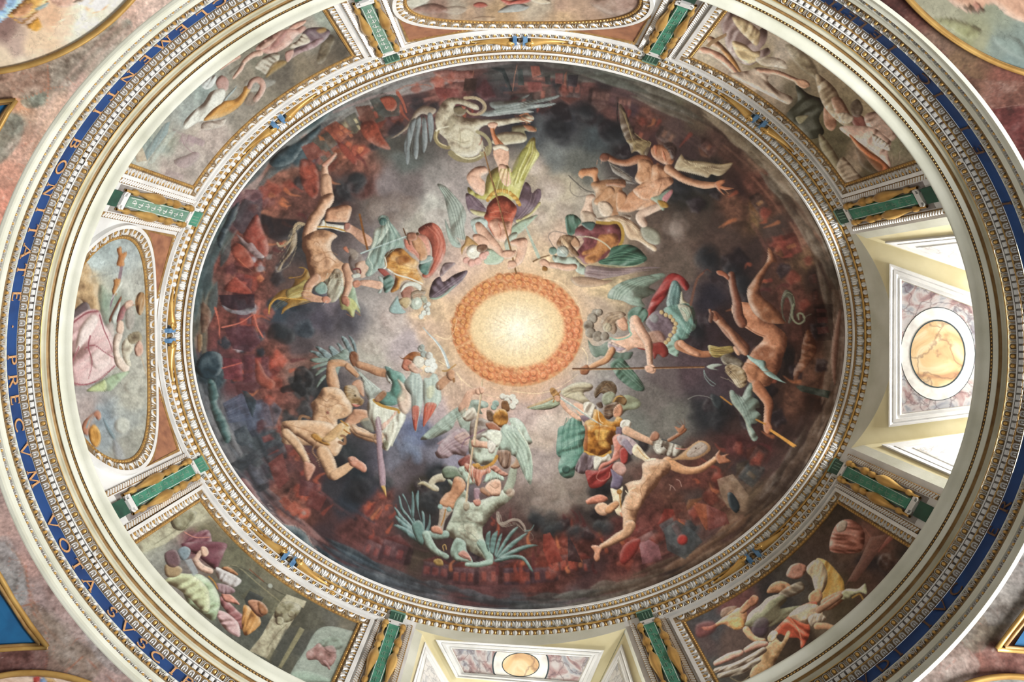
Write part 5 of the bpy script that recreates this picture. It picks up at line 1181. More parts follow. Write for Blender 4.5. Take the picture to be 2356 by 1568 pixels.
S(SKP, '131 98 138 95 146 98 148 108 147 118 152 128 150 137 146 142 138 136 136 122 132 112 130 106', body=.5)
S('c07a56', '126 72 130 69 135 71 134 74 131 80 136 88 142 95 134 97 130 90 127 80'); K('8a4a20', 1.3, '130 76 132 84 137 93'); S('d8cab6', '130 96 140 94 147 98 146 102 138 99 131 101'); S(SKP, '124 71 130 69 135 72 131 76 125 75')
S('b8b060', '134 120 146 118 150 126 158 116 160 105 166 97 172 88 177 87 178 98 182 106 176 116 166 134 160 150 158 157 120 157 103 150 102 142 112 150 120 142 124 128', drape=(20, 9, .32), puff=.8)
S('d8d290', '150 140 160 124 172 110 176 98 180 106 172 120 160 132 152 141', al=.8); S('7e7a38', '152 120 160 104 168 97 170 104 160 120 152 130', al=.6, soft=1)
S(SKP, '121 119 110 120 101 128 101 136 110 148 119 152 121 138 116 131 124 126', body=.5); S('e0b4a0', '104 130 112 132 118 146 110 144', al=.5, soft=1, edge=0)
S(SKP, '136 118 144 118 149 130 150 138 145 142 138 134', body=.4)
on('F')
S('76606c', '134 12 146 18 155 28 156 34 148 37 138 34 134 24', drape=(60, 6, .2)); S('c0b48a', '138 30 148 32 158 34 156 38 148 38 141 35')
S('76606c', '200 0 206 4 208 12 214 7 218 9 217 20 206 34 196 44 187 44 188 32 194 16', drape=(130, 8, .28)); S('c8bc88', '190 42 206 34 216 22 217 26 206 38 194 46')
S('9cb4a0', '190 46 214 36 206 46 196 56 184 62 182 56', al=.8, drape=(140, 7, .15)); S('a8c0ac', '158 74 176 84 170 92 156 92 154 86', al=.85, drape=(70, 7, .15))
S('929c94', '101 2 110 4 120 14 130 26 134 38 131 54 134 64 128 64 123 62 128 70 126 74 118 70 112 56 110 42 116 52 112 30 108 14', al=.85, drape=(20, 8, .2)); S('a8b8b0', '110 40 114 54 122 66 128 70 126 73 118 71 112 58', al=.8)
K('f8f4ec', 1, '', ) if False else None
S('b4563e', '158 26 166 17 176 15 186 22 191 30 187 42 185 50 184 58 178 66 168 64 160 52 154 40 156 34', body=.8, puff=1.2)
S('ecc6ae', '160 46 168 40 176 44 184 44 184 56 178 66 168 64', al=.75, body=.7, soft=1, edge=0); K('7c2e22', .7, '166 36 172 34 178 36 184 34'); K('963c2a', .7, '170 46 173 54 172 60')
K('b48632', 4, '158 20 162 14 168 10 176 9 184 13 190 18 194 25'); 
for q in ('160 17', '165 12', '171 9.6', '177 10', '183 12', '188 17', '192 22'): C('d8ac54', q + ' 2.4')
S('b0bcb8', '139 43 149 39 158 44 156 52 150 47 145 50 147 60 142 55', drape=(30, 5, .2)); S('b4bcae', '177 68 184 58 191 56 191 62 185 66 183 78 180 80', drape=(30, 5, .2))
S(SKP, '144 47 150 45 160 56 170 68 176 77 182 79 189 76 190 80 184 86 174 84 162 74 148 60', body=.4)
S(SKP, '184 66 198 62 203 66 201 80 196 91 186 96 181 98 181 92 188 88 191 78 190 72 185 71', body=.4)
S('dcae96', '141 60 148 58 158 64 160 72 150 76 144 68', body=.3); K('7a4c3c', .8, '142 61 146 60'); S('b8905c', '134 60 140 64 147 70 146 74 136 72 131 76 129 82 128 74 132 68'); C('e4ddd0', '142 78 8'); C('ffffff', '140 76 3', al=.6, soft=1, edge=0)
S('7c5844', '147 71 156 70 158 75 152 79 146 77', body=1); 
for q in ('134 88 4', '140 91 4.5', '147 89 4.5', '153 83 4.6', '157 80 3'): C('dca79a', q, body=.5)
K('6e4a2c', 1.7, '164 0 172 30 180 60 186 84 190 102', 1.9, cr=False); K('c89c64', .6, '163.6 0 171.6 30 179.6 60 185.6 84 189.6 102', cr=False)
S(SKP, '174 78 182 76 188 78 188 83 181 86 175 84'); S(SKP, '181 89 188 88 191 93 187 97 182 96')
on('B'); K('b8ac98', 2.6, '116 93 119 100 121 106', .8); K('6e4a2c', 1.6, '120 103 125 122 130 140 135 157', cr=False); K('c89c64', .5, '119.7 103 124.7 122 129.7 140 134.7 157', cr=False); K('8a2820', .8, '117 87 116 92 114 95')
# ---- upper right: clawed demon with bat wings above the purple-armoured angel
on('C')
S('5e4c3e', '56 50 62 54 72 78 82 88 92 92 92 96 87 108 82 104 74 102 70 104 68 96 62 86 58 74', puff=.8, drape=(60, 7, .2)); S('8a7450', '64 90 76 88 92 92 86 100 84 108 76 102 70 104 72 98', drape=(60, 5, .25), al=.8)
K('b49e6c', .9, '74 82 84 90 92 92 90 97'); K('1c1a1a', 1.2, '55 48 54 60 56 72 62 84', .5)
S('a08c70', '118 122 126 106 132 112 150 114 170 117 184 115 176 126 168 130 160 128 156 132 150 130 142 128 134 126 126 124', drape=(90, 9, .22)); K('705a38', 1, '126 106 133 113 150 114 168 117 184 115'); K('d0c0a0', .7, '128 114 140 124'); K('d0c0a0', .7, '130 112 158 126'); K('d0c0a0', .7, '134 114 172 124')
S('282830', '58 110 84 112 82 136 72 138 60 128', al=.5, soft=2)
S('8a8078', '44 112 50 120 62 126 70 132 72 138 78 139 68 138 60 132 50 126 46 118', al=.9); S('7c7470', '40 134 48 130 58 132 70 136 76 139 64 138 50 135 42 138', al=.8)
S(SKD, '92 100 97 95 104 95 112 98 118 106 118 114 112 118 102 114 94 108', body=.8); S('3c2a26', '106 95 114 92 121 98 120 108 116 112 112 102', body=1, soft=1); S('b06a4c', '95 96 99 96 98 106 96 104'); S('c07a5a', '105 100 109 108 109 114 105 109')
T(SKD, '42 108 4 54 114 3.4 66 115 4 78 111 5 88 114 6 90 124 6'); S('6a3e2e', '34 110 38 104 45 106 44 112 38 114', body=.4); K('c08e74', .7, '37 110 36 116'); K('b88068', .8, '32 112 31 117')
S('b88562', '78 112 90 112 96 120 96 128 92 136 82 140 74 134 77 124', body=.6, puff=1.2)
S('be8a68', '94 118 104 118 112 122 118 126 114 136 108 144 102 152 96 166 72 168 62 160 66 152 74 144 82 138 92 132', body=.8, puff=1.3)
T('b88464', '112 122 5.5 120 128 4.6 130 134 4 142 138 4 152 140 4.4 162 140 3.4 168 139 2.8'); S('aa6a4a', '164 138 172 134 176 136 172 141 184 144 176 146 170 144 176 152 168 146'); K('c08058', 1, '170 143 178 148 180 153', .3); K('c08058', 1, '172 142 186 144', .3); K('b87850', 1, '168 138 176 134', .3)
S('c2855c', '10 128 14 122 22 121 30 120 33 124 32 130 36 138 42 146 44 152 42 160 36 158 32 152 28 142 26 132 18 130 14 133', body=.5)
on('G')
S('a87a58', '104 0 108 12 108 22 114 30 122 40 134 38 132 30 140 32 144 20 138 8 142 4 138 -4', body=.6, puff=1.1); T('b48460', '110 22 4 118 16 5 124 10 6'); S('bc8864', '133 10 142 12 146 24 144 30 134 32 131 24', body=.4)
S('bc8664', '128 36 134 30 140 24 146 12 156 8 168 6 176 12 176 18 164 24 152 32 142 34 132 33', body=.5); S('c49070', '150 8 164 4 178 -4 192 -6 196 0 186 8 178 14 168 20 158 18', body=.7)
S('a4745a', '122 0 136 0 142 2 140 6 128 4 120 4', body=.3)
K('6a625c', 1.0, '80 0 80 10 88 16 100 14'); K('6a625c', .9, '88 0 92 8 104 12'); K('5a544e', 1.2, '78 -8 84 -2 96 8 106 11')
S('d8b8a4', '96 22 98 15 105 13 108 17 104 21 106 34 110 42 106 46 98 46 92 42 91 34 94 28', body=.4); S('b8a490', '92 34 98 32 108 36 109 44 104 50 94 48', al=.7, body=.4)
S('c8b09c', '112 22 122 22 128 30 124 38 116 38 111 30', body=.5); S('b8a89a', '104 24 106 38 112 40 124 38 138 36 148 38 146 42 134 42 124 48 112 44 106 38', drape=(60, 6, .2))
S('c8aa8e', '116 44 126 38 138 38 150 44 158 52 160 60 170 68 177 73 175 78 168 74 156 66 146 64 140 54 136 46', drape=(150, 7, .22)); S('989888', '160 50 170 50 180 56 182 64 178 70 168 68 160 60', al=.85)
T('ccae9c', '162 46 5 158 38 5 168 32 4.5 180 27 4'); S('88a090', '170 18 180 14 190 8 196 10 188 24 184 32 178 24', al=.8); S('b07478', '184 16 194 8 195 12 188 22 184 22'); S('98702e', '178 20 188 22 190 28 182 28')
S('4e6a5c', '74 40 78 36 86 37 92 44 88 50 84 58 78 60 75 52', drape=(0, 4, .25)); K('8c7c74', 1.2, '76 58 62 55 55 60 58 68 62 74', .8)
S('7c4448', '86 52 94 48 104 47 112 46 124 46 134 46 138 54 139 64 136 72 128 74 118 86 108 90 96 92 90 86 84 82 90 74 95 66 90 60 85 60', body=.8, puff=1.1)
S('c08444', '112 60 122 58 132 58 134 68 128 74 120 78 108 90 98 91 96 84 104 80 94 82 94 78 108 72', al=.8, body=1.0, soft=2, edge=0)
K('9c7a34', 3.6, '110 45 122 46 132 45 137 50 139 58 138 66 135 71'); K('b8ae98', 1.6, '88 62 98 61 110 64 120 70 126 76'); S('485c58', '92 46 102 44 108 46 104 54 98 52')
S('3c5c4c', '126 74 134 71 146 70 156 74 164 82 166 87 158 92 144 94 128 93 114 92 112 88 122 84', drape=(70, 7, .3), puff=.8); K('8aa890', .8, '112 91 130 94 150 94 162 90')
S('b48a6c', '76 62 84 60 90 66 90 72 84 74 76 68', body=.4); S('8a6a50', '64 68 70 60 78 59 84 62 80 68 86 76 90 82 84 84 78 78 72 70 66 74', body=1.2); S('d8b894', '69 62 72 62 78 70 76 74 70 68'); C('a4b0ac', '71 78 7'); C('d8dcd8', '71 77 3', soft=1, al=.7, edge=0); C('6c8478', '60 77 4.6', body=.8)
S('a8b4a8', '60 82 72 84 84 84 90 90 97 96 95 104 86 100 84 92 74 92 62 90', drape=(20, 5, .2)); T(SKP, '56 93 3.2 66 94 3.6 76 96 4 84 95 3.6'); S(SKP, '45 89 50 86 56 90 56 95 50 96 46 94')
K('6a4a28', 1.6, '38 89 46 85 56 82', 1.2); S('8a5e2c', '49 94 54 96 53 100 48 99'); K('9cb4ac', 4, '44 84 38 70 32 56 28 46', 1.2, al=.7)
S('806a72', '98 94 110 94 124 96 140 96 160 95 182 96 160 98 140 104 120 108 108 110 96 106', al=.75, drape=(95, 7, .2)); S('a88872', '80 108 90 106 104 107 118 110 128 110 116 116 100 118 86 116', al=.8, puff=1)
# ---- right: angel in green and violet with the long spear; dark falling demon
S('7c8c80', '122 130 124 122 134 114 150 108 170 104 184 102 186 106 176 112 168 118 176 122 168 128 160 132 164 140 148 138 140 134 132 132', drape=(110, 8, .3)); C('a8b4ac', '146 126 7', soft=4, al=.6, edge=0)
S('8a2a28', '188 106 196 102 206 106 214 116 210 122 204 116 198 112 192 118 188 128 178 140 170 152 165 151 168 140 172 130 180 118', drape=(50, 7, .25)); S('5c7676', '194 112 200 111 204 118 206 128 204 140 196 146 188 138 190 126', drape=(0, 5, .2)); S('b4ac94', '205 122 208 132 218 140 216 146 208 144 206 156 198 158 202 140')
on('J')
S('5a7468', '120 10 128 3 138 4 143 10 140 18 132 22 122 20', drape=(40, 5, .3))
S('5c7064', '75 40 80 46 88 47 98 42 104 50 110 52 120 54 126 54 122 62 112 62 100 60 90 58 84 60 78 54', drape=(30, 7, .2), al=.85); S('506a5c', '100 66 112 60 122 70 132 82 139 94 136 98 126 96 112 86 104 76', drape=(50, 6, .3))
S('6e5c66', '140 20 150 8 162 8 176 24 178 40 168 48 158 46 146 30', body=.8, puff=1.1); S('bc8c74', '142 32 156 30 162 38 160 44 150 44 142 38', al=.7, soft=2, body=.6, edge=0); C('8c9090', '150 16 5', soft=2, al=.7)
S('6a8c84', '160 6 176 0 190 0 196 10 194 22 198 16 196 28 190 32 188 38 178 42 172 48 164 44 172 34 174 22', drape=(140, 6, .3)); S('8aa498', '164 44 174 42 178 52 176 59 168 56 162 50', drape=(60, 5, .2)); S('c0ac98', '176 0 188 2 192 10 186 20 180 10', al=.7)
for q in ('158 9', '163 12', '168 14', '171 18', '174 22', '173 27', '172 31', '168 35', '166 40', '163 43'): C('b89c70', q + ' 2.6')
S('7c2e28', '148 44 158 43 164 48 166 56 160 60 154 56 150 62 146 54 130 49'); S(SKP, '100 44 104 38 116 36 122 32 122 22 128 14 134 16 138 26 144 34 148 44 147 52 138 50 128 49 116 54 106 52', body=.6, puff=1.1)
T(SKP, '128 18 6 136 32 5.4 142 42 5 144 54 4 145 68 3.4'); S(SKP, '139 70 148 68 152 74 149 78 141 76', body=.3); S('c8b0a8', '98 42 106 44 114 48 120 52 112 55 104 52 98 50', drape=(30, 4, .2)); S('9c8ca4', '98 44 108 48 118 50 110 53 102 51', al=.6)
T(SKT, '102 52 4.4 96 62 4 86 67 3.4 76 72 3'); S(SKD, '67 71 74 68 77 74 74 79 68 79 66 76', body=.4); K('8ab0a0', 1.6, '120 20 122 30 124 34 118 38 108 40 100 38')
S('c8967c', '108 14 116 14 120 22 120 28 114 30 108 24', body=.4); S('9c8470', '90 20 94 12 102 9 112 8 118 12 112 16 106 20 108 28 104 34 98 30 92 28', body=1); C('b0a490', '97 26 5.4'); K('6a4a34', .6, '106 22 114 29 118 29')
for q in ('84 10 5', '88 9 4', '80 16 6', '76 24 6', '78 32 6', '86 36 6', '94 36 5'): C('8c8074', q, body=.9, soft=.8)
K('5c3c28', 1.7, '58 72.5 100 72.5 150 71.5 206 70.5', cr=False); K('c89460', .7, '58 74 100 73.6 150 72.6 206 71.4', cr=False); S(SKP, '139 70 146 69 150 74 147 77 141 76')
T(SKD, '178 46 6 190 52 5 202 56 4 212 56 3.6'); T('c48c6e', '180 44 4 190 52 3 200 57 2')
on('K')
S('8e7a44', '54 46 66 48 80 47 84 52 74 58 62 60 56 56', drape=(100, 5, .3)); S('b88a70', '82 48 88 48 91 54 88 58 84 54', body=.3)
T('7a4a36', '60 12 5 68 20 5 76 30 5.5 86 40 6 94 50 7'); S('7c4832', '54 6 57 6 58 12 62 10 66 16 62 19 57 15', body=.4); T('96644a', '66 20 3 78 30 3.4 86 42 4 96 54 4')
S('a86e50', '80 6 84 -2 104 0 122 18 140 32 143 44 138 60 136 70 128 84 122 92 110 92 100 88 92 76 98 62 104 52 112 44 116 38 108 34 92 24 84 16', body=.6, puff=1.1); S('70422e', '104 50 120 46 136 60 132 76 118 74 106 64', al=.55, soft=4, edge=0, body=.8)
S('a46c4c', '94 66 104 68 116 74 126 82 120 90 108 90 98 84 92 76', body=.8, al=.8); K('6e9088', 1, '98 58 106 62') 
S('7c9490', '98 57 108 62 118 64 120 72 130 80 137 86 142 89 132 86 120 80 110 70 100 62', drape=(130, 5, .2))
T('9e6446', '108 92 7 116 102 6 122 112 5.4 121 124 4.4 120 136 4'); S('9e6446', '116 133 122 132 126 140 122 146 117 143', body=.3)
on('D')
S('7e4e34', '121 74 124 75 130 84 131 90 125 91 118 104 114 114 112 122 116 130 124 136 132 144 142 158 120 158 108 150 102 142 98 130 98 120 103 112 110 102 118 92 121 84', body=.6, puff=1.1)
T('6e3e2c', '80 104 4 82 118 4.4 86 134 5 88 150 6 92 158 6'); S('8a4e38', '63 100 68 99 74 102 78 107 76 110 71 106 65 104'); K('54302a', 1.3, '46 104 52 98 57 101', .6); K('6a4436', 3, '34 138 38 120 42 108 48 102', 2, al=.8); S('54342a', '56 146 60 148 58 158 54 156')
S('484438', '140 122 145 122 150 128 152 140 148 156 144 158 147 142 144 130 140 132 138 146 142 158 137 150 136 134', al=1, puff=.6); K('8a8a70', .7, '139 128 143 124 149 127 152 138')
on('K')
K('747460', 2, '150 0 148 10 150 18 156 22 162 18 160 11 155 11 156 17'); K('686a58', .9, '162 20 164 14 170 11')
S('5c5044', '68 60 76 55 86 60 94 66 90 72 80 70 72 68', body=.8); S('8a7458', '73 70 84 68 94 74 98 84 96 92 88 94 80 84 75 78', body=1, drape=(60, 4, .3)); C('3a2a24', '79 76 1.4'); K('b0a898', .8, '70 64 76 68 80 67 90 72'); K('988c78', .8, '76 84 84 90 92 93'); K('8c8474', .8, '68 82 76 85')
S('9ca49c', '52 70 60 67 70 68 60 72 66 74 56 73'); K('8ca8a4', .9, '49 74 50 82 56 90 60 92'); K('8ca4a0', .9, '49 75 53 83 62 90')
S('6e7c74', '78 98 82 97 86 102 92 104 96 96 102 88 104 96 104 104 110 108 112 116 107 118 114 126 108 134 102 136 110 150 104 154 98 142 94 128 86 118 80 110', drape=(50, 6, .25), puff=.8); K('a09c88', .9, '78 98 80 108 90 122 98 136 104 152')
K('98682e', 1.8, '68 104 80 113', 1.8, cr=False); K('98682e', 2, '108 130 118 135', cr=False); K('b07c36', 2.4, '124 142 136 150 150 160', cr=False); S('2a3034', '56 102 62 102 70 108 68 118 60 114', al=.8, soft=2); K('989890', .9, '31 107 40 103 52 104 58 107', .5)
on('O'); K('b07c36', 1.9, '134 4 148 13 162 22', cr=False)
# ---- lower right: gold-armoured angel treading on a bearded demon
on('J')
S('b4a890', '44 98 52 92 62 88 74 88 81 92 78 97 70 100 76 108 82 114 74 114 60 108 48 104', drape=(90, 6, .2)); S('b08c5c', '6 116 20 110 38 103 36 108 24 116 14 118', al=.8); S('98a088', '8 117 24 112 40 106 44 112 34 118 18 119', drape=(80, 5, .2))
S('8c9078', '108 108 118 102 130 106 135 112 130 118 118 120 110 128 108 118', puff=.8, drape=(70, 6, .15))
S('5c8478', '64 124 54 130 46 140 41 152 42 172 72 172 72 150 68 132', drape=(120, 8, .28))
S('5a4634', '90 88 96 86 104 88 108 96 104 104 96 104 90 100 84 106 82 98', body=1.2); S('8a8c78', '92 102 100 98 106 102 104 110 96 114 91 110', body=.6); S('7a5a38', '102 112 104 106 112 102 119 108 116 114 108 110', body=.8); K('b8904c', 1.2, '104 110 108 104 114 104')
S('5e4434', '92 116 100 112 108 110 112 116 106 124 98 130 92 124', body=1.4); S('4a3428', '84 112 90 110 92 116 88 117', body=1); S('c48a6c', '104 118 110 112 114 116 114 122 110 128 104 126', body=.3)
S(SKP, '42 106 46 106 52 116 60 122 68 128 66 132 56 126 46 116', body=.4); S(SKP, '58 112 68 112 74 118 72 128 66 126', body=.3); S('cfc6ba', '70 112 78 110 84 116 82 126 78 132 72 126', drape=(30, 4, .3)); S('7a6470', '66 126 74 126 80 134 72 134')
S('b87a28', '82 118 90 122 96 130 104 132 108 126 114 130 112 138 106 140 104 158 70 158 70 142 72 132 80 128', body=1.1, puff=1.3); S('e8c070', '84 142 92 140 96 148 88 154', al=.7, body=.8, soft=1, edge=0); K('f0e6d4', 1, '86 116 88 130 92 134'); K('a8aca8', 2.6, '42 104 60 116 80 130 94 138', .9, cr=False); K('e8e8e0', .9, '44 104 62 116 80 129 92 136', .4, cr=False)
S('b88a54', '32 96 36 94 42 100 44 106 38 106 34 102', body=.4, drape=(45, 2.4, .3)); K('9a6a34', 1.4, '36 110 38 106 44 98', 1); S('c49478', '37 104 42 103 44 109 40 110')
S('d8d4cc', '112 132 120 130 124 134 120 142 112 144', drape=(40, 3, .2)); S('706070', '105 140 112 138 114 144 110 150'); T('caa086', '118 142 5 130 148 4.4 142 153 3.6 148 156 3'); S('a06e58', '147 145 152 143 155 148 154 156 150 158 146 152', body=.5)
on('N')
S('b47424', '46 0 80 0 80 10 76 18 77 26 72 31 62 34 52 31 46 27 45 14', body=1.2, puff=1.2); S('ecc46c', '58 5 66 4 76 6 72 16 74 24 64 22 60 14', al=.55, soft=1.5, body=1, edge=0); K('7c3c10', .7, '56 16 64 17 74 15'); S('7c3a28', '46 0 50 2 50 26 46 27', al=.6, soft=1)
S('5c8478', '20 0 46 0 45 22 44 34 38 42 36 50 34 57 26 59 19 54 17 44 20 34 15 28 16 12', drape=(70, 7, .3)); K('a0bcae', .8, '22 26 32 18 44 14'); C('3c5850', '26 49 4.6', body=.4)
K('c09040', 3, '47 29 54 32 62 35 70 33 76 29'); S('6e5c64', '45 30 52 33 60 34 58 44 52 50 44 54 36 48', drape=(15, 4, .4)); S('ccc6bc', '58 34 68 35 74 31 76 40 66 42 60 49 57 46', drape=(10, 4, .3))
S('c07464', '78 14 84 9 90 11 92 20 88 28 86 36 80 40 70 46 62 50 66 42 76 38 80 26', drape=(60, 6, .25)); S('8a2e2c', '48 50 60 50 72 46 80 42 78 54 74 60 66 68 54 70 50 62', drape=(50, 6, .3)); K('c4847a', 1, '64 50 60 58 66 62 74 58 75 52'); S('9c3a36', '86 28 92 24 96 32 94 42 88 42')
S('b09aa0', '83 12 90 10 100 14 108 22 106 26 100 28 92 24 86 20', body=.4); T('8a7c8c', '92 18 4 98 26 4 100 30 3'); S('dccab0', '100 28 104 20 110 24 116 32 122 38 118 42 112 38 104 34', body=.3); K('a87430', 1, '106 24 114 34 120 38'); S('dccab0', '117 38 124 36 132 38 128 42 118 44 114 42', body=.3); S('c4846c', '127 37 133 38 131 42 126 42')
S('b89088', '80 42 86 40 92 44 94 50 90 56 84 54 78 48', body=.4); S('6c6078', '76 48 84 54 90 58 88 68 84 71 76 69 78 58', body=.3); S('d8c6ac', '76 70 84 72 90 68 89 80 88 92 92 98 96 100 94 103 84 100 80 92 78 80', body=.3); K('a87430', 1.1, '86 72 87 84 88 92'); C('a06c2c', '86 74 3', body=.8); S('c08468', '86 97 94 97 96 101 90 103')
T(SKT, '140 40 6 150 46 5.4 162 50 4.4 176 49 4 188 42 3.4 196 36 3.2'); S('9a6248', '194 34 198 28 200 27 200 33 210 31 206 35 212 40 204 42 198 42', body=.3)
S('bc9070', '112 42 124 38 138 38 144 44 142 52 134 58 128 68 122 74 116 82 110 92 106 100 104 112 98 118 94 122 90 116 90 104 88 94 91 84 96 76 94 68 92 66 100 62 110 60 112 52', body=.7, puff=1.3); S('c89c7c', '92 80 100 74 110 78 110 90 102 96 94 92', body=.4, al=.8); K('7c543c', .8, '104 98 98 95 92 92'); K('7c543c', .9, '112 80 110 70 118 60'); K('8a6448', .7, '118 62 126 50 132 42')
T('be9272', '98 112 6.6 94 120 5.6 84 126 5.4 74 132 4 66 136 3.2'); S('b88066', '54 136 58 134 66 137 64 144 64 150 60 153 57 148 58 142', body=.4)
S('d0a68a', '58 92 64 86 72 88 74 96 70 101 62 99', body=.4); T(SKT, '74 94 5 82 88 4'); S('c47e68', '48 84 54 80 64 77 72 80 72 84 62 87 54 88 50 88', body=.5); K('ccbca4', 1.2, '93 73 96 76 98 72 104 69'); K('ccbca4', .8, '94 75 97 78 99 82')
S('9c948a', '124 14 130 12 138 16 150 20 160 24 156 30 150 34 138 33 128 31 124 24', body=1, drape=(15, 4, .5)); S('d8d4cc', '126 20 134 22 140 28 134 31 128 28', al=.6, body=1, edge=0); C('3a2a24', '134 23 1.2'); S('a06e58', '122 9 126 6 131 9 130 15 124 17 120 14', body=.5); K('b07468', 1.4, '150 25 160 26 168 22 176 16', .5); K('4a4a4a', 2, '134 15 144 18 156 22', .6)
S('a8805c', '142 38 152 34 164 24 174 17 182 17 188 22 188 28 180 34 170 38 156 38', puff=.5); S('9c8c84', '162 30 170 22 178 18 185 22 184 28 174 34 164 35', puff=.4); K('5a4438', .6, '166 32 182 21'); C('4a3830', '172 25 1;176 30 1'.split(';')[0])
S('8a5438', '140 15 148 10 154 6 160 2 162 5 156 10 148 15 142 18', body=.4); S('9a6448', '150 4 148 0 154 2 158 -2 160 3 154 8', body=.3)
for q in ('156 0 150 -6', '158 -1 154 -8', '160 -1 159 -9'): K('6a3c30', .9, q, .3, cr=False)
K('c0a098', .8, '142 66 146 68 149 72'); K('c0a098', .8, '150 60 154 62 156 68'); K('c0a098', .8, '144 68 143 72')
# ---- bottom: angel with staff standing on the pale green demon
on('M')
feathers('6a8688', '58 106 54 92 52 82 54 74 56 73 56 84 56 96 60 110;50 112 46 98 42 86 37 78 39 77 44 88 48 98 54 112;52 118 44 104 36 96 33 80 35 80 38 92 44 100 52 112;50 120 42 112 34 104 28 92 31 93 38 102 46 110 54 120;52 126 42 118 34 110 29 102 32 102 42 110 52 118;56 132 44 124 34 116 27 112 32 111 44 116 56 126;58 118 60 108 59 96 62 98 63 108 62 120;62 120 66 112 68 100 69 102 69 112 66 120;47 98 48 84 48 74 50 76 51 90 50 104', drape=(0, 5, .15))
S('64807c', '48 112 56 106 62 114 62 126 60 134 54 130', body=.3); T(ST, '82 58 5 74 60 4 70 66 3.4 76 71 3'); S('b0a284', '54 66 60 62 66 64 72 68 76 72 72 73 64 68 58 66', body=.4)
for q in ('58 62 56 58', '58 65 53 64', '58 67 54 68'): K('b8a890', .9, q, .3, cr=False)
S('8e9484', '88 58 98 66 108 72 112 80 106 92 102 98 94 92 96 76 90 66', body=.5)
S('aab0a0', '96 92 104 80 114 86 124 84 136 80 146 76 150 72 160 70 164 74 160 82 150 90 140 98 134 106 130 112 128 114 128 122 130 130 131 138 136 146 139 152 136 156 130 150 122 146 112 140 104 134 96 128 86 122 88 112 92 104 94 98', body=.75, puff=1.3)
S('c4c8b8', '110 96 122 96 128 104 126 110 116 108 108 102', al=.6, body=.7, soft=2, edge=0); S('ccc8b4', '104 112 116 110 122 120 124 130 112 128 100 118', al=.5, body=.8, soft=2, edge=0); K('6e7466', .8, '92 108 102 108 112 108 120 110'); K('6e7466', .8, '106 110 108 120 114 128')
T('9ea494', '156 72 5 160 62 5 162 52 4.4 164 44 3.4'); S('a8846c', '159 45 164 40 166 34 169 32 170 36 175 34 174 40 170 46 166 48 162 48', body=.3); C('b08878', '159 75 5', soft=2, al=.6, edge=0)
T('8aa098', '86 122 4.6 76 124 4 68 122 4 63 122 3.6'); T('9cb0a6', '64 122 4.4 68 132 5 74 140 4 80 144 3.4'); S('9cb0a6', '78 142 84 142 90 146 88 150 82 148', body=.5); K('a88854', 1.2, '84 140 83 135 86 134 87 139'); S('a08048', '72 152 78 149 83 152 83 157 76 157', body=.5)
S('90a49a', '98 126 108 130 110 140 116 150 116 155 108 153 98 152 92 146 92 138', body=.6); S('bc8478', '100 144 106 140 112 144 115 152 110 150 104 148'); K('4a3430', .8, '104 145 109 148 113 149'); T('90a89e', '126 132 5 134 144 5 136 152 4'); T('90a89e', '136 153 3.6 124 156 3 110 156 2.4')
feathers('64807e', '131 132 132 122 136 118 137 120 136 130 135 142;136 140 138 124 144 118 145 119 143 130 140 144;141 144 145 128 149 121 150 122 147 134 143 146;142 148 150 132 160 118 168 113 166 117 156 130 146 146;144 148 156 134 170 124 178 120 176 123 162 136 148 148;146 148 160 140 176 134 191 134 184 136 168 142 150 150;140 152 150 147 164 145 174 147 180 154 185 164 181 162 174 152 162 150 148 153;139 150 148 149 158 149', drape=(90, 5, .15))
K('8c7c74', 4, '145 98 146 108 152 110 160 106 168 106 174 112 176 118', 2.4); K('b0a498', .9, '148 100 150 108 156 107 164 104'); K('64807e', 1.4, '176 118 182 117 186 111', .6); K('7c6c64', .8, '177 118 183 121 185 127 181 129')
on('I')
S('98a69c', '134 114 140 108 150 108 158 111 158 116 150 118 152 124 142 122 124 128 118 140 104 148 92 152 82 152 96 138 112 124 124 116', drape=(140, 8, .22)); S('8ca094', '122 122 130 128 140 132 136 144 128 140', al=.8, drape=(60, 5, .2))
S('b4c0b4', '172 148 176 142 184 136 182 129 190 128 198 134 204 146 206 158 168 158 150 152 160 146', drape=(10, 8, .22))
T(SKP, '146 97 3.4 138 100 4 133 112 5 130 118 5.4 134 122 5'); S(SKP, '144 96 150 92 155 94 155 98 150 102 145 101', body=.4); S('d4cabc', '129 126 134 120 142 116 146 124 142 130 134 132', drape=(40, 4, .25)); S('84746c', '139 132 148 128 156 130 162 134 158 144 150 150 142 156 138 150', body=.7)
C('d8d4cc', '175 104 3.6 180 106 4 186 105 4 189 110 4 186 115 4 180 110 4', body=.4); C('8ca098', '167 112 4 165 116 3.4', body=.5); S('7c5434', '174 110 180 109 183 118 180 121 174 118', body=.8)
S('6a4e3a', '157 120 162 120 166 126 164 132 158 130', body=1.3); S('b87e34', '165 124 170 118 178 119 181 126 180 134 174 139 166 135 164 130', body=1, puff=1.5); K('7c4c18', .8, '171 119 174 128 172 136'); S('9a6048', '156 134 164 133 170 137 172 142 164 144 158 140', body=.3)
S('b8beb0', '150 150 160 144 170 142 174 148 172 158 150 158', body=.5); S('a88a94', '102 156 112 150 124 146 134 148 138 152 136 158 104 158', drape=(110, 6, .25))
on('M')
S('a08890', '76 28 80 20 92 8 104 2 112 8 114 20 110 30 108 34 96 32 88 36 78 36 74 30', drape=(130, 6, .28)); S('c49a88', '96 12 108 6 114 12 110 22 100 18', al=.6, drape=(130, 5, .2))
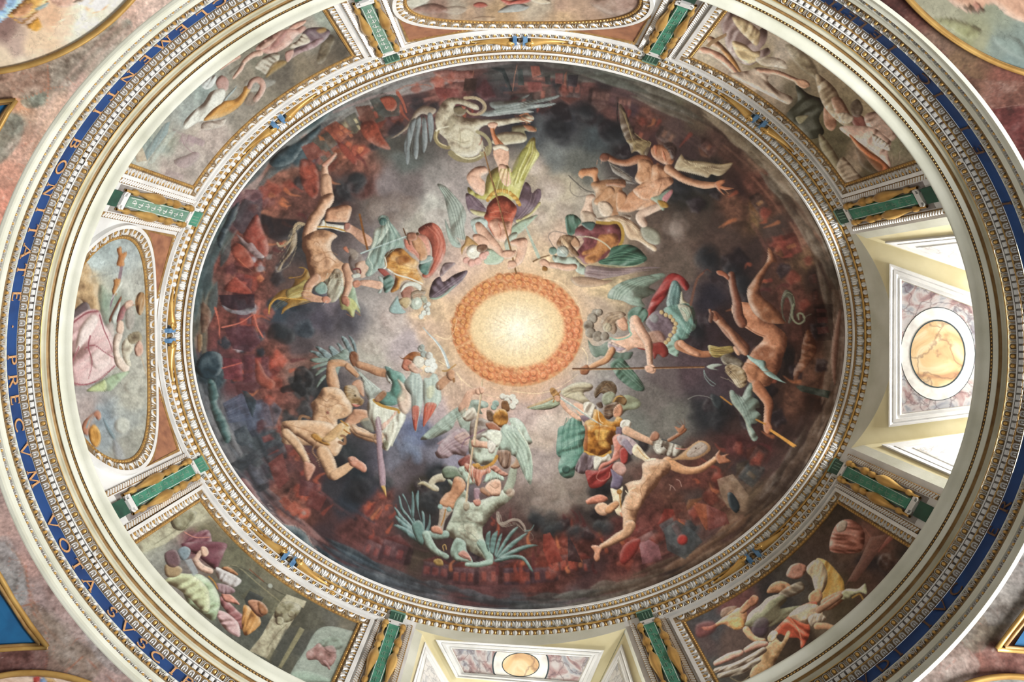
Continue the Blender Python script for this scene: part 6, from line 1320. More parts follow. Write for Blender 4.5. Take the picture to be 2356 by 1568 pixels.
S('a4b4a8', '150 0 162 0 172 8 180 22 184 40 184 56 182 66 178 62 172 50 166 36 158 32 150 28 145 24', drape=(5, 7, .22)); K('d0d4c4', 1.4, '168 4 176 16 182 30 184 44', .5)
S('b4bcae', '114 14 122 8 136 4 148 6 150 14 146 24 143 32 142 40 132 44 120 42 114 34 112 26', body=.8, puff=1.1); S('84706c', '114 6 122 0 134 2 128 12 116 18', al=.7, body=.6); K('7c5c6c', 1.6, '104 24 108 16 118 10 130 4')
S('d8d8cc', '126 10 138 5 148 6 149 16 144 24 138 20 132 14', body=.4, al=.9); T(SKP, '120 20 3.6 130 21 4 138 22 4'); S(SKP, '115 16 122 15 124 20 122 24 116 23', body=.4)
S('d8d0c8', '134 16 142 20 142 28 138 31 134 28', drape=(30, 3, .2)); S('90705e', '145 28 158 28 160 36 158 46 152 48 146 40', drape=(5, 4, .35)); K('b88438', 4, '118 44 124 47 132 46 140 41 144 34', 3.4); C('c08c40', '122 45 3.4', body=.5)
S('84443c', '100 40 108 34 114 32 114 42 104 46', drape=(40, 4, .3)); S('687462', '82 50 88 45 98 46 104 54 108 62 100 58 90 60 84 58', drape=(80, 6, .25)); S('b0beb0', '100 48 110 44 116 46 122 62 112 66 106 58', drape=(30, 5, .2)); S('b4c4b8', '130 60 134 50 142 46 150 54 152 62 144 60 136 62 128 64', drape=(10, 5, .2))
S('c07e6a', '108 42 116 44 120 48 130 49 136 45 137 52 128 56 125 66 121 67 118 58 117 64 113 54 108 50', drape=(5, 3.6, .4)); S('c48a78', '136 47 142 44 150 50 157 54 152 57 142 52', drape=(60, 3, .3))
S('c08a68', '96 58 104 58 109 66 106 74 98 84 95 92 92 94 86 94 80 90 80 84 86 76 92 72', body=.5, puff=1.2); S('a8988c', '78 88 82 90 94 94 92 98 86 106 84 114 82 122 76 120 78 108 79 96', body=.3); K('a06c30', 1.4, '86 94 84 104 81 112'); C('8ca4a0', '80 91 3 90 94 3'); S('c88c74', '70 114 76 112 82 116 82 122 74 121 70 119', body=.5)
S(SKP, '132 66 140 60 148 62 148 76 144 79 136 78 130 74', body=.5); S('9c7c88', '118 71 124 70 128 74 124 78 125 84 119 84', body=.3); T('9c7058', '128 72 3.4 134 77 2.6'); S('c08474', '117 84 124 82 126 86 124 90 120 90', body=.4)
K('b89c80', 2.2, '121 -6 116 30 112 60 109 88', 2.2, cr=False); K('ecdcc0', .8, '120.4 -6 115.4 30 111.4 60 108.4 88', cr=False); S('b0a490', '107 86 112 86 113 92 109 96 106 92', body=.3); S(SKP, '115 16 122 16 122 23 116 23', body=.4)
on('I'); K('b89c80', 2.2, '152 86 150 106 146 132 143 158', 2.2, cr=False); K('ecdcc0', .8, '151.4 88 149.4 106 145.4 132 142.4 158', cr=False); S(SKP, '148 93 154 94 154 99 150 101')
# ---- lower left: white and green angel with a curved sword against the lion-headed demon
on('H')
feathers('74858a', '152 62 144 56 138 53 140 52 150 54 160 60 166 66;158 62 150 54 145 48 150 48 160 54 168 62;166 62 162 54 160 48 164 47 172 54 178 62;176 62 172 50 169 44 173 45 180 54 184 62;184 58 178 46 174 36 180 38 186 48 190 56;190 56 186 44 182 35 187 38 191 46 192 56', drape=(40, 4, .15))
feathers('7c8c84', '150 66 142 65 139 63 142 61 152 60 162 62;158 68 146 72 141 73 142 70 150 67 160 64;158 72 150 78 145 81 146 77 152 72;158 80 150 90 146 95 148 88 154 80;160 62 158 76 158 90 164 96 170 80 176 66 184 60 180 50 170 56', drape=(110, 5, .15))
T('8a5a3e', '187 56 3 188 62 3.6 192 66 3.4'); S('7a4a30', '183 58 188 53 193 56 194 64 190 70 186 68', body=.4); T('b88664', '194 68 4 206 72 4.6 216 76 5 226 78 4.6'); S('d8dcd8', '224 78 228 70 233 76 235 84 231 90 226 86', drape=(20, 4, .2)); S('64807c', '223 70 230 72 233 75 228 80')
S('aab0aa', '194 76 204 84 214 92 220 98 212 104 206 110 204 106 200 96 198 88', drape=(40, 5, .3)); S('b8886c', '186 90 192 85 198 87 200 98 200 104 196 102 190 96', body=.5)
S('8a6a44', '177 94 182 91 190 92 194 98 196 104 200 108 197 114 190 114 184 118 180 112 178 102', body=1.2); S('c87a6c', '186 112 192 113 196 114 190 116'); C('3a2a1c', '190 103 1.3'); K('efe4d0', .7, '187 112 193 112')
S('bc8c68', '158 70 160 64 168 62 178 63 184 68 188 74 182 72 174 70 168 72 170 80 172 88 172 96 162 96 158 88 157 78', body=.5); T('bc8c68', '182 70 4 188 76 3.4 192 80 2.6'); K('b88464', 1, '190 76 195 80'); K('b88464', 1, '188 78 192 83')
S('caa07c', '150 100 154 94 164 93 174 96 180 104 186 114 186 122 178 128 170 130 170 138 164 144 150 146 140 140 141 130 142 120 140 112 146 106', body=.85, puff=1.3); S('dcb894', '160 114 170 112 176 118 170 126 160 124', al=.5, body=.6, soft=2, edge=0); C('8a4c3c', '159 122 1.8', soft=1)
K('8e6448', 1, '150 104 158 110 162 106 170 108'); K('8e6448', .8, '156 112 158 130 162 140')
S('d0a886', '108 134 116 132 130 134 142 138 154 142 168 144 172 150 164 158 112 158 108 148 106 140', body=.6, puff=1.2); K('7a563e', 3.4, '138 128 129 126 127 134 134 146 144 156', 2.6); K('a48468', 1, '138 127 130 127 129 134 136 145')
S('c08e70', '186 122 190 118 204 120 206 130 198 132 190 136 184 146 176 142 178 132', body=.5, puff=1.2); T('b0825e', '188 140 5 200 148 4.4 210 152 3.6')
S('b07c34', '140 148 150 152 160 156 166 158 150 162', body=.4); S('c8a878', '158 150 176 136 182 134 184 144 166 158 158 156', body=.3); K('9a5c1c', 1.4, '172 136 178 142 184 146')
S('64604e', '180 62 190 70 194 76', al=.3)
on('I')
S('d0cfc2', '24 108 34 106 50 116 60 116 66 126 60 140 52 156 50 160 36 158 38 146 30 142 24 130 22 118', drape=(8, 7, .35)); S('8c8c7c', '14 132 24 128 30 142 26 144 18 140', al=.7)
S('6a938a', '34 108 42 100 48 98 50 88 46 82 44 76 50 74 62 78 66 86 62 92 66 104 60 110 52 114 44 114 36 112', body=.6, puff=1.2); S('e0c4b0', '56 84 64 90 70 98 72 114 66 124 58 118 56 104 60 96', al=.85, body=.4, soft=1); S('447064', '50 92 56 86 62 98 56 106 50 100', al=.5, soft=2, edge=0)
K('b08438', 3.6, '30 108 36 113 44 116 56 119 58 122', 2.8); S('906448', '36 100 42 97 44 102 36 110 30 108', body=.8); S('d8b0a0', '38 136 48 128 54 120 56 122 50 130 40 142')
S('a8b4b0', '64 88 70 80 73 74 78 74 84 84 86 100 84 116 80 130 78 142 76 143 74 132 72 118 72 104 66 96', drape=(5, 7, .18)); S('b4c0b8', '86 84 92 83 96 78 101 80 104 92 106 106 102 114 96 124 88 132 86 137 86 120 86 112 85 100', drape=(10, 7, .2)); S('b85444', '73 116 81 116 79 132 77 143 74 136', drape=(0, 4, .2)); S('bc5c48', '88 112 100 112 98 120 90 132 86 138 85 132', drape=(30, 4, .2)); S('dcd0a0', '90 94 98 92 96 104 90 106', al=.5, soft=2, edge=0)
T('bc8e70', '104 92 5 110 86 4.8 118 80 3.6'); S('c49474', '112 76 118 73 122 76 121 84 116 86 112 82', body=.4); K('b08448', 1.4, '107 75 112 75 118 71 122 68'); K('b0b8bc', 3.6, '114 71 108 54 100 42 92 34 85 26', .8); K('e8ecec', 1.2, '113 70 107 54 99 42 92 34', .5); K('8a5c34', 2.4, '120 84 120 87')
S('b87058', '62 66 64 62 70 62 74 68 72 74 66 75 61 71', body=.3); S('94562c', '58 58 62 61 66 58 72 54 80 54 86 58 80 60 74 64 68 62 62 62', body=.8); C('d4ccc0', '80 65 7'); C('fffaf0', '82 64 2.4', soft=1, al=.7, edge=0); S('c8a08c', '68 70 74 66 80 72 85 74 80 78 72 76', body=1.2)
for q in ('83 50 4', '86 56 4', '92 58 4.4', '95 64 4.4', '97 70 4.6', '95 74 4', '90 74 3.6', '90 66 4', '84 48 3'): C('dcdcd8' if q[0] == '9' else 'a8b0ac', q, body=.5)
S('b48a68', '2 140 12 138 22 142 32 150 30 155 20 153 8 148', body=.4); S('c09878', '28 148 34 146 40 150 40 156 32 158', body=.6)
on('L')
S('caa07c', '108 0 112 -6 150 -6 168 0 170 12 176 18 174 26 168 34 158 32 148 28 138 20 126 12 116 8', body=.6, puff=1.2); T('ccA482', '112 8 5.5 122 18 5.6 130 30 4.6 136 42 3.6'.replace('A', 'a')); S('c08a74', '133 40 141 42 145 46 142 54 137 62 134 58 132 48', body=.5); K('7a4438', .7, '134 56 138 55')
T('cca27e', '154 30 8 160 42 8 164 54 6.6'); T('cca27e', '166 56 5.6 176 50 5.4 186 43 3.8'); S('c4846c', '182 36 188 34 194 38 202 44 203 50 199 52 192 48 184 44', body=.6); C('cc9884', '186 37 3', body=.4)
K('8e6a50', 2, '144 8 146 18 142 28 148 38 150 46', .7); K('b89878', .7, '150 20 156 30 146 40'); K('8c6448', 3.4, '172 18 178 20 178 12 174 11', 2.6)
S('b07c34', '140 10 146 8 154 14 162 20 158 22 148 18 142 14', body=.6); S('c8a070', '152 16 164 4 174 -4 178 0 174 8 162 18', body=.3); K('b07c34', 1.6, '174 -6 182 0')
S('c49c7c', '186 -2 196 4 208 8 218 10 222 12 216 16 204 13 190 8', body=.4); S('c8a07c', '211 10 216 7 222 8 222 14 214 16', body=.5)
S('a88c98', '213 -6 219 -6 221 30 224 50 224 69 219 69 216 40', puff=.3); K('6a4c54', .9, '213 -6 215 36 218 68', cr=False); S('c49a54', '219 68 224 68 225 80 222 74')
S('d8d4c4', '222 6 232 -4 238 -4 236 10 230 22 226 28 220 24 224 16', drape=(10, 5, .35)); S('6e6e54', '222 16 228 18 226 26 222 24', al=.6)
# ---- left: demon falling head down with golden bat wing, angel in gold and red
on('A')
T('d0a48a', '168 105 1.6 162 112 2.6 156 119 3.2 156 132 5 157 146 6.6 159 157 6'); S('c8907a', '152 117 158 112 164 106 169 104 166 110 160 117 156 120')
on('E')
S('8a6428', '93 150 92 140 96 132 106 122 118 118 122 108 114 108 118 106 124 108 130 106 133 98 126 96 130 95 136 98 140 106 144 112 134 124 128 128 136 130 146 133 138 134 124 138 112 144 108 148 108 142 114 136 102 132 96 138 94 144', puff=.7, drape=(40, 7, .2)); S('a89a5c', '112 122 124 116 132 110 140 112 136 124 126 130 114 130', al=.85, drape=(60, 6, .22)); K('c8963c', 1.1, '93 148 94 138 104 130 118 131 146 133'); K('c08a38', 1, '107 148 112 142 130 137 146 133', .6); K('b88234', 1, '116 108 122 107 130 105 134 98')
S('98ac90', '176 104 186 108 190 120 193 134 196 144 192 140 188 150 184 144 176 140 172 130 168 124 170 116', drape=(10, 6, .22)); S('c0bc74', '172 126 180 128 190 134 196 148 190 143 188 152 180 144 174 142', al=.8, drape=(0, 5, .2)); K('9a5c3c', .9, '190 146 196 150'); K('9a5c3c', .9, '180 148 187 152')
K('a08a6e', 3.4, '132 47 126 46 122 50 120 60 114 68 106 72 102 68', 2); S('8e7a64', '120 58 124 56 124 70 118 80 110 90 106 98 102 98 110 86 116 74 118 66', drape=(20, 4, .35)); K('b8a488', 1, '122 66 118 78 106 92', .4); K('a89478', 1, '124 72 116 92 100 102', .4)
T('d0a284', '157 -4 6 158 8 6.4 160 18 6'); S('cc9c7c', '152 16 164 12 166 20 160 30 152 42 148 50 144 60 140 68 134 70 130 64 132 52 138 38 146 28', body=.6, puff=1.3); S('c49070', '158 30 168 27 178 25 185 27 186 32 182 44 178 45 158 44 156 40', body=.5, puff=1.2); S('deb698', '168 34 178 30 184 32 180 40 170 40', al=.5, soft=2, edge=0)
S('c0906c', '132 62 146 54 158 54 170 60 164 66 163 76 170 86 178 92 182 102 184 112 182 118 170 116 158 112 148 118 140 108 136 94 134 82 130 74', body=.85, puff=1.3); S('d4a888', '142 84 156 80 166 88 160 98 146 94', al=.5, soft=2, body=.6, edge=0); K('8a5e42', .9, '142 70 146 66 150 70'); K('8a5e42', 1, '140 86 148 90 158 84 168 90'); K('8a5e42', .8, '152 74 156 82 158 92')
S('d8d4cc', '148 50 154 42 158 46 176 48 182 50 178 56 162 52 148 52', drape=(100, 5, .2)); K('b88a3c', 1.6, '148 50 158 50 170 52 180 55'); K('a87c30', 1, '156 42 157 50')
S('cfa088', '180 46 190 50 200 56 208 62 210 68 204 72 194 66 186 58 178 54', body=.5); S('a06c60', '178 46 184 46 184 52 178 54')
S('8a7660', '154 112 160 108 166 98 172 98 176 104 170 112 162 118 156 118', body=1.2); S('a8a08c', '156 110 168 108 176 108 176 122 168 134 160 134 158 124', al=.9, drape=(20, 4, .45)); S('84a098', '144 118 152 112 158 116 158 124 150 126 144 122', al=.9)
T('c6967a', '146 108 5.6 138 116 5 136 124 5'); T('ce9e82', '134 126 5 142 130 4.4 152 132 3.4'); S('c4846c', '152 130 158 128 163 132 160 136 154 135', body=.5); K('b8bcb8', 1, '158 133 154 138', .4); T('c8987c', '180 96 5.4 183 106 5.2 182 118 4.4 177 130 3.4'); S('c4846c', '174 130 180 128 184 134 182 140 178 138 175 136', body=.5)
S('7c6c68', '183 84 192 78 200 86 200 96 190 104 184 96', body=.5, al=.9); S('caa894', '190 92 200 88 206 94 206 102 198 108 192 102', body=.4); S('9c8c80', '182 74 190 76 194 82 190 88 184 82', al=.7); S('b87058', '176 74 180 72 183 78 181 79'); K('6e3634', 1.8, '188 98 194 97 196 102 190 104'); S('c4c4bc', '186 104 194 102 196 106 188 108')
K('7c4a1c', 2.2, '195 36 200 60 204 76', cr=False)
on('F')
S('8ca098', '34 42 38 37 45 38 48 44 56 54 62 64 64 74 56 74 48 76 42 82 44 94 36 98 28 104 24 106 20 104 24 96 20 90 24 80 28 70 30 60 36 52 40 48', drape=(12, 6, .3), puff=.8); S('c8d4c8', '30 54 36 50 46 46 46 54 38 66 30 74 22 88 24 78 28 66', al=.8, drape=(20, 5, .2)); C('405c58', '40 44 4.6'); K('dce0d0', .8, '46 44 46 52 40 60 30 70 24 84 28 94 26 104')
S('b8604c', '80 52 90 46 98 46 106 54 111 72 108 86 102 96 96 104 90 108 84 104 94 92 95 74 90 62 82 58', drape=(160, 9, .22)); S('d4907c', '66 66 80 58 90 62 94 76 90 88 84 90 76 82 68 76', al=.9, drape=(160, 8, .15)); S('c87c68', '64 64 70 68 80 84 74 78 66 74')
S('c0843c', '42 82 50 76 60 74 66 78 72 84 80 90 78 96 82 104 86 112 80 116 70 110 62 112 58 120 50 124 49 120 54 108 50 100 44 96 42 90', body=1.1, puff=1.2); S('ecb860', '56 92 66 90 72 98 66 104 56 100', al=.55, body=.9, soft=2, edge=0); S('7a3c14', '54 86 64 82 72 88 60 94', al=.5, soft=2, edge=0); K('d8d0c4', 1.8, '46 98 56 104 70 108 84 114'); K('e4ddd0', 1.3, '42 84 44 94 40 98')
S('5c7c74', '80 94 86 88 94 84 97 88 94 96 90 104 84 102', drape=(60, 4, .3)); S('9ca8a4', '82 86 92 82 97 86 90 90 82 92'); S(SKT, '72 62 78 60 86 68 90 78 89 86 82 88 80 80 74 72', body=.5); S('b47c64', '67 58 72 56 78 58 78 64 72 66 68 64', body=.5)
K('54341c', 1.4, '63 52 66 60 70 70', 1.2); K('9cacac', 1.7, '15 80 36 72 66 61', 1.5, cr=False); K('e4ece8', .6, '16 79.4 36 71.4 66 60.4', cr=False); C('54341c', '79 58 1.8')
S('a05048', '34 98 42 98 50 106 52 112 44 108'); S('5c7870', '40 108 48 104 53 112 48 122 42 124 40 116', drape=(60, 4, .3)); S('a8b4b0', '34 106 40 108 40 116 38 124 34 124 38 116'); T(SKP, '36 116 4.6 26 114 4.2 16 113 3'); S('c0846c', '6 112 12 110 16 114 12 118 7 118', body=.6)
S('6e5c68', '92 126 96 112 104 106 108 112 120 104 134 99 134 104 126 114 114 124 104 130 94 130', drape=(140, 7, .3)); S('7c6870', '104 102 108 92 114 90 122 91 114 98 106 106', al=.8, drape=(150, 6, .2)); S('98b0a0', '92 130 104 128 116 118 122 116 112 126 100 132', al=.9)
S('a8784e' if 0 else 'a06c5c', '60 118 68 115 75 120 74 128 68 132 62 130 60 124', body=.3); S('86705c', '72 124 80 121 88 122 86 128 78 130 72 132', body=1.3); S('d4d4cc', '60 118 66 112 76 112 83 116 82 122 74 117 66 118 60 124'); C('b4bcb0', '77 136 7.4'); C('e4e8e0', '78 135 3', soft=1, al=.7, edge=0); S('b8a078', '56 134 62 130 70 130 72 136 66 142 60 138', body=.6)
S('98b0b0', '48 140 54 130 57 128 58 134 62 142 66 146 60 148 50 147 47 145', puff=.5); K('6a5c58', .9, '57 126 56 130 49 138 47 144 52 148 62 148'); 
for q in ('88 140 3', '91 137 3', '90 143 3.2', '86 147 3.2', '83 151 3', '91 147 2.6'): C('d8dad4', q, body=.4)
S('94a49a', '82 128 88 128 90 134 86 136', al=.7)
# ---- folds, feathers and hair laid over the forms
on('B'); strands('8c8440 dcd8a0 a09848', 1.5, '152 140 158 120 166 104 172 92', '164 134 172 118 178 104 176 90', 7); strands('8c8440 e0dca4', 1.5, '138 122 132 134 128 150', '150 122 150 136 148 152', 6)
strands('64706c a8b0ac', .8, '130 56 160 46 196 41', '136 60 170 56 196 48', 7, .6); strands('64706c a4acaa', .7, '42 66 34 88 32 114', '60 64 60 78 58 90', 7, .45); K('8c8268', .8, '84 88 94 92 104 90'); K('8c8268', .9, '92 76 93 86 92 98'); K('8c8268', .7, '100 68 108 70 114 72')
on('F'); strands('6c7870 b4beb4', 1, '103 6 114 26 122 52 126 72', '112 6 128 26 132 50 134 62', 8, .6); strands('5c4a54 907c84', 1.1, '190 40 202 24 206 6', '196 42 210 28 216 12', 5); strands('5c4a54 8c7880', 1, '136 16 142 26 156 32', '144 16 154 26 158 30', 4)
strands('5c7870 b8c8bc', 1.1, '38 42 34 60 26 84 30 100', '50 48 60 64 58 72 46 80', 8, .6); strands('9a4838 cc7c68', 1.4, '86 50 98 60 98 78 90 100', '100 48 110 66 106 84 96 102', 5, .55); strands('54444e 907c88', 1, '94 128 108 116 132 101', '100 130 116 122 130 110', 6, .7); strands('e8bc9c b07c60', .6, '74 126 80 124 88 126', '74 132 80 130 88 130', 5)
strands('7c3c2c e8b8a0', .8, '162 30 172 26 186 32', '160 40 172 42 184 42', 4, .4); K('8a3c2c', .8, '174 20 174 32 172 44'); strands('7a4c1c e8bc6c', .9, '46 86 58 90 76 96', '52 104 62 104 80 104', 5, .4)
on('E'); strands('c8b490 7c6c58', .8, '132 48 122 56 118 70 104 94', '128 46 118 54 112 66 102 70', 5, .7); strands('c8c8b4 6c6c5c', .7, '158 102 154 112 150 118', '176 104 178 118 172 132', 9, .7); strands('b08038 d8c484', .7, '142 118 124 120 98 138', '140 130 120 132 100 144', 5, .5); K('9c7050', .8, '140 74 150 80 162 78 170 82'); K('9c7050', .7, '144 96 152 102 164 100')
on('C'); strands('6c5c40 a8946c', .7, '58 54 72 84 90 94', '64 60 74 98 84 104', 6, .5); strands('8c7c60 c4b494', .7, '120 122 140 116 180 116', '124 124 146 126 174 126', 5, .5); strands('a89c90 5c544c', .7, '46 116 56 124 76 138', '50 118 62 124 76 134', 4, .7); K('8c5c40', .8, '100 124 104 136 100 150'); K('8c5c40', .7, '84 118 90 124 90 134'); strands('1c1414 54403a', .7, '108 96 116 94 120 100', '112 104 116 104 118 108', 5)
on('G'); strands('28443a 6c9078', 1, '122 84 140 76 164 84', '114 90 138 90 162 90', 8, .6); strands('685460 988490', .9, '102 96 140 98 176 98', '96 104 116 108 150 102', 6, .5); strands('9c8468 dcc4a8', 1, '120 42 146 48 158 64 174 74', '140 40 158 52 164 66 174 72', 5, .6); strands('5c7064 a8b4a8', 1, '126 132 132 118 160 106 184 103', '138 132 146 124 160 114 176 110', 8, .55); strands('6c4830 a88464', .6, '68 60 64 70 74 82', '76 62 74 70 88 84', 6); strands('3c5854 84a098', .9, '196 114 190 130 194 144', '203 118 204 130 200 144', 5, .6); strands('6a3038 8c545c', .8, '88 56 104 52 126 50', '90 78 100 70 110 66', 5, .35)
on('J'); strands('44584e 7c9084', .9, '104 70 120 84 136 96', '112 64 128 78 138 92', 6, .6); strands('4c7068 a0bcb0', .9, '178 4 186 14 178 40', '190 4 194 20 190 34', 6, .5); strands('3c6458 88ac9c', 1.3, '50 128 44 146 44 168', '66 130 68 148 70 168', 7, .55); strands('d8ccac 8c8468', .8, '46 98 60 92 80 91', '50 106 60 102 76 102', 5, .6); strands('6c7c68 b4b8a0', .7, '10 117 30 112 44 108', '18 119 34 117 42 112', 4, .6); strands('5c4834 c4ac84', .6, '90 22 98 12 112 9', '100 32 104 24 110 18', 6, .6); strands('4a3020 9c7850', .7, '92 92 98 86 104 94', '84 104 92 98 100 102', 6); strands('3c2820 7c5c44', .7, '94 116 104 112 110 118', '94 124 100 126 106 122', 5); K('8c4c1c', .9, '86 128 88 140 86 156'); K('8c4c1c', .8, '84 140 94 138 104 142')
on('K'); strands('8c9490 4c5854', .8, '80 98 88 112 98 134', '92 104 100 116 106 134', 6, .5); strands('c8b494 5c4834', .6, '76 72 86 80 94 92', '72 76 80 86 86 96', 8, .6); K('7c4c34', 1, '104 70 116 76 130 74'); K('7c4c34', .9, '112 50 120 62 118 72'); K('6a3c28', 1, '88 16 104 30 118 36'); strands('c0a060 5c4c28', .7, '56 48 70 50 82 50', '58 58 70 58 80 54', 8, .6)
on('M'); strands('7c8c80 c4d0c4', 1, '148 6 158 20 168 40 176 60', '168 8 180 24 184 44 182 62', 8, .55); strands('846c74 bca4a8', 1.2, '108 8 92 16 78 30', '112 24 96 28 82 34', 7, .6); strands('9c5848 dc9c88', .9, '110 44 112 56 120 66', '134 48 132 54 126 64', 7, .6); strands('8ca098 d4e0d4', .9, '102 48 110 56 112 64', '118 48 118 58 118 64', 4, .6); strands('8ca098 d4e0d4', .9, '132 50 132 58 130 64', '148 54 150 58 150 62', 5, .6); strands('6c5c58 b49c94', .9, '148 28 148 36 152 46', '158 30 158 38 154 46', 4, .6); K('7c8478', .9, '100 104 108 98 116 96'); K('7c8478', .9, '96 120 108 118 118 124 126 134'); strands('b0a494 6c6460', .9, '146 100 150 112 164 108 176 120', '144 104 150 114 166 112 174 118', 3, .6); K('7c5c48', .8, '136 66 142 70 146 68')
on('I'); strands('7c8c84 bcc8bc', 1, '134 116 112 130 86 150', '132 126 116 136 96 152', 8, .6); strands('8c9c98 d0d8d0', .9, '70 78 70 100 74 130', '84 86 84 104 78 130', 6, .55); strands('8c9c98 d0d8d0', .9, '90 86 90 104 88 122', '104 92 104 104 98 116', 6, .55); strands('b0b0a4 f0f0e8', 1.1, '26 112 28 134 40 156', '58 122 60 134 52 156', 7, .6); strands('9c4030 d0705c', .8, '75 118 75 130 76 142', '80 118 79 130 77 140', 3, .6); strands('9c4030 d0705c', .8, '90 114 88 126 86 136', '98 114 96 124 88 134', 4, .6); strands('a0acac dce4e0', .8, '176 150 172 140 184 130', '200 150 196 140 190 132', 6, .5)
on('H'); strands('7c9088 b0c0b8', .7, '142 61 154 62 166 66', '176 40 182 50 188 58', 10, .4); strands('7c8480 d0d8d0', .8, '192 76 200 88 206 106', '196 76 210 90 220 98', 5, .6); strands('5c4428 b09060', .5, '178 92 184 94 190 98', '180 108 184 104 192 104', 8, .7); K('9c6c4c', .8, '150 112 160 116 170 112 178 114'); K('9c6c4c', .8, '148 126 158 128 166 138'); K('9c6c4c', .8, '116 136 130 140 146 146')
# ================================================================== pictures of the drum, roundels, marbled spandrels
OUT = field('''90 200 8c7468 60 190 8a6e62 150 190 84786c 190 150 9a8a80 240 110 a89a92 300 40 b89a90 260 60 8e8478 330 20 c4a8a0 180 200 b89890 150 240 c4a090 80 230 8a8c84 60 250 c08c70 30 290 8c8c84 100 260 c8a494 60 330 b08878 10 330 7c7468 20 400 b88474 8 450 c08070 40 340 c89a8c 5 600 b88070
20 1280 a8908c 60 1300 c49c90 10 1240 c8a498 20 1340 9c9490 50 1370 a49c9a 100 1380 b49a94 80 1420 9c8878 120 1440 9a8a7c 160 1500 94867a 200 1520 a08474 30 1510 7a5248 60 1530 7c5850 110 1530 8c7264 230 1500 a09084 250 1540 b89c94 150 1400 b8a098 200 1460 bca49c 80 1290 b09088
2060 40 6a3c38 2100 60 7c4c44 2150 100 8c6c5c 2200 150 8a6a50 2250 200 7c5c44 2300 220 8c4c44 2330 200 8c5448 2320 260 7a4440 2340 320 6a2c2a 2040 10 5c3430 2356 1300 a8a0a4 2330 1330 b4a8a4 2300 1400 8c7c70 2250 1450 8a7a6c 2200 1500 a0847c 2180 1530 b49c98 2120 1560 bca8a4 2260 1520 8c5c54 2330 1530 7c4c48 2230 1440 a0a0a4 2280 1350 b0aab0
800 60 6a6c6a 780 100 5c544c 730 40 9aa098 700 60 a8a098 830 110 8a7c6c 760 130 706458 700 160 847868 640 170 6c645c 600 150 7c786c 560 180 90867a 560 240 948c84 620 230 8c8478 520 200 9c9890 480 200 94a0a0 440 260 a0a8a8 440 300 b0a49c 480 320 b8a8a4 420 360 b4a8a4 380 400 b0a09c 340 380 c0bcb4 370 330 a8a89c 350 340 90a0a0
340 1240 a0a090 400 1190 b0ac98 450 1180 a8a490 470 1230 6a6450 440 1250 7c4c54 400 1280 706c6c 370 1280 8a8a84 540 1280 6c6a58 600 1300 7a7460 560 1340 585a50 620 1350 747060 640 1400 6c6a58 600 1440 4a4c48 550 1450 585a54 680 1420 504e44 720 1430 5c5a50 760 1430 6a6862 800 1440 7a7468 700 1480 4c4c48 640 1500 565850 680 1540 5c5a50 760 1500 98a098 800 1500 a0a49c 740 1540 9cb0a8 790 1560 a4bcb0 840 1480 585450
1640 100 8c8070 1620 130 948878 1700 60 6c5c58 1740 120 7a6a50 1720 180 857868 1780 180 8a7c70 1800 120 94867a 1840 150 7c6c58 1880 200 746450 1820 200 5c5244 1850 260 3c362a 1760 220 847466 1680 170 8c7c70 1900 290 544c38 1940 330 4c4434 1990 350 8c7464 2040 330 6a6450 2060 380 6c6050 1960 390 807060 1920 260 6a5c48 2000 260 7a6a54 2000 390 4a4030
1950 1200 2c241e 1990 1230 5c3c34 2040 1260 4a3028 2080 1270 2c2420 1900 1300 3c302c 1960 1260 44322a 1820 1350 3a3634 1780 1380 2c2a2c 1700 1400 5c3c3c 1640 1440 3c3c40 1620 1480 463a3a 1600 1500 34383a 1680 1490 4a3c38 1650 1540 3a3a38 1760 1520 33281f 1850 1480 2c221c 1880 1440 4c4034 1920 1380 3a3024 2000 1300 1f1a1c 1980 1340 3c2a24
290 580 a8b0b4 320 650 b0b0ac 220 600 b4c0c4 250 570 a0acb0 200 640 c0a888 195 680 c4a680 240 700 8c9c90 260 740 9c9c98 310 800 b4b2ac 300 900 aeaca4 290 960 a4a8a8 240 960 8c98a4 310 1000 aaa9a2 280 1040 a4a29c 230 1000 a0a8b0 200 950 b0a0a0 200 720 94877c
960 10 b0b0a8 950 30 b0988c 1000 20 9c7c70 1040 20 a89c90 1100 10 a08878 1060 30 b89880 1150 40 b89878 1250 20 b0a090 1300 25 b09080 1400 20 9c8478 1450 10 a4847c 1380 40 b0907c 1300 40 c0a080''')
OUT *= (1 + .30 * N_FINE + .14 * N_MID + .14 * N_GR)[..., None]; DM3 = DM[..., None]
CANVAS[:] = CANVAS * DM3 + OUT * (1 - DM3)
crop(0, 0, 1)
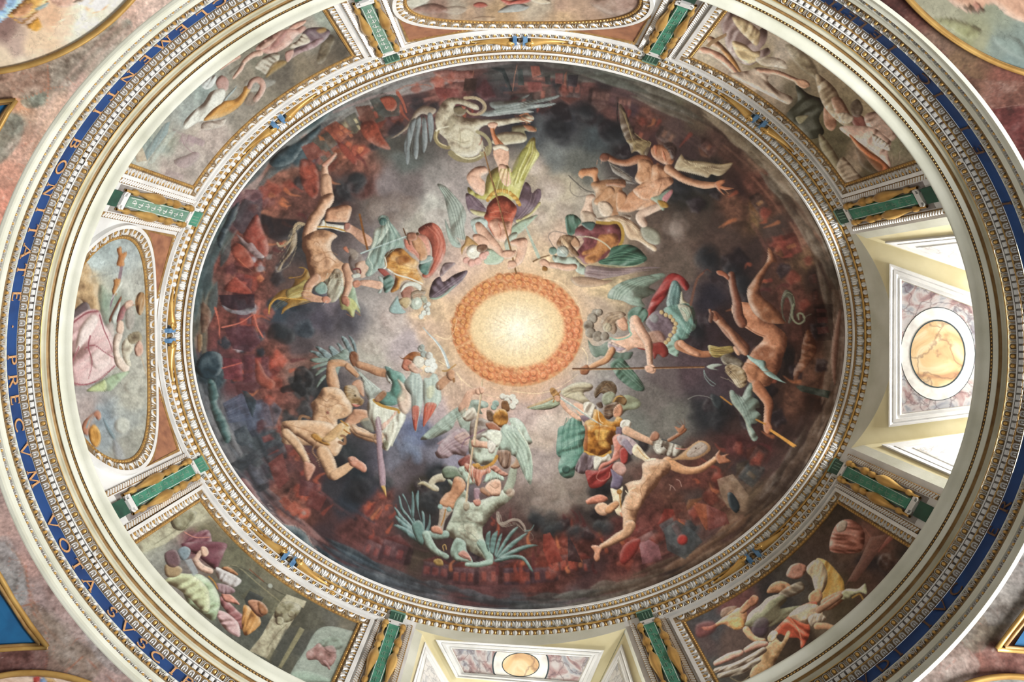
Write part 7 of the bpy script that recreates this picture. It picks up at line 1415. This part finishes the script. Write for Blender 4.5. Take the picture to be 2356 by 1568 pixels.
for s in ('8a7e76 114 150 160 130 215 105 205 140 170 190 130 210 112 190', '7e8278 50 215 80 208 108 215 100 240 70 250 50 240', '947264 0 172 60 168 110 165 112 205 60 222 0 228', '7e7c74 -20 262 40 266 56 300 30 350 -20 380', '8a928c 276 50 296 44 306 60 290 72', '8c7a70 215 100 262 60 290 52 300 70 250 110',
          'a2a2a0 -5 1250 30 1258 64 1330 60 1380 40 1392 20 1350 -5 1310', '9c8878 60 1400 90 1390 150 1450 230 1520 200 1568 110 1500', '744a44 -20 1496 100 1494 104 1545 60 1550 -20 1554', 'c0a098 90 1330 130 1350 180 1430 170 1440 120 1400', 'aea4a0 180 1420 220 1450 290 1530 270 1550 220 1510',
          '84584a 2160 120 2240 180 2380 190 2380 240 2290 250 2220 210', '5c2e2a 2040 0 2120 80 2180 130 2160 150 2080 80 2030 20', '6c2c2a 2270 260 2380 250 2380 360 2330 330', '74483a 2190 160 2230 180 2260 230 2230 220',
          '928a8c 2330 1290 2380 1290 2380 1400 2290 1440 2240 1420 2280 1350', 'bca4a0 2200 1480 2256 1530 2200 1580 2110 1580 2150 1540', '7c4c46 2256 1475 2380 1500 2380 1556 2290 1550 2270 1520', '867468 2180 1440 2250 1400 2280 1470 2240 1500'):
    c_, s = s.split(' ', 1); S(c_, s, al=.7, soft=2, body=.9, puff=0, edge=.1)
for s in '330 10 270 60 200 130 140 200 90 290 50 380;345 20 280 80 220 140 160 220 110 310'.split(';'): K('c4a098', 9, s, 5, al=.4, soft=3)
for s in '15 1250 50 1290 66 1350 78 1385 100 1430 150 1490;78 1385 46 1398;190 1512 180 1520 120 1568'.split(';'): K('b07c60', 4, s, 3, al=.6, soft=1)
# veins and patch joints of the marbling
crop(0, 0, 1); g_ = np.random.RandomState(21)
for (x0, y0, x1, y1, cols) in ((0, 160, 330, 470, ('7a5a50', 'd8c4ba', 'b0604c')), (0, 1200, 300, 1568, ('7c6058', 'dcccc4', 'b4705a')), (2040, 0, 2356, 420, ('b09084', '5a2c2a', 'a88c80')), (2100, 1280, 2356, 1568, ('8c6c68', 'd8ccc8', '9c5c50'))):
    for k in range(90):
        x, y = x0 + g_.rand() * (x1 - x0), y0 + g_.rand() * (y1 - y0); a = g_.rand() * 6.28; P = [(x, y)]
        for q in range(5): a += g_.randn() * .7; x += 7 * math.cos(a); y += 7 * math.sin(a); P.append((x, y))
        fill(path(np.array(P) + OX, np.linspace(.8, .3, 6)), cols[k % 3], al=.5, puff=0, edge=0)
    for k in range(22):
        x, y = x0 + g_.rand() * (x1 - x0), y0 + g_.rand() * (y1 - y0); r_ = 6 + 16 * g_.rand(); n = 9
        P = np.array([(x + r_ * (.6 + .6 * g_.rand()) * math.cos(q / n * 6.283), y + r_ * (.6 + .6 * g_.rand()) * math.sin(q / n * 6.283)) for q in range(n)]) + OX
        c = CANVAS[min(int(y + OY), CH - 1), min(int(x + OX), CW - 1)] * (.75 + .5 * g_.rand()); fill(smooth(P), c, al=.5, soft=1.5, puff=0, edge=.1)
for s in '110 150 112 200 108 240;0 232 60 226 110 205 150 200;60 1300 74 1400 110 1470 100 1568;74 1390 40 1395;195 1512 240 1550 300 1600;190 1510 130 1568'.split(';'): K('b06a50', 3, s, 1.5, al=.55)
for s in '2300 190 2330 200 2356 190;2290 250 2356 240;2250 215 2300 260'.split(';'): K('b89488', 2.2, s, 1, al=.5)
# running figures, upper left
on('S')
S('b0b4b4', '60 92 80 88 96 92 84 100 66 104', al=.5, soft=2); S('6a5c48', '142 72 144 58 152 40 162 42 158 56 150 70', al=.7, soft=1, body=1)
S('74606a', '128 34 146 31 157 36 150 47 136 55 122 59 108 64 106 70 112 60 122 50', drape=(130, 6, .25)); S('a8848a', '112 60 128 52 142 44 150 44 140 54 124 60 110 68', al=.7, drape=(140, 5, .2)); S('b08a50', '141 34 150 31 153 35 146 38', al=.8, soft=1)
S('c8bcae', '110 52 120 46 126 38 132 42 134 48 124 52 114 55', drape=(120, 4, .3)); S('c09890', '106 60 114 56 116 60 112 68 108 70'); 
S('c89a90', '73 54 84 44 98 36 108 33 124 29 130 33 118 42 112 50 100 58 88 61 76 58', drape=(145, 7, .3)); S('d8b4a4', '78 52 90 44 96 44 88 52 80 56', al=.7); S('a06c6c', '100 40 108 34 106 44 96 54 88 56', al=.5, soft=1); S('d0a090', '110 32 118 26 128 23 130 24 127 28 118 33')
T('d4ac9c', '48 88 1.6 56 78 2.6 60 70 2.6 70 62 3.2 78 60 3.6'); T('cca090', '34 78 1.2 44 70 2 54 64 2.4'); K('5c544c', 3, '44 82 52 76 58 72', al=.5); S('b8b0a4', '72 76 80 66 92 60 100 61 98 70 90 78 84 84 78 80', drape=(120, 5, .3)); S('a88448', '92 72 104 68 108 72 96 80 84 88', al=.7, soft=1)
S('b48c86', '28 92 34 85 42 90 42 100 36 104 30 99', body=.4); S('ccd0d4', '12 96 20 88 28 85 28 92 23 99 16 101', drape=(30, 4, .3)); S('dcdcd8', '-8 138 2 126 14 116 22 104 34 100 39 104 36 116 28 128 20 135 8 138 -6 146', drape=(30, 7, .25)); S('a4b0b4', '36 114 44 104 52 97 48 104 42 110 39 116')
S('cc9448', '14 136 24 124 34 117 38 114 50 112 58 104 60 98 68 97 65 106 56 119 42 129 28 134', drape=(40, 8, .22)); T('c49c90', '66 98 3 69 92 3 76 90 3.6 81 96 3.6 79 104 3.6 73 112 3.6'); S('8c7468', '66 104 72 108 74 116 68 120 60 116', al=.5, soft=2)
S('c8bcb4', '14 138 30 136 40 134 36 142 24 146 12 146', al=.8, drape=(100, 4, .2)); K('9c8890', 1, '-20 146 -10 152 -4 160'); H('a89098', '-10 150 6 156 2 166 -14 160', al=.5)
on('a'); H('8c9ca0', '163 34 186 2 192 0 189 14 166 44'); H('b8c0bc', '170 40 190 12 200 10 174 46 166 50', al=.6); H('a48c96', '213 14 232 22 229 28 210 22', al=.6); K('9c7c88', 1, '205 18 208 26 216 34 222 36', al=.7); S('a4889a' if 0 else 'a48c94', '196 44 210 38 220 34 226 38 216 50 204 52', al=.55); H('a89498', '188 54 208 60 206 66 186 60', al=.5); H('c0a890', '152 30 160 26 166 44 154 46', al=.7)
for k in range(8): K('b8b0a8', .8, '%f 0 %f 62' % (232 - k * 9, 180 - k * 3), al=.35, cr=False)
# columned hall, lower left
on('b'); H('b8b49c', '155 146 200 118 232 98 236 110 220 124 186 148 160 158', al=.8, body=.4); S('908c74', '192 118 200 114 214 110 222 112 218 122 208 132 196 130', body=.8); K('5c5a48', .8, '192 120 200 132 210 128 218 114'); K('6e6c58', .9, '174 148 190 138 204 128'); S('744450', '206 150 216 138 236 132 236 157 206 157', drape=(60, 6, .2)); K('b87c70', 1.2, '208 134 220 140 236 140')
on('W')
S('6e3e4a', '-8 0 38 0 37 12 33 22 28 30 16 22 4 12 -6 8', drape=(75, 8, .25)); H('5c5a4a', '56 60 68 50 96 66 90 80 74 78', al=.7); H('34383a', '60 64 66 54 82 62 74 74 62 70', al=.8); K('8c866c', 1.4, '30 36 42 26 54 28 66 38 80 50 100 66', al=.8); K('45443a', 1, '44 26 60 30 76 40 96 54 112 62', al=.7); C('a4a8a0', '89 49 3'); K('7c4c38', 1.2, '66 30 82 44', al=.8)
H('b8b29a', '108 58 130 66 127 74 122 72 116 86 106 102 88 132 66 122 80 104 92 82 100 72 98 70', body=.7); S('8e886e', '98 70 110 66 124 72 118 84 108 90 96 86 94 80', body=1.3); C('a8a288', '100 88 5 113 80 4', body=1, edge=.6); K('6e6a54', 1, '86 120 96 104 108 92'); H('8a8468', '123 95 128 98 102 142 98 140'); H('6c6852', '84 132 92 118 98 122 90 136', al=.6)
H('4a4a46', '106 98 122 94 98 140 88 134', al=.6, soft=1); S('9ca69e', '139 102 146 96 158 94 176 98 188 103 184 116 164 158 112 158 114 144 128 122 134 110', body=.3, puff=.4); S('8c9c90', '144 112 152 106 166 106 172 116 160 122 148 118', al=.6, soft=2, body=1); S('a87674', '130 124 138 118 144 113 150 118 158 120 164 126 162 134 156 140 148 138 142 132 132 132', body=1.2, al=.85); S('b08c8c', '150 118 160 116 164 124 156 124', al=.8); T('b08484', '150 134 2 154 138 1.6 156 142 1.2'); S('a8c4b4', '114 146 130 144 150 150 160 158 116 158', al=.6, soft=2)
S('9c6468', '34 60 44 68 54 78 60 84 58 98 50 92 40 78 33 68', drape=(60, 5, .25)); S('c8a4a8', '28 78 36 77 46 83 54 92 55 106 44 102 34 92', drape=(80, 6, .25)); S('cc8c7c', '34 58 42 57 50 63 55 70 46 68 38 66', body=.5); S('c89050', '60 70 68 74 76 82 79 90 74 97 66 103 60 104 57 92 58 80', drape=(20, 4, .35)); S('b98468', '64 67 70 64 80 67 86 74 85 79 78 84 70 78', body=1); S('94603c', '76 66 86 74 86 80 80 82 76 76', al=.8, body=1)
S('a8bc9c', '-12 40 6 35 18 40 28 52 33 66 30 80 24 88 10 78 -4 68', drape=(70, 8, .25)); S('d0d4ac', '-8 44 4 40 12 50 14 62 4 62', al=.6, soft=1); S('c8c4c8', '28 28 36 30 50 37 57 43 50 50 40 48 30 40', drape=(30, 5, .25)); S('9c8088', '28 46 42 48 50 54 44 58 32 56', drape=(0, 4, .2)); S('b8825c', '34 29 42 27 52 34 52 37 42 33', body=.8); T('d8b8a8', '5 20 3.6 12 28 4 22 32 3.4'); T('d8b8a8', '5 20 3 10 12 2.6 14 10 2.6'); S('dcb8a4', '11 6 14 4 18 6 20 12 16 16 12 14'); K('b07c34', 1.4, '20 38 26 44 30 52')
on('V'); S('c4caa4', '186 42 200 35 216 36 228 44 236 56 236 78 226 75 214 63 202 53 190 46', drape=(60, 8, .25)); S('a08868', '186 26 196 24 206 30 200 38 188 38'); S('7c8c98', '200 10 208 4 215 8 213 16 206 20'); H('9ca4ac', '208 20 216 18 224 34 218 38', al=.8); S('684850', '186 12 198 8 204 22 196 28 188 24', al=.8)
# brown painting, upper right
on('T')
S('6c5854', '98 30 101 23 104 16 112 14 122 22 128 34 136 42 143 32 150 36 148 48 141 57 150 54 153 60 142 67 130 74 116 68 104 54 102 44', drape=(30, 7, .28)); S('a4906c', '110 20 122 20 136 30 142 38 138 52 128 44 118 34', al=.85, drape=(20, 5, .25)); S('a8946e', '110 47 124 50 134 58 142 58 139 68 128 72 116 64', al=.9, drape=(110, 6, .2)); S('7a5a40', '82 43 86 41 93 45 106 58 116 72 124 88 134 92 142 98 134 103 120 92 108 74 96 57 84 50', body=.8); S('b07c3c', '98 56 108 62 118 76 122 84 112 76', al=.6, soft=1); H('6c543c', '80 52 86 46 104 37 104 41 88 50 84 54')
S('a47c68', '72 56 78 53 90 57 100 62 112 74 120 86 112 84 98 71 84 62 74 60', body=.5); S('a08e80', '108 84 128 80 140 76 156 80 150 90 162 102 178 110 174 118 160 112 144 104 128 96', drape=(130, 7, .2)); T('a8806c', '140 80 2.4 160 82 2.8 176 88 2.6 190 94 2.2'); S('b08870', '180 90 192 90 198 96 192 100 184 97', body=.5); S('a89c90', '136 66 150 64 168 68 172 78 160 76 144 74', al=.7, drape=(60, 5, .2))
S('34332a', '172 128 184 114 182 96 196 106 212 112 215 120 208 134 214 150 200 157 188 150 176 138', drape=(60, 9, .25)); S('8a8268', '182 132 196 130 192 136 186 140', al=.8); S('8c6450', '214 120 224 124 228 140 222 148 214 140', body=.8); S('6c4438', '216 118 228 112 232 124 224 126', al=.8); S('6c604c', '170 52 178 50 192 60 204 74 208 90 196 84 180 70', al=.6, soft=2, body=1)
on('U')
S('8a7862', '0 84 12 90 24 102 30 116 42 132 56 146 48 150 32 142 16 128 6 112', drape=(50, 6, .3)); S('8c6a58', '18 112 28 110 36 122 42 136 34 138 24 130', body=.6); S('6c3c38', '40 132 52 130 58 140 50 148 44 142', al=.85); S('a8a090', '26 128 38 128 44 134 36 140 28 136', al=.8, drape=(30, 4, .3)); S('94786c', '56 130 70 126 82 136 92 152 84 160 68 152 58 142', drape=(60, 6, .3)); S('4a3c34', '40 118 48 112 54 122 50 132 42 130', al=.8, body=1); S('787058', '56 70 70 84 84 104 96 130 104 156 90 150 76 120 62 96', al=.4, soft=3, body=1)
on('c')
S('ae9084', '28 -4 62 -4 78 6 86 14 82 24 86 42 76 34 64 24 50 14 36 6', drape=(35, 7, .28)); S('a86440', '38 4 50 14 62 24 74 32 84 42 84 48 78 50 68 44 56 30 46 18', puff=.9); S('c0b8ac', '64 4 72 8 84 17 84 23 74 20 66 14', drape=(40, 3, .35)); S('8a8068', '4 4 12 10 22 24 32 42 34 56 26 50 16 34 6 20', al=.8, drape=(60, 6, .2)); S('948270', '24 44 30 30 38 36 46 46 54 56 36 59', al=.85, drape=(70, 5, .25)); S('3a2c20', '46 20 60 30 76 40 70 50 52 40', al=.5, soft=2)
# bearded men and red cloth, lower right
on('X')
S('9a7638', '205 18 216 20 228 32 236 44 236 60 226 66 212 64 208 60 214 44 212 30', drape=(20, 7, .28)); S('a4947c', '194 28 202 20 210 20 217 32 217 46 211 57 204 54 200 40 195 34', drape=(15, 6, .2)); S('94685a', '171 36 176 26 186 23 194 27 191 36 184 41 176 40', body=1); S('b08464', '196 60 206 52 212 58 210 66 200 70', body=.6); S('946a50', '210 66 222 58 236 54 236 64 224 74 214 76', body=.5)
S('a07456', '149 56 154 47 164 43 174 46 178 52 168 56 156 57', body=1.2); S('8c8070', '162 58 176 48 188 44 192 52 184 58 172 62', al=.8, drape=(110, 4, .3)); S('80806a', '124 92 130 79 142 70 150 62 164 58 172 64 164 74 178 72 192 71 180 80 164 90 148 96 134 95', drape=(50, 7, .3)); S('403440', '132 100 136 88 146 84 152 90 148 104 138 106', al=.7, soft=1)
S('b48460', '76 95 88 93 100 84 110 76 122 73 127 80 124 92 112 97 100 92 88 98 80 99', body=.7); S('b08044', '106 86 120 84 124 95 112 98', al=.8, body=.8); T('a4785c', '122 76 4 130 68 4.4'); S('a8745c', '128 66 134 59 140 62 138 69 132 72', body=.6); S('783c3c', '70 92 88 88 92 98 80 106 70 106', al=.6, soft=3); S('8c7458', '98 76 106 72 116 72 108 80 98 84', al=.6, body=1)
S('ac4c34', '151 106 160 96 172 84 186 72 202 66 206 70 198 78 194 84 198 96 196 108 188 119 186 108 174 107 164 103 154 110', drape=(120, 8, .3)); S('b09a82', '174 82 188 71 204 69 212 78 210 86 198 84 196 92 184 88', drape=(60, 6, .25)); S('a89c8c', '196 84 208 79 217 86 208 90 199 94', drape=(20, 3, .25)); T('a47a5c', '206 94 4 216 94 3.6 226 97 3'); T('b08a6a', '126 98 4 132 106 3.6 140 110 3 146 110 2.4'); K('d0a080', 1, '176 86 184 96 188 108')
S('947450', '130 148 138 132 146 120 152 112 158 106 166 112 172 100 176 101 173 110 166 122 158 136 148 150 134 155', body=.8); S('c0a888', '150 106 156 99 162 102 158 110 152 112', body=1); T('b88c7c', '92 136 3.2 106 129 4.4 120 124 3.4'); T('b88c7c', '126 121 3.2 138 115 4.4 148 114 3'); T('94887a', '92 144 3 116 138 4 146 121 3.4', drape=(60, 3, .3)); T('8a8072', '96 150 3 120 144 4 140 132 3', drape=(60, 3, .3)); K('8c7c5c', 1, '108 152 120 157 130 150')
on('d'); S('7c4c40', '16 148 20 132 28 122 40 120 52 128 56 140 50 157 20 157', drape=(100, 4, .3)); S('8c8478', '24 128 30 121 36 123 34 132 26 134', al=.8); H('6c3e36', '64 157 86 136 92 138 72 157', al=.9); K('7a4a3c', 1, '56 130 66 146')
on('Y'); K('4c342c', 1.6, '60 14 44 34 34 48', al=.8); H('5c3c34', '62 -6 84 -10 60 26 46 44 36 44 50 20', al=.8); C('3a2822', '80 22 10', soft=3, al=.6, body=1); S('8a8a70', '28 58 36 52 48 52 56 46 58 50 58 58 50 56 40 62 30 64', drape=(120, 5, .3)); K('8a6a30', 2, '42 62 50 58 54 64', al=.8); T('94705a', '4 76 4 16 68 4 28 60 3.4')
# seated figure in pink, left oval
crop(0, 560, 2.168)
S('c4a47c', '84 24 92 20 98 30 98 40 105 44 104 56 107 70 98 70 90 64 84 58 76 56 74 40', body=.7); K('a4846c' if 0 else 'a48a68', .8, '90 40 96 44 92 50 98 56'); S('9c7c58', '72 54 84 58 88 64 78 74 70 78'); S('5c4c54', '76 74 90 62 96 70 84 78 74 86', al=.9); S('8ca090', '106 44 114 50 118 70 118 90 112 86 106 68', al=.5, soft=3)
K('8c7480', 3.4, '130 20 127 38', cr=False); K('84647c', 2, '121 54 117 68', 1, cr=False); S('bc7c48', '124 6 129 4 130 10 134 9 135 12 132 18 132 24 124 23 126 14'); S('bc8450', '121 38 128 38 127 44 124 50 124 55 119 52 121 44'); K('d8dcd8', 1.4, '130 42 118 60', .6); K('c8ccc8', 4, '136 28 140 50 142 64', 2, al=.35)
S('884c34', '116 80 127 58 129 60 119 82'); S('c8d0d0', '118 80 128 62 124 84'); S('a0686c', '124 84 126 74 130 66 138 62 142 65 134 72 131 80'); S('dcb8a8', '132 64 138 60 142 62 140 67 134 70'); K('a87850', 1, '141 66 147 64'); S('a47a50', '144 60 147 53 152 52 155 58 154 68 150 76 146 74 144 66', drape=(10, 3, .4))
S('ccb0b0', '96 100 118 84 122 100 120 118 104 108', al=.6); S('b4a8a4', '134 70 142 68 144 80 140 92 134 88', al=.6, soft=1)
S('d6b0b4', '72 90 84 76 96 70 106 72 110 84 118 96 121 106 119 116 125 124 124 130 114 138 102 146 90 150 78 150 72 130', drape=(55, 11, .38), puff=.7); S('f0e4e4', '84 92 94 78 102 76 104 84 96 98 86 110 80 116', al=.75, soft=2, edge=0); S('f0e0e0', '96 118 108 112 118 124 108 134 98 130', al=.65, soft=2, edge=0); K('8c4450', 1.8, '78 84 92 74 104 72'); K('94505c', 1.6, '106 76 110 90 116 104 120 116', .6); K('94505c', 1.4, '90 112 100 108 112 116 122 122', .6); K('94505c', 1.6, '96 98 94 110 98 126 94 144', .6); K('9c5864', 1.4, '78 148 90 150 106 144 122 130'); K('a05c68', 1.4, '84 110 78 124 76 138', .6)
S('e4cfc4', '120 106 123 96 130 94 130 100 127 108 128 118 134 126 138 131 135 138 128 134 122 126', body=.4); S('e0c0b0', '124 88 126 82 131 83 132 90 130 96 124 94'); S('d4ccbc', '130 106 138 98 142 104 142 112 138 120 140 130 134 128 130 118', body=.7); S('a89c84', '136 98 146 93 151 98 150 104 144 106 138 106', body=1); S('d4a898', '143 110 148 103 152 108 152 116 148 120 144 118', body=.6)
S('a4b89c', '114 142 124 138 138 136 128 146 118 156 104 157 92 157 100 150', drape=(140, 6, .2)); S('c8d49c', '92 156 104 149 112 145 112 156', al=.8); K('c0a890', 1.2, '150 120 156 140 158 150', al=.7); C('c4c4bc', '140 152 8', soft=3, al=.5, edge=0)
for q in ('137 44', '128 28', '133 55', '130 72', '146 42', '150 26', '136 14', '128 148'): K('6c6c6c', .7, '%s %f %f' % (q, float(q.split()[0]) + 1, float(q.split()[1]) + 2))
for s in '96 36 110 33 120 32 132 26;100 18 106 22 112 22;96 24 108 28 116 30'.split(';'): K('848c90', .5, s, al=.7)
on('b')
S('b87c64', '92 18 95 9 104 1 110 -3 114 0 114 6 110 8 107 4 102 10 102 18 99 25 94 23'); K('8ca4ac', 2, '98 16 101 8 106 2', .8); S('cc9240', '100 24 101 17 106 13 111 17 114 25 113 34 108 39 103 34', body=.5); K('a06c28', .8, '106 20 108 28 106 36'); S('6c8898', '116 4 122 12 130 26 128 30 120 18', al=.6, soft=2); C('d0d0c8', '138 14 9', soft=3, al=.7, edge=0); S('9ca0b0', '128 30 136 36 142 54 130 52', al=.5, soft=3)
# top oval
crop(1000, 0, 1.698)
S('a8584c', '53 6 60 3 68 4 72 8 64 11 55 10'); S('9c9c9c', '86 17 94 10 108 4 122 6 128 10 120 15 104 17', body=.4); S('b8584c', '86 -4 100 1 120 -2 140 -6 126 4 108 6 98 7', drape=(60, 4, .2)); S('c8b8a4', '128 -4 150 -2 158 4 146 6 132 2'); S('c4a890', '50 26 66 22 84 24 70 30', al=.5); S('b4a498', '10 12 30 8 44 12 34 20 16 18', al=.6); K('8c6c5c', 3, '76 34 96 34 112 36', 1, al=.6)
crop(840, 0, 1); S('8c6258', '110 22 150 8 180 14 190 26 160 32 130 30', al=.7, body=.8); S('c8c4b8', '90 0 130 -10 150 0 120 16 98 14', al=.8); S('a08074', '520 0 610 -20 640 20 580 36 540 24', al=.6, body=.8, soft=3)
# roundels
crop(0, 0, 1); m_ = region(ellp(fit3((0, 165), (163, 112), (304, 0))[0], fit3((0, 165), (163, 112), (304, 0))[1], fit3((0, 165), (163, 112), (304, 0))[2], fit3((0, 165), (163, 112), (304, 0))[2]))[..., None] if 'fit3' in globals() else None
if m_ is not None:
    F = field('180 120 d6cabe 100 90 ceb298 40 100 a89088 200 60 dcd2c4 60 140 c8b8a8 270 20 d8ccc4 20 60 7c605c 10 140 c8b4a0 120 40 c8a084 140 60 ccb4a0 230 30 d8c8b8'); CANVAS[:] = CANVAS * (1 - m_) + F * (1 + .12 * N_FINE[..., None]) * m_
    on('R'); S('8cb0dc', '-12 -4 24 -4 20 8 12 16 2 24 -12 30', drape=(120, 5, .35)); S('7c5c64', '-6 -6 8 -4 6 8 -2 12'); S('cc9c54', '16 10 26 2 40 -4 58 -6 52 3 42 12 28 20 14 20 8 18', body=.8); S('b88068', '14 16 26 6 36 4 34 14 22 20', al=.7, body=.8); S('c48c34', '12 18 30 28 42 20 47 26 46 34 38 35 28 28 18 24', body=.5); H('8c5c24', '26 28 56 2 54 1 24 26', al=.8); S('8ca0a4', '40 9 54 3 54 6 42 12'); S('bc9484', '56 -4 84 -4 88 4 76 8 64 7', body=1); S('ece4d8', '84 2 100 -4 124 -4 122 4 112 13 104 10 92 6', drape=(20, 5, .2)); K('c89464', .8, '92 4 104 14 116 11 122 5')
    for s in '14 44 22 36 26 30;60 30 72 22 80 14;96 46 110 36 120 24'.split(';'): K('e8dcc8', 1.4, s, .4, al=.7)
    q_ = fit3((2091, 0), (2178, 79), (2356, 168)); m_ = region(ellp(q_[0], q_[1], q_[2], q_[2]))[..., None]
    F = field('2200 60 a09c88 2250 100 9c9a80 2150 30 a8a490 2300 110 84908c 2340 140 7c8c8c 2120 10 a09c88 2220 90 8c8c68'); CANVAS[:] = CANVAS * (1 - m_) + F * (1 + .16 * N_FINE[..., None]) * m_
    on('U'); S('d4a48c', '146 -6 176 -6 240 -6 240 24 224 22 212 14 202 5 192 6 186 13 172 14 160 8 152 2', body=.4); S('6c5444', '167 9 176 5 186 7 191 11 184 16 174 13', body=1.2); S('bc8474', '178 4 184 3 185 9 180 11'); S('a0a074', '130 24 150 20 170 26 186 32 186 40 172 46 158 38 142 30', al=.7, soft=2, drape=(60, 7, .2)); S('8c9c98', '200 40 230 44 240 70 220 62 204 50', al=.5, soft=3)
crop(0, 0, 1); F_ = None; S('c8a890', '-20 1560 40 1556 100 1558 170 1566 180 1600 -20 1600', body=.6); S('a83c34', '76 1560 92 1554 90 1568 80 1572'); S('c8a068', '100 1558 120 1560 128 1568 104 1570'); S('7c94b8', '94 1562 104 1558 106 1570 94 1572'); S('8c8c88', '2236 1572 2290 1560 2380 1560 2380 1620 2236 1620', body=.6)
# final glaze: gentle overall grain
CANVAS *= (1 + .07 * N_GR + .04 * N_FINE)[..., None]
# ------------------------------------------------------------------ transfer of the cartoon to the plaster
# daylight measured on the bare plaster; picked colours are divided by it to get the paint's own colour
DAY = [(1.44, 1.40, 1.33), (1.19, 1.16, 1.09), (.51, .49, .444), (.412, .393, .35), (1.43, 1.39, 1.32), (1.33, 1.29, 1.22), None,
       (.90, .87, .83), (2.1, 2.08, 1.95), (1.55, 1.54, 1.34), (1.95, 1.9, 1.85), (.74, .73, .70), (1.6, 1.57, 1.5), (1.1, 1.1, 1.0), (1.9, 1.9, 1.8)]
DAY_DOME = [1.2286, -0.4618, -0.0226, 0.2595, -0.0774, -0.2252, -0.945, -0.434, 0.3008, 0.3836, -0.139, 0.1899, 1.0804, -0.4179, 0.2561, 1.8154, 0.4098, -0.8087, -0.4207, -1.1927, -1.4997]
def daylight(k, x, y):
    if DAY[k] is not None: return np.array(DAY[k])[None]
    u = (x - 1193.5) / 753.5; v = (y - 771) / 632.8; q = np.hypot(u, v); f = np.minimum(1, .96 / np.maximum(q, 1e-6)); u = u * f; v = v * f
    L = sum(c * u ** i * v ** j for c, (i, j) in zip(DAY_DOME, [(i, j) for i in range(6) for j in range(6 - i)]))
    return np.clip(L, .36, 1.9)[:, None] * np.array([[1.05, 1.011, .938]])
GAIN = 1.12
def transfer(canvas, ox, oy):
    """canvas: float array (H, W, 3) of sRGB 0..1; pixel (0,0) lies at (-ox, -oy)"""
    Hh, Ww = canvas.shape[:2]
    for kk, (me, V) in enumerate(PAINTED):
        s = HR / np.maximum(V[:, 2] - ZC, 1e-3); x = VPX + s * (V[:, 0] / U + CX) + ox; y = VPY + s * (V[:, 1] / U + CY) + oy
        x = np.clip(x, 0, Ww - 1.001); y = np.clip(y, 0, Hh - 1.001); xi = x.astype(int); yi = y.astype(int); fx = (x - xi)[:, None]; fy = (y - yi)[:, None]
        c = (canvas[yi, xi] * (1 - fx) + canvas[yi, xi + 1] * fx) * (1 - fy) + (canvas[yi + 1, xi] * (1 - fx) + canvas[yi + 1, xi + 1] * fx) * fy
        c = np.clip(c, 0, 1); c = np.where(c <= .04045, c / 12.92, ((c + .055) / 1.055) ** 2.4)
        c = c * .91 + c.mean(-1, keepdims=True) * .09; c = np.clip(c * np.array([[1.0, 1.02, .93]]) / daylight(kk, x - ox, y - oy) * GAIN, 0, .9)
        at_ = me.color_attributes.new('paint', 'FLOAT_COLOR', 'POINT')
        at_.data.foreach_set('color', np.concatenate([c, np.ones((len(c), 1))], 1).astype(np.float32).ravel())
transfer(CANVAS, OX, OY)
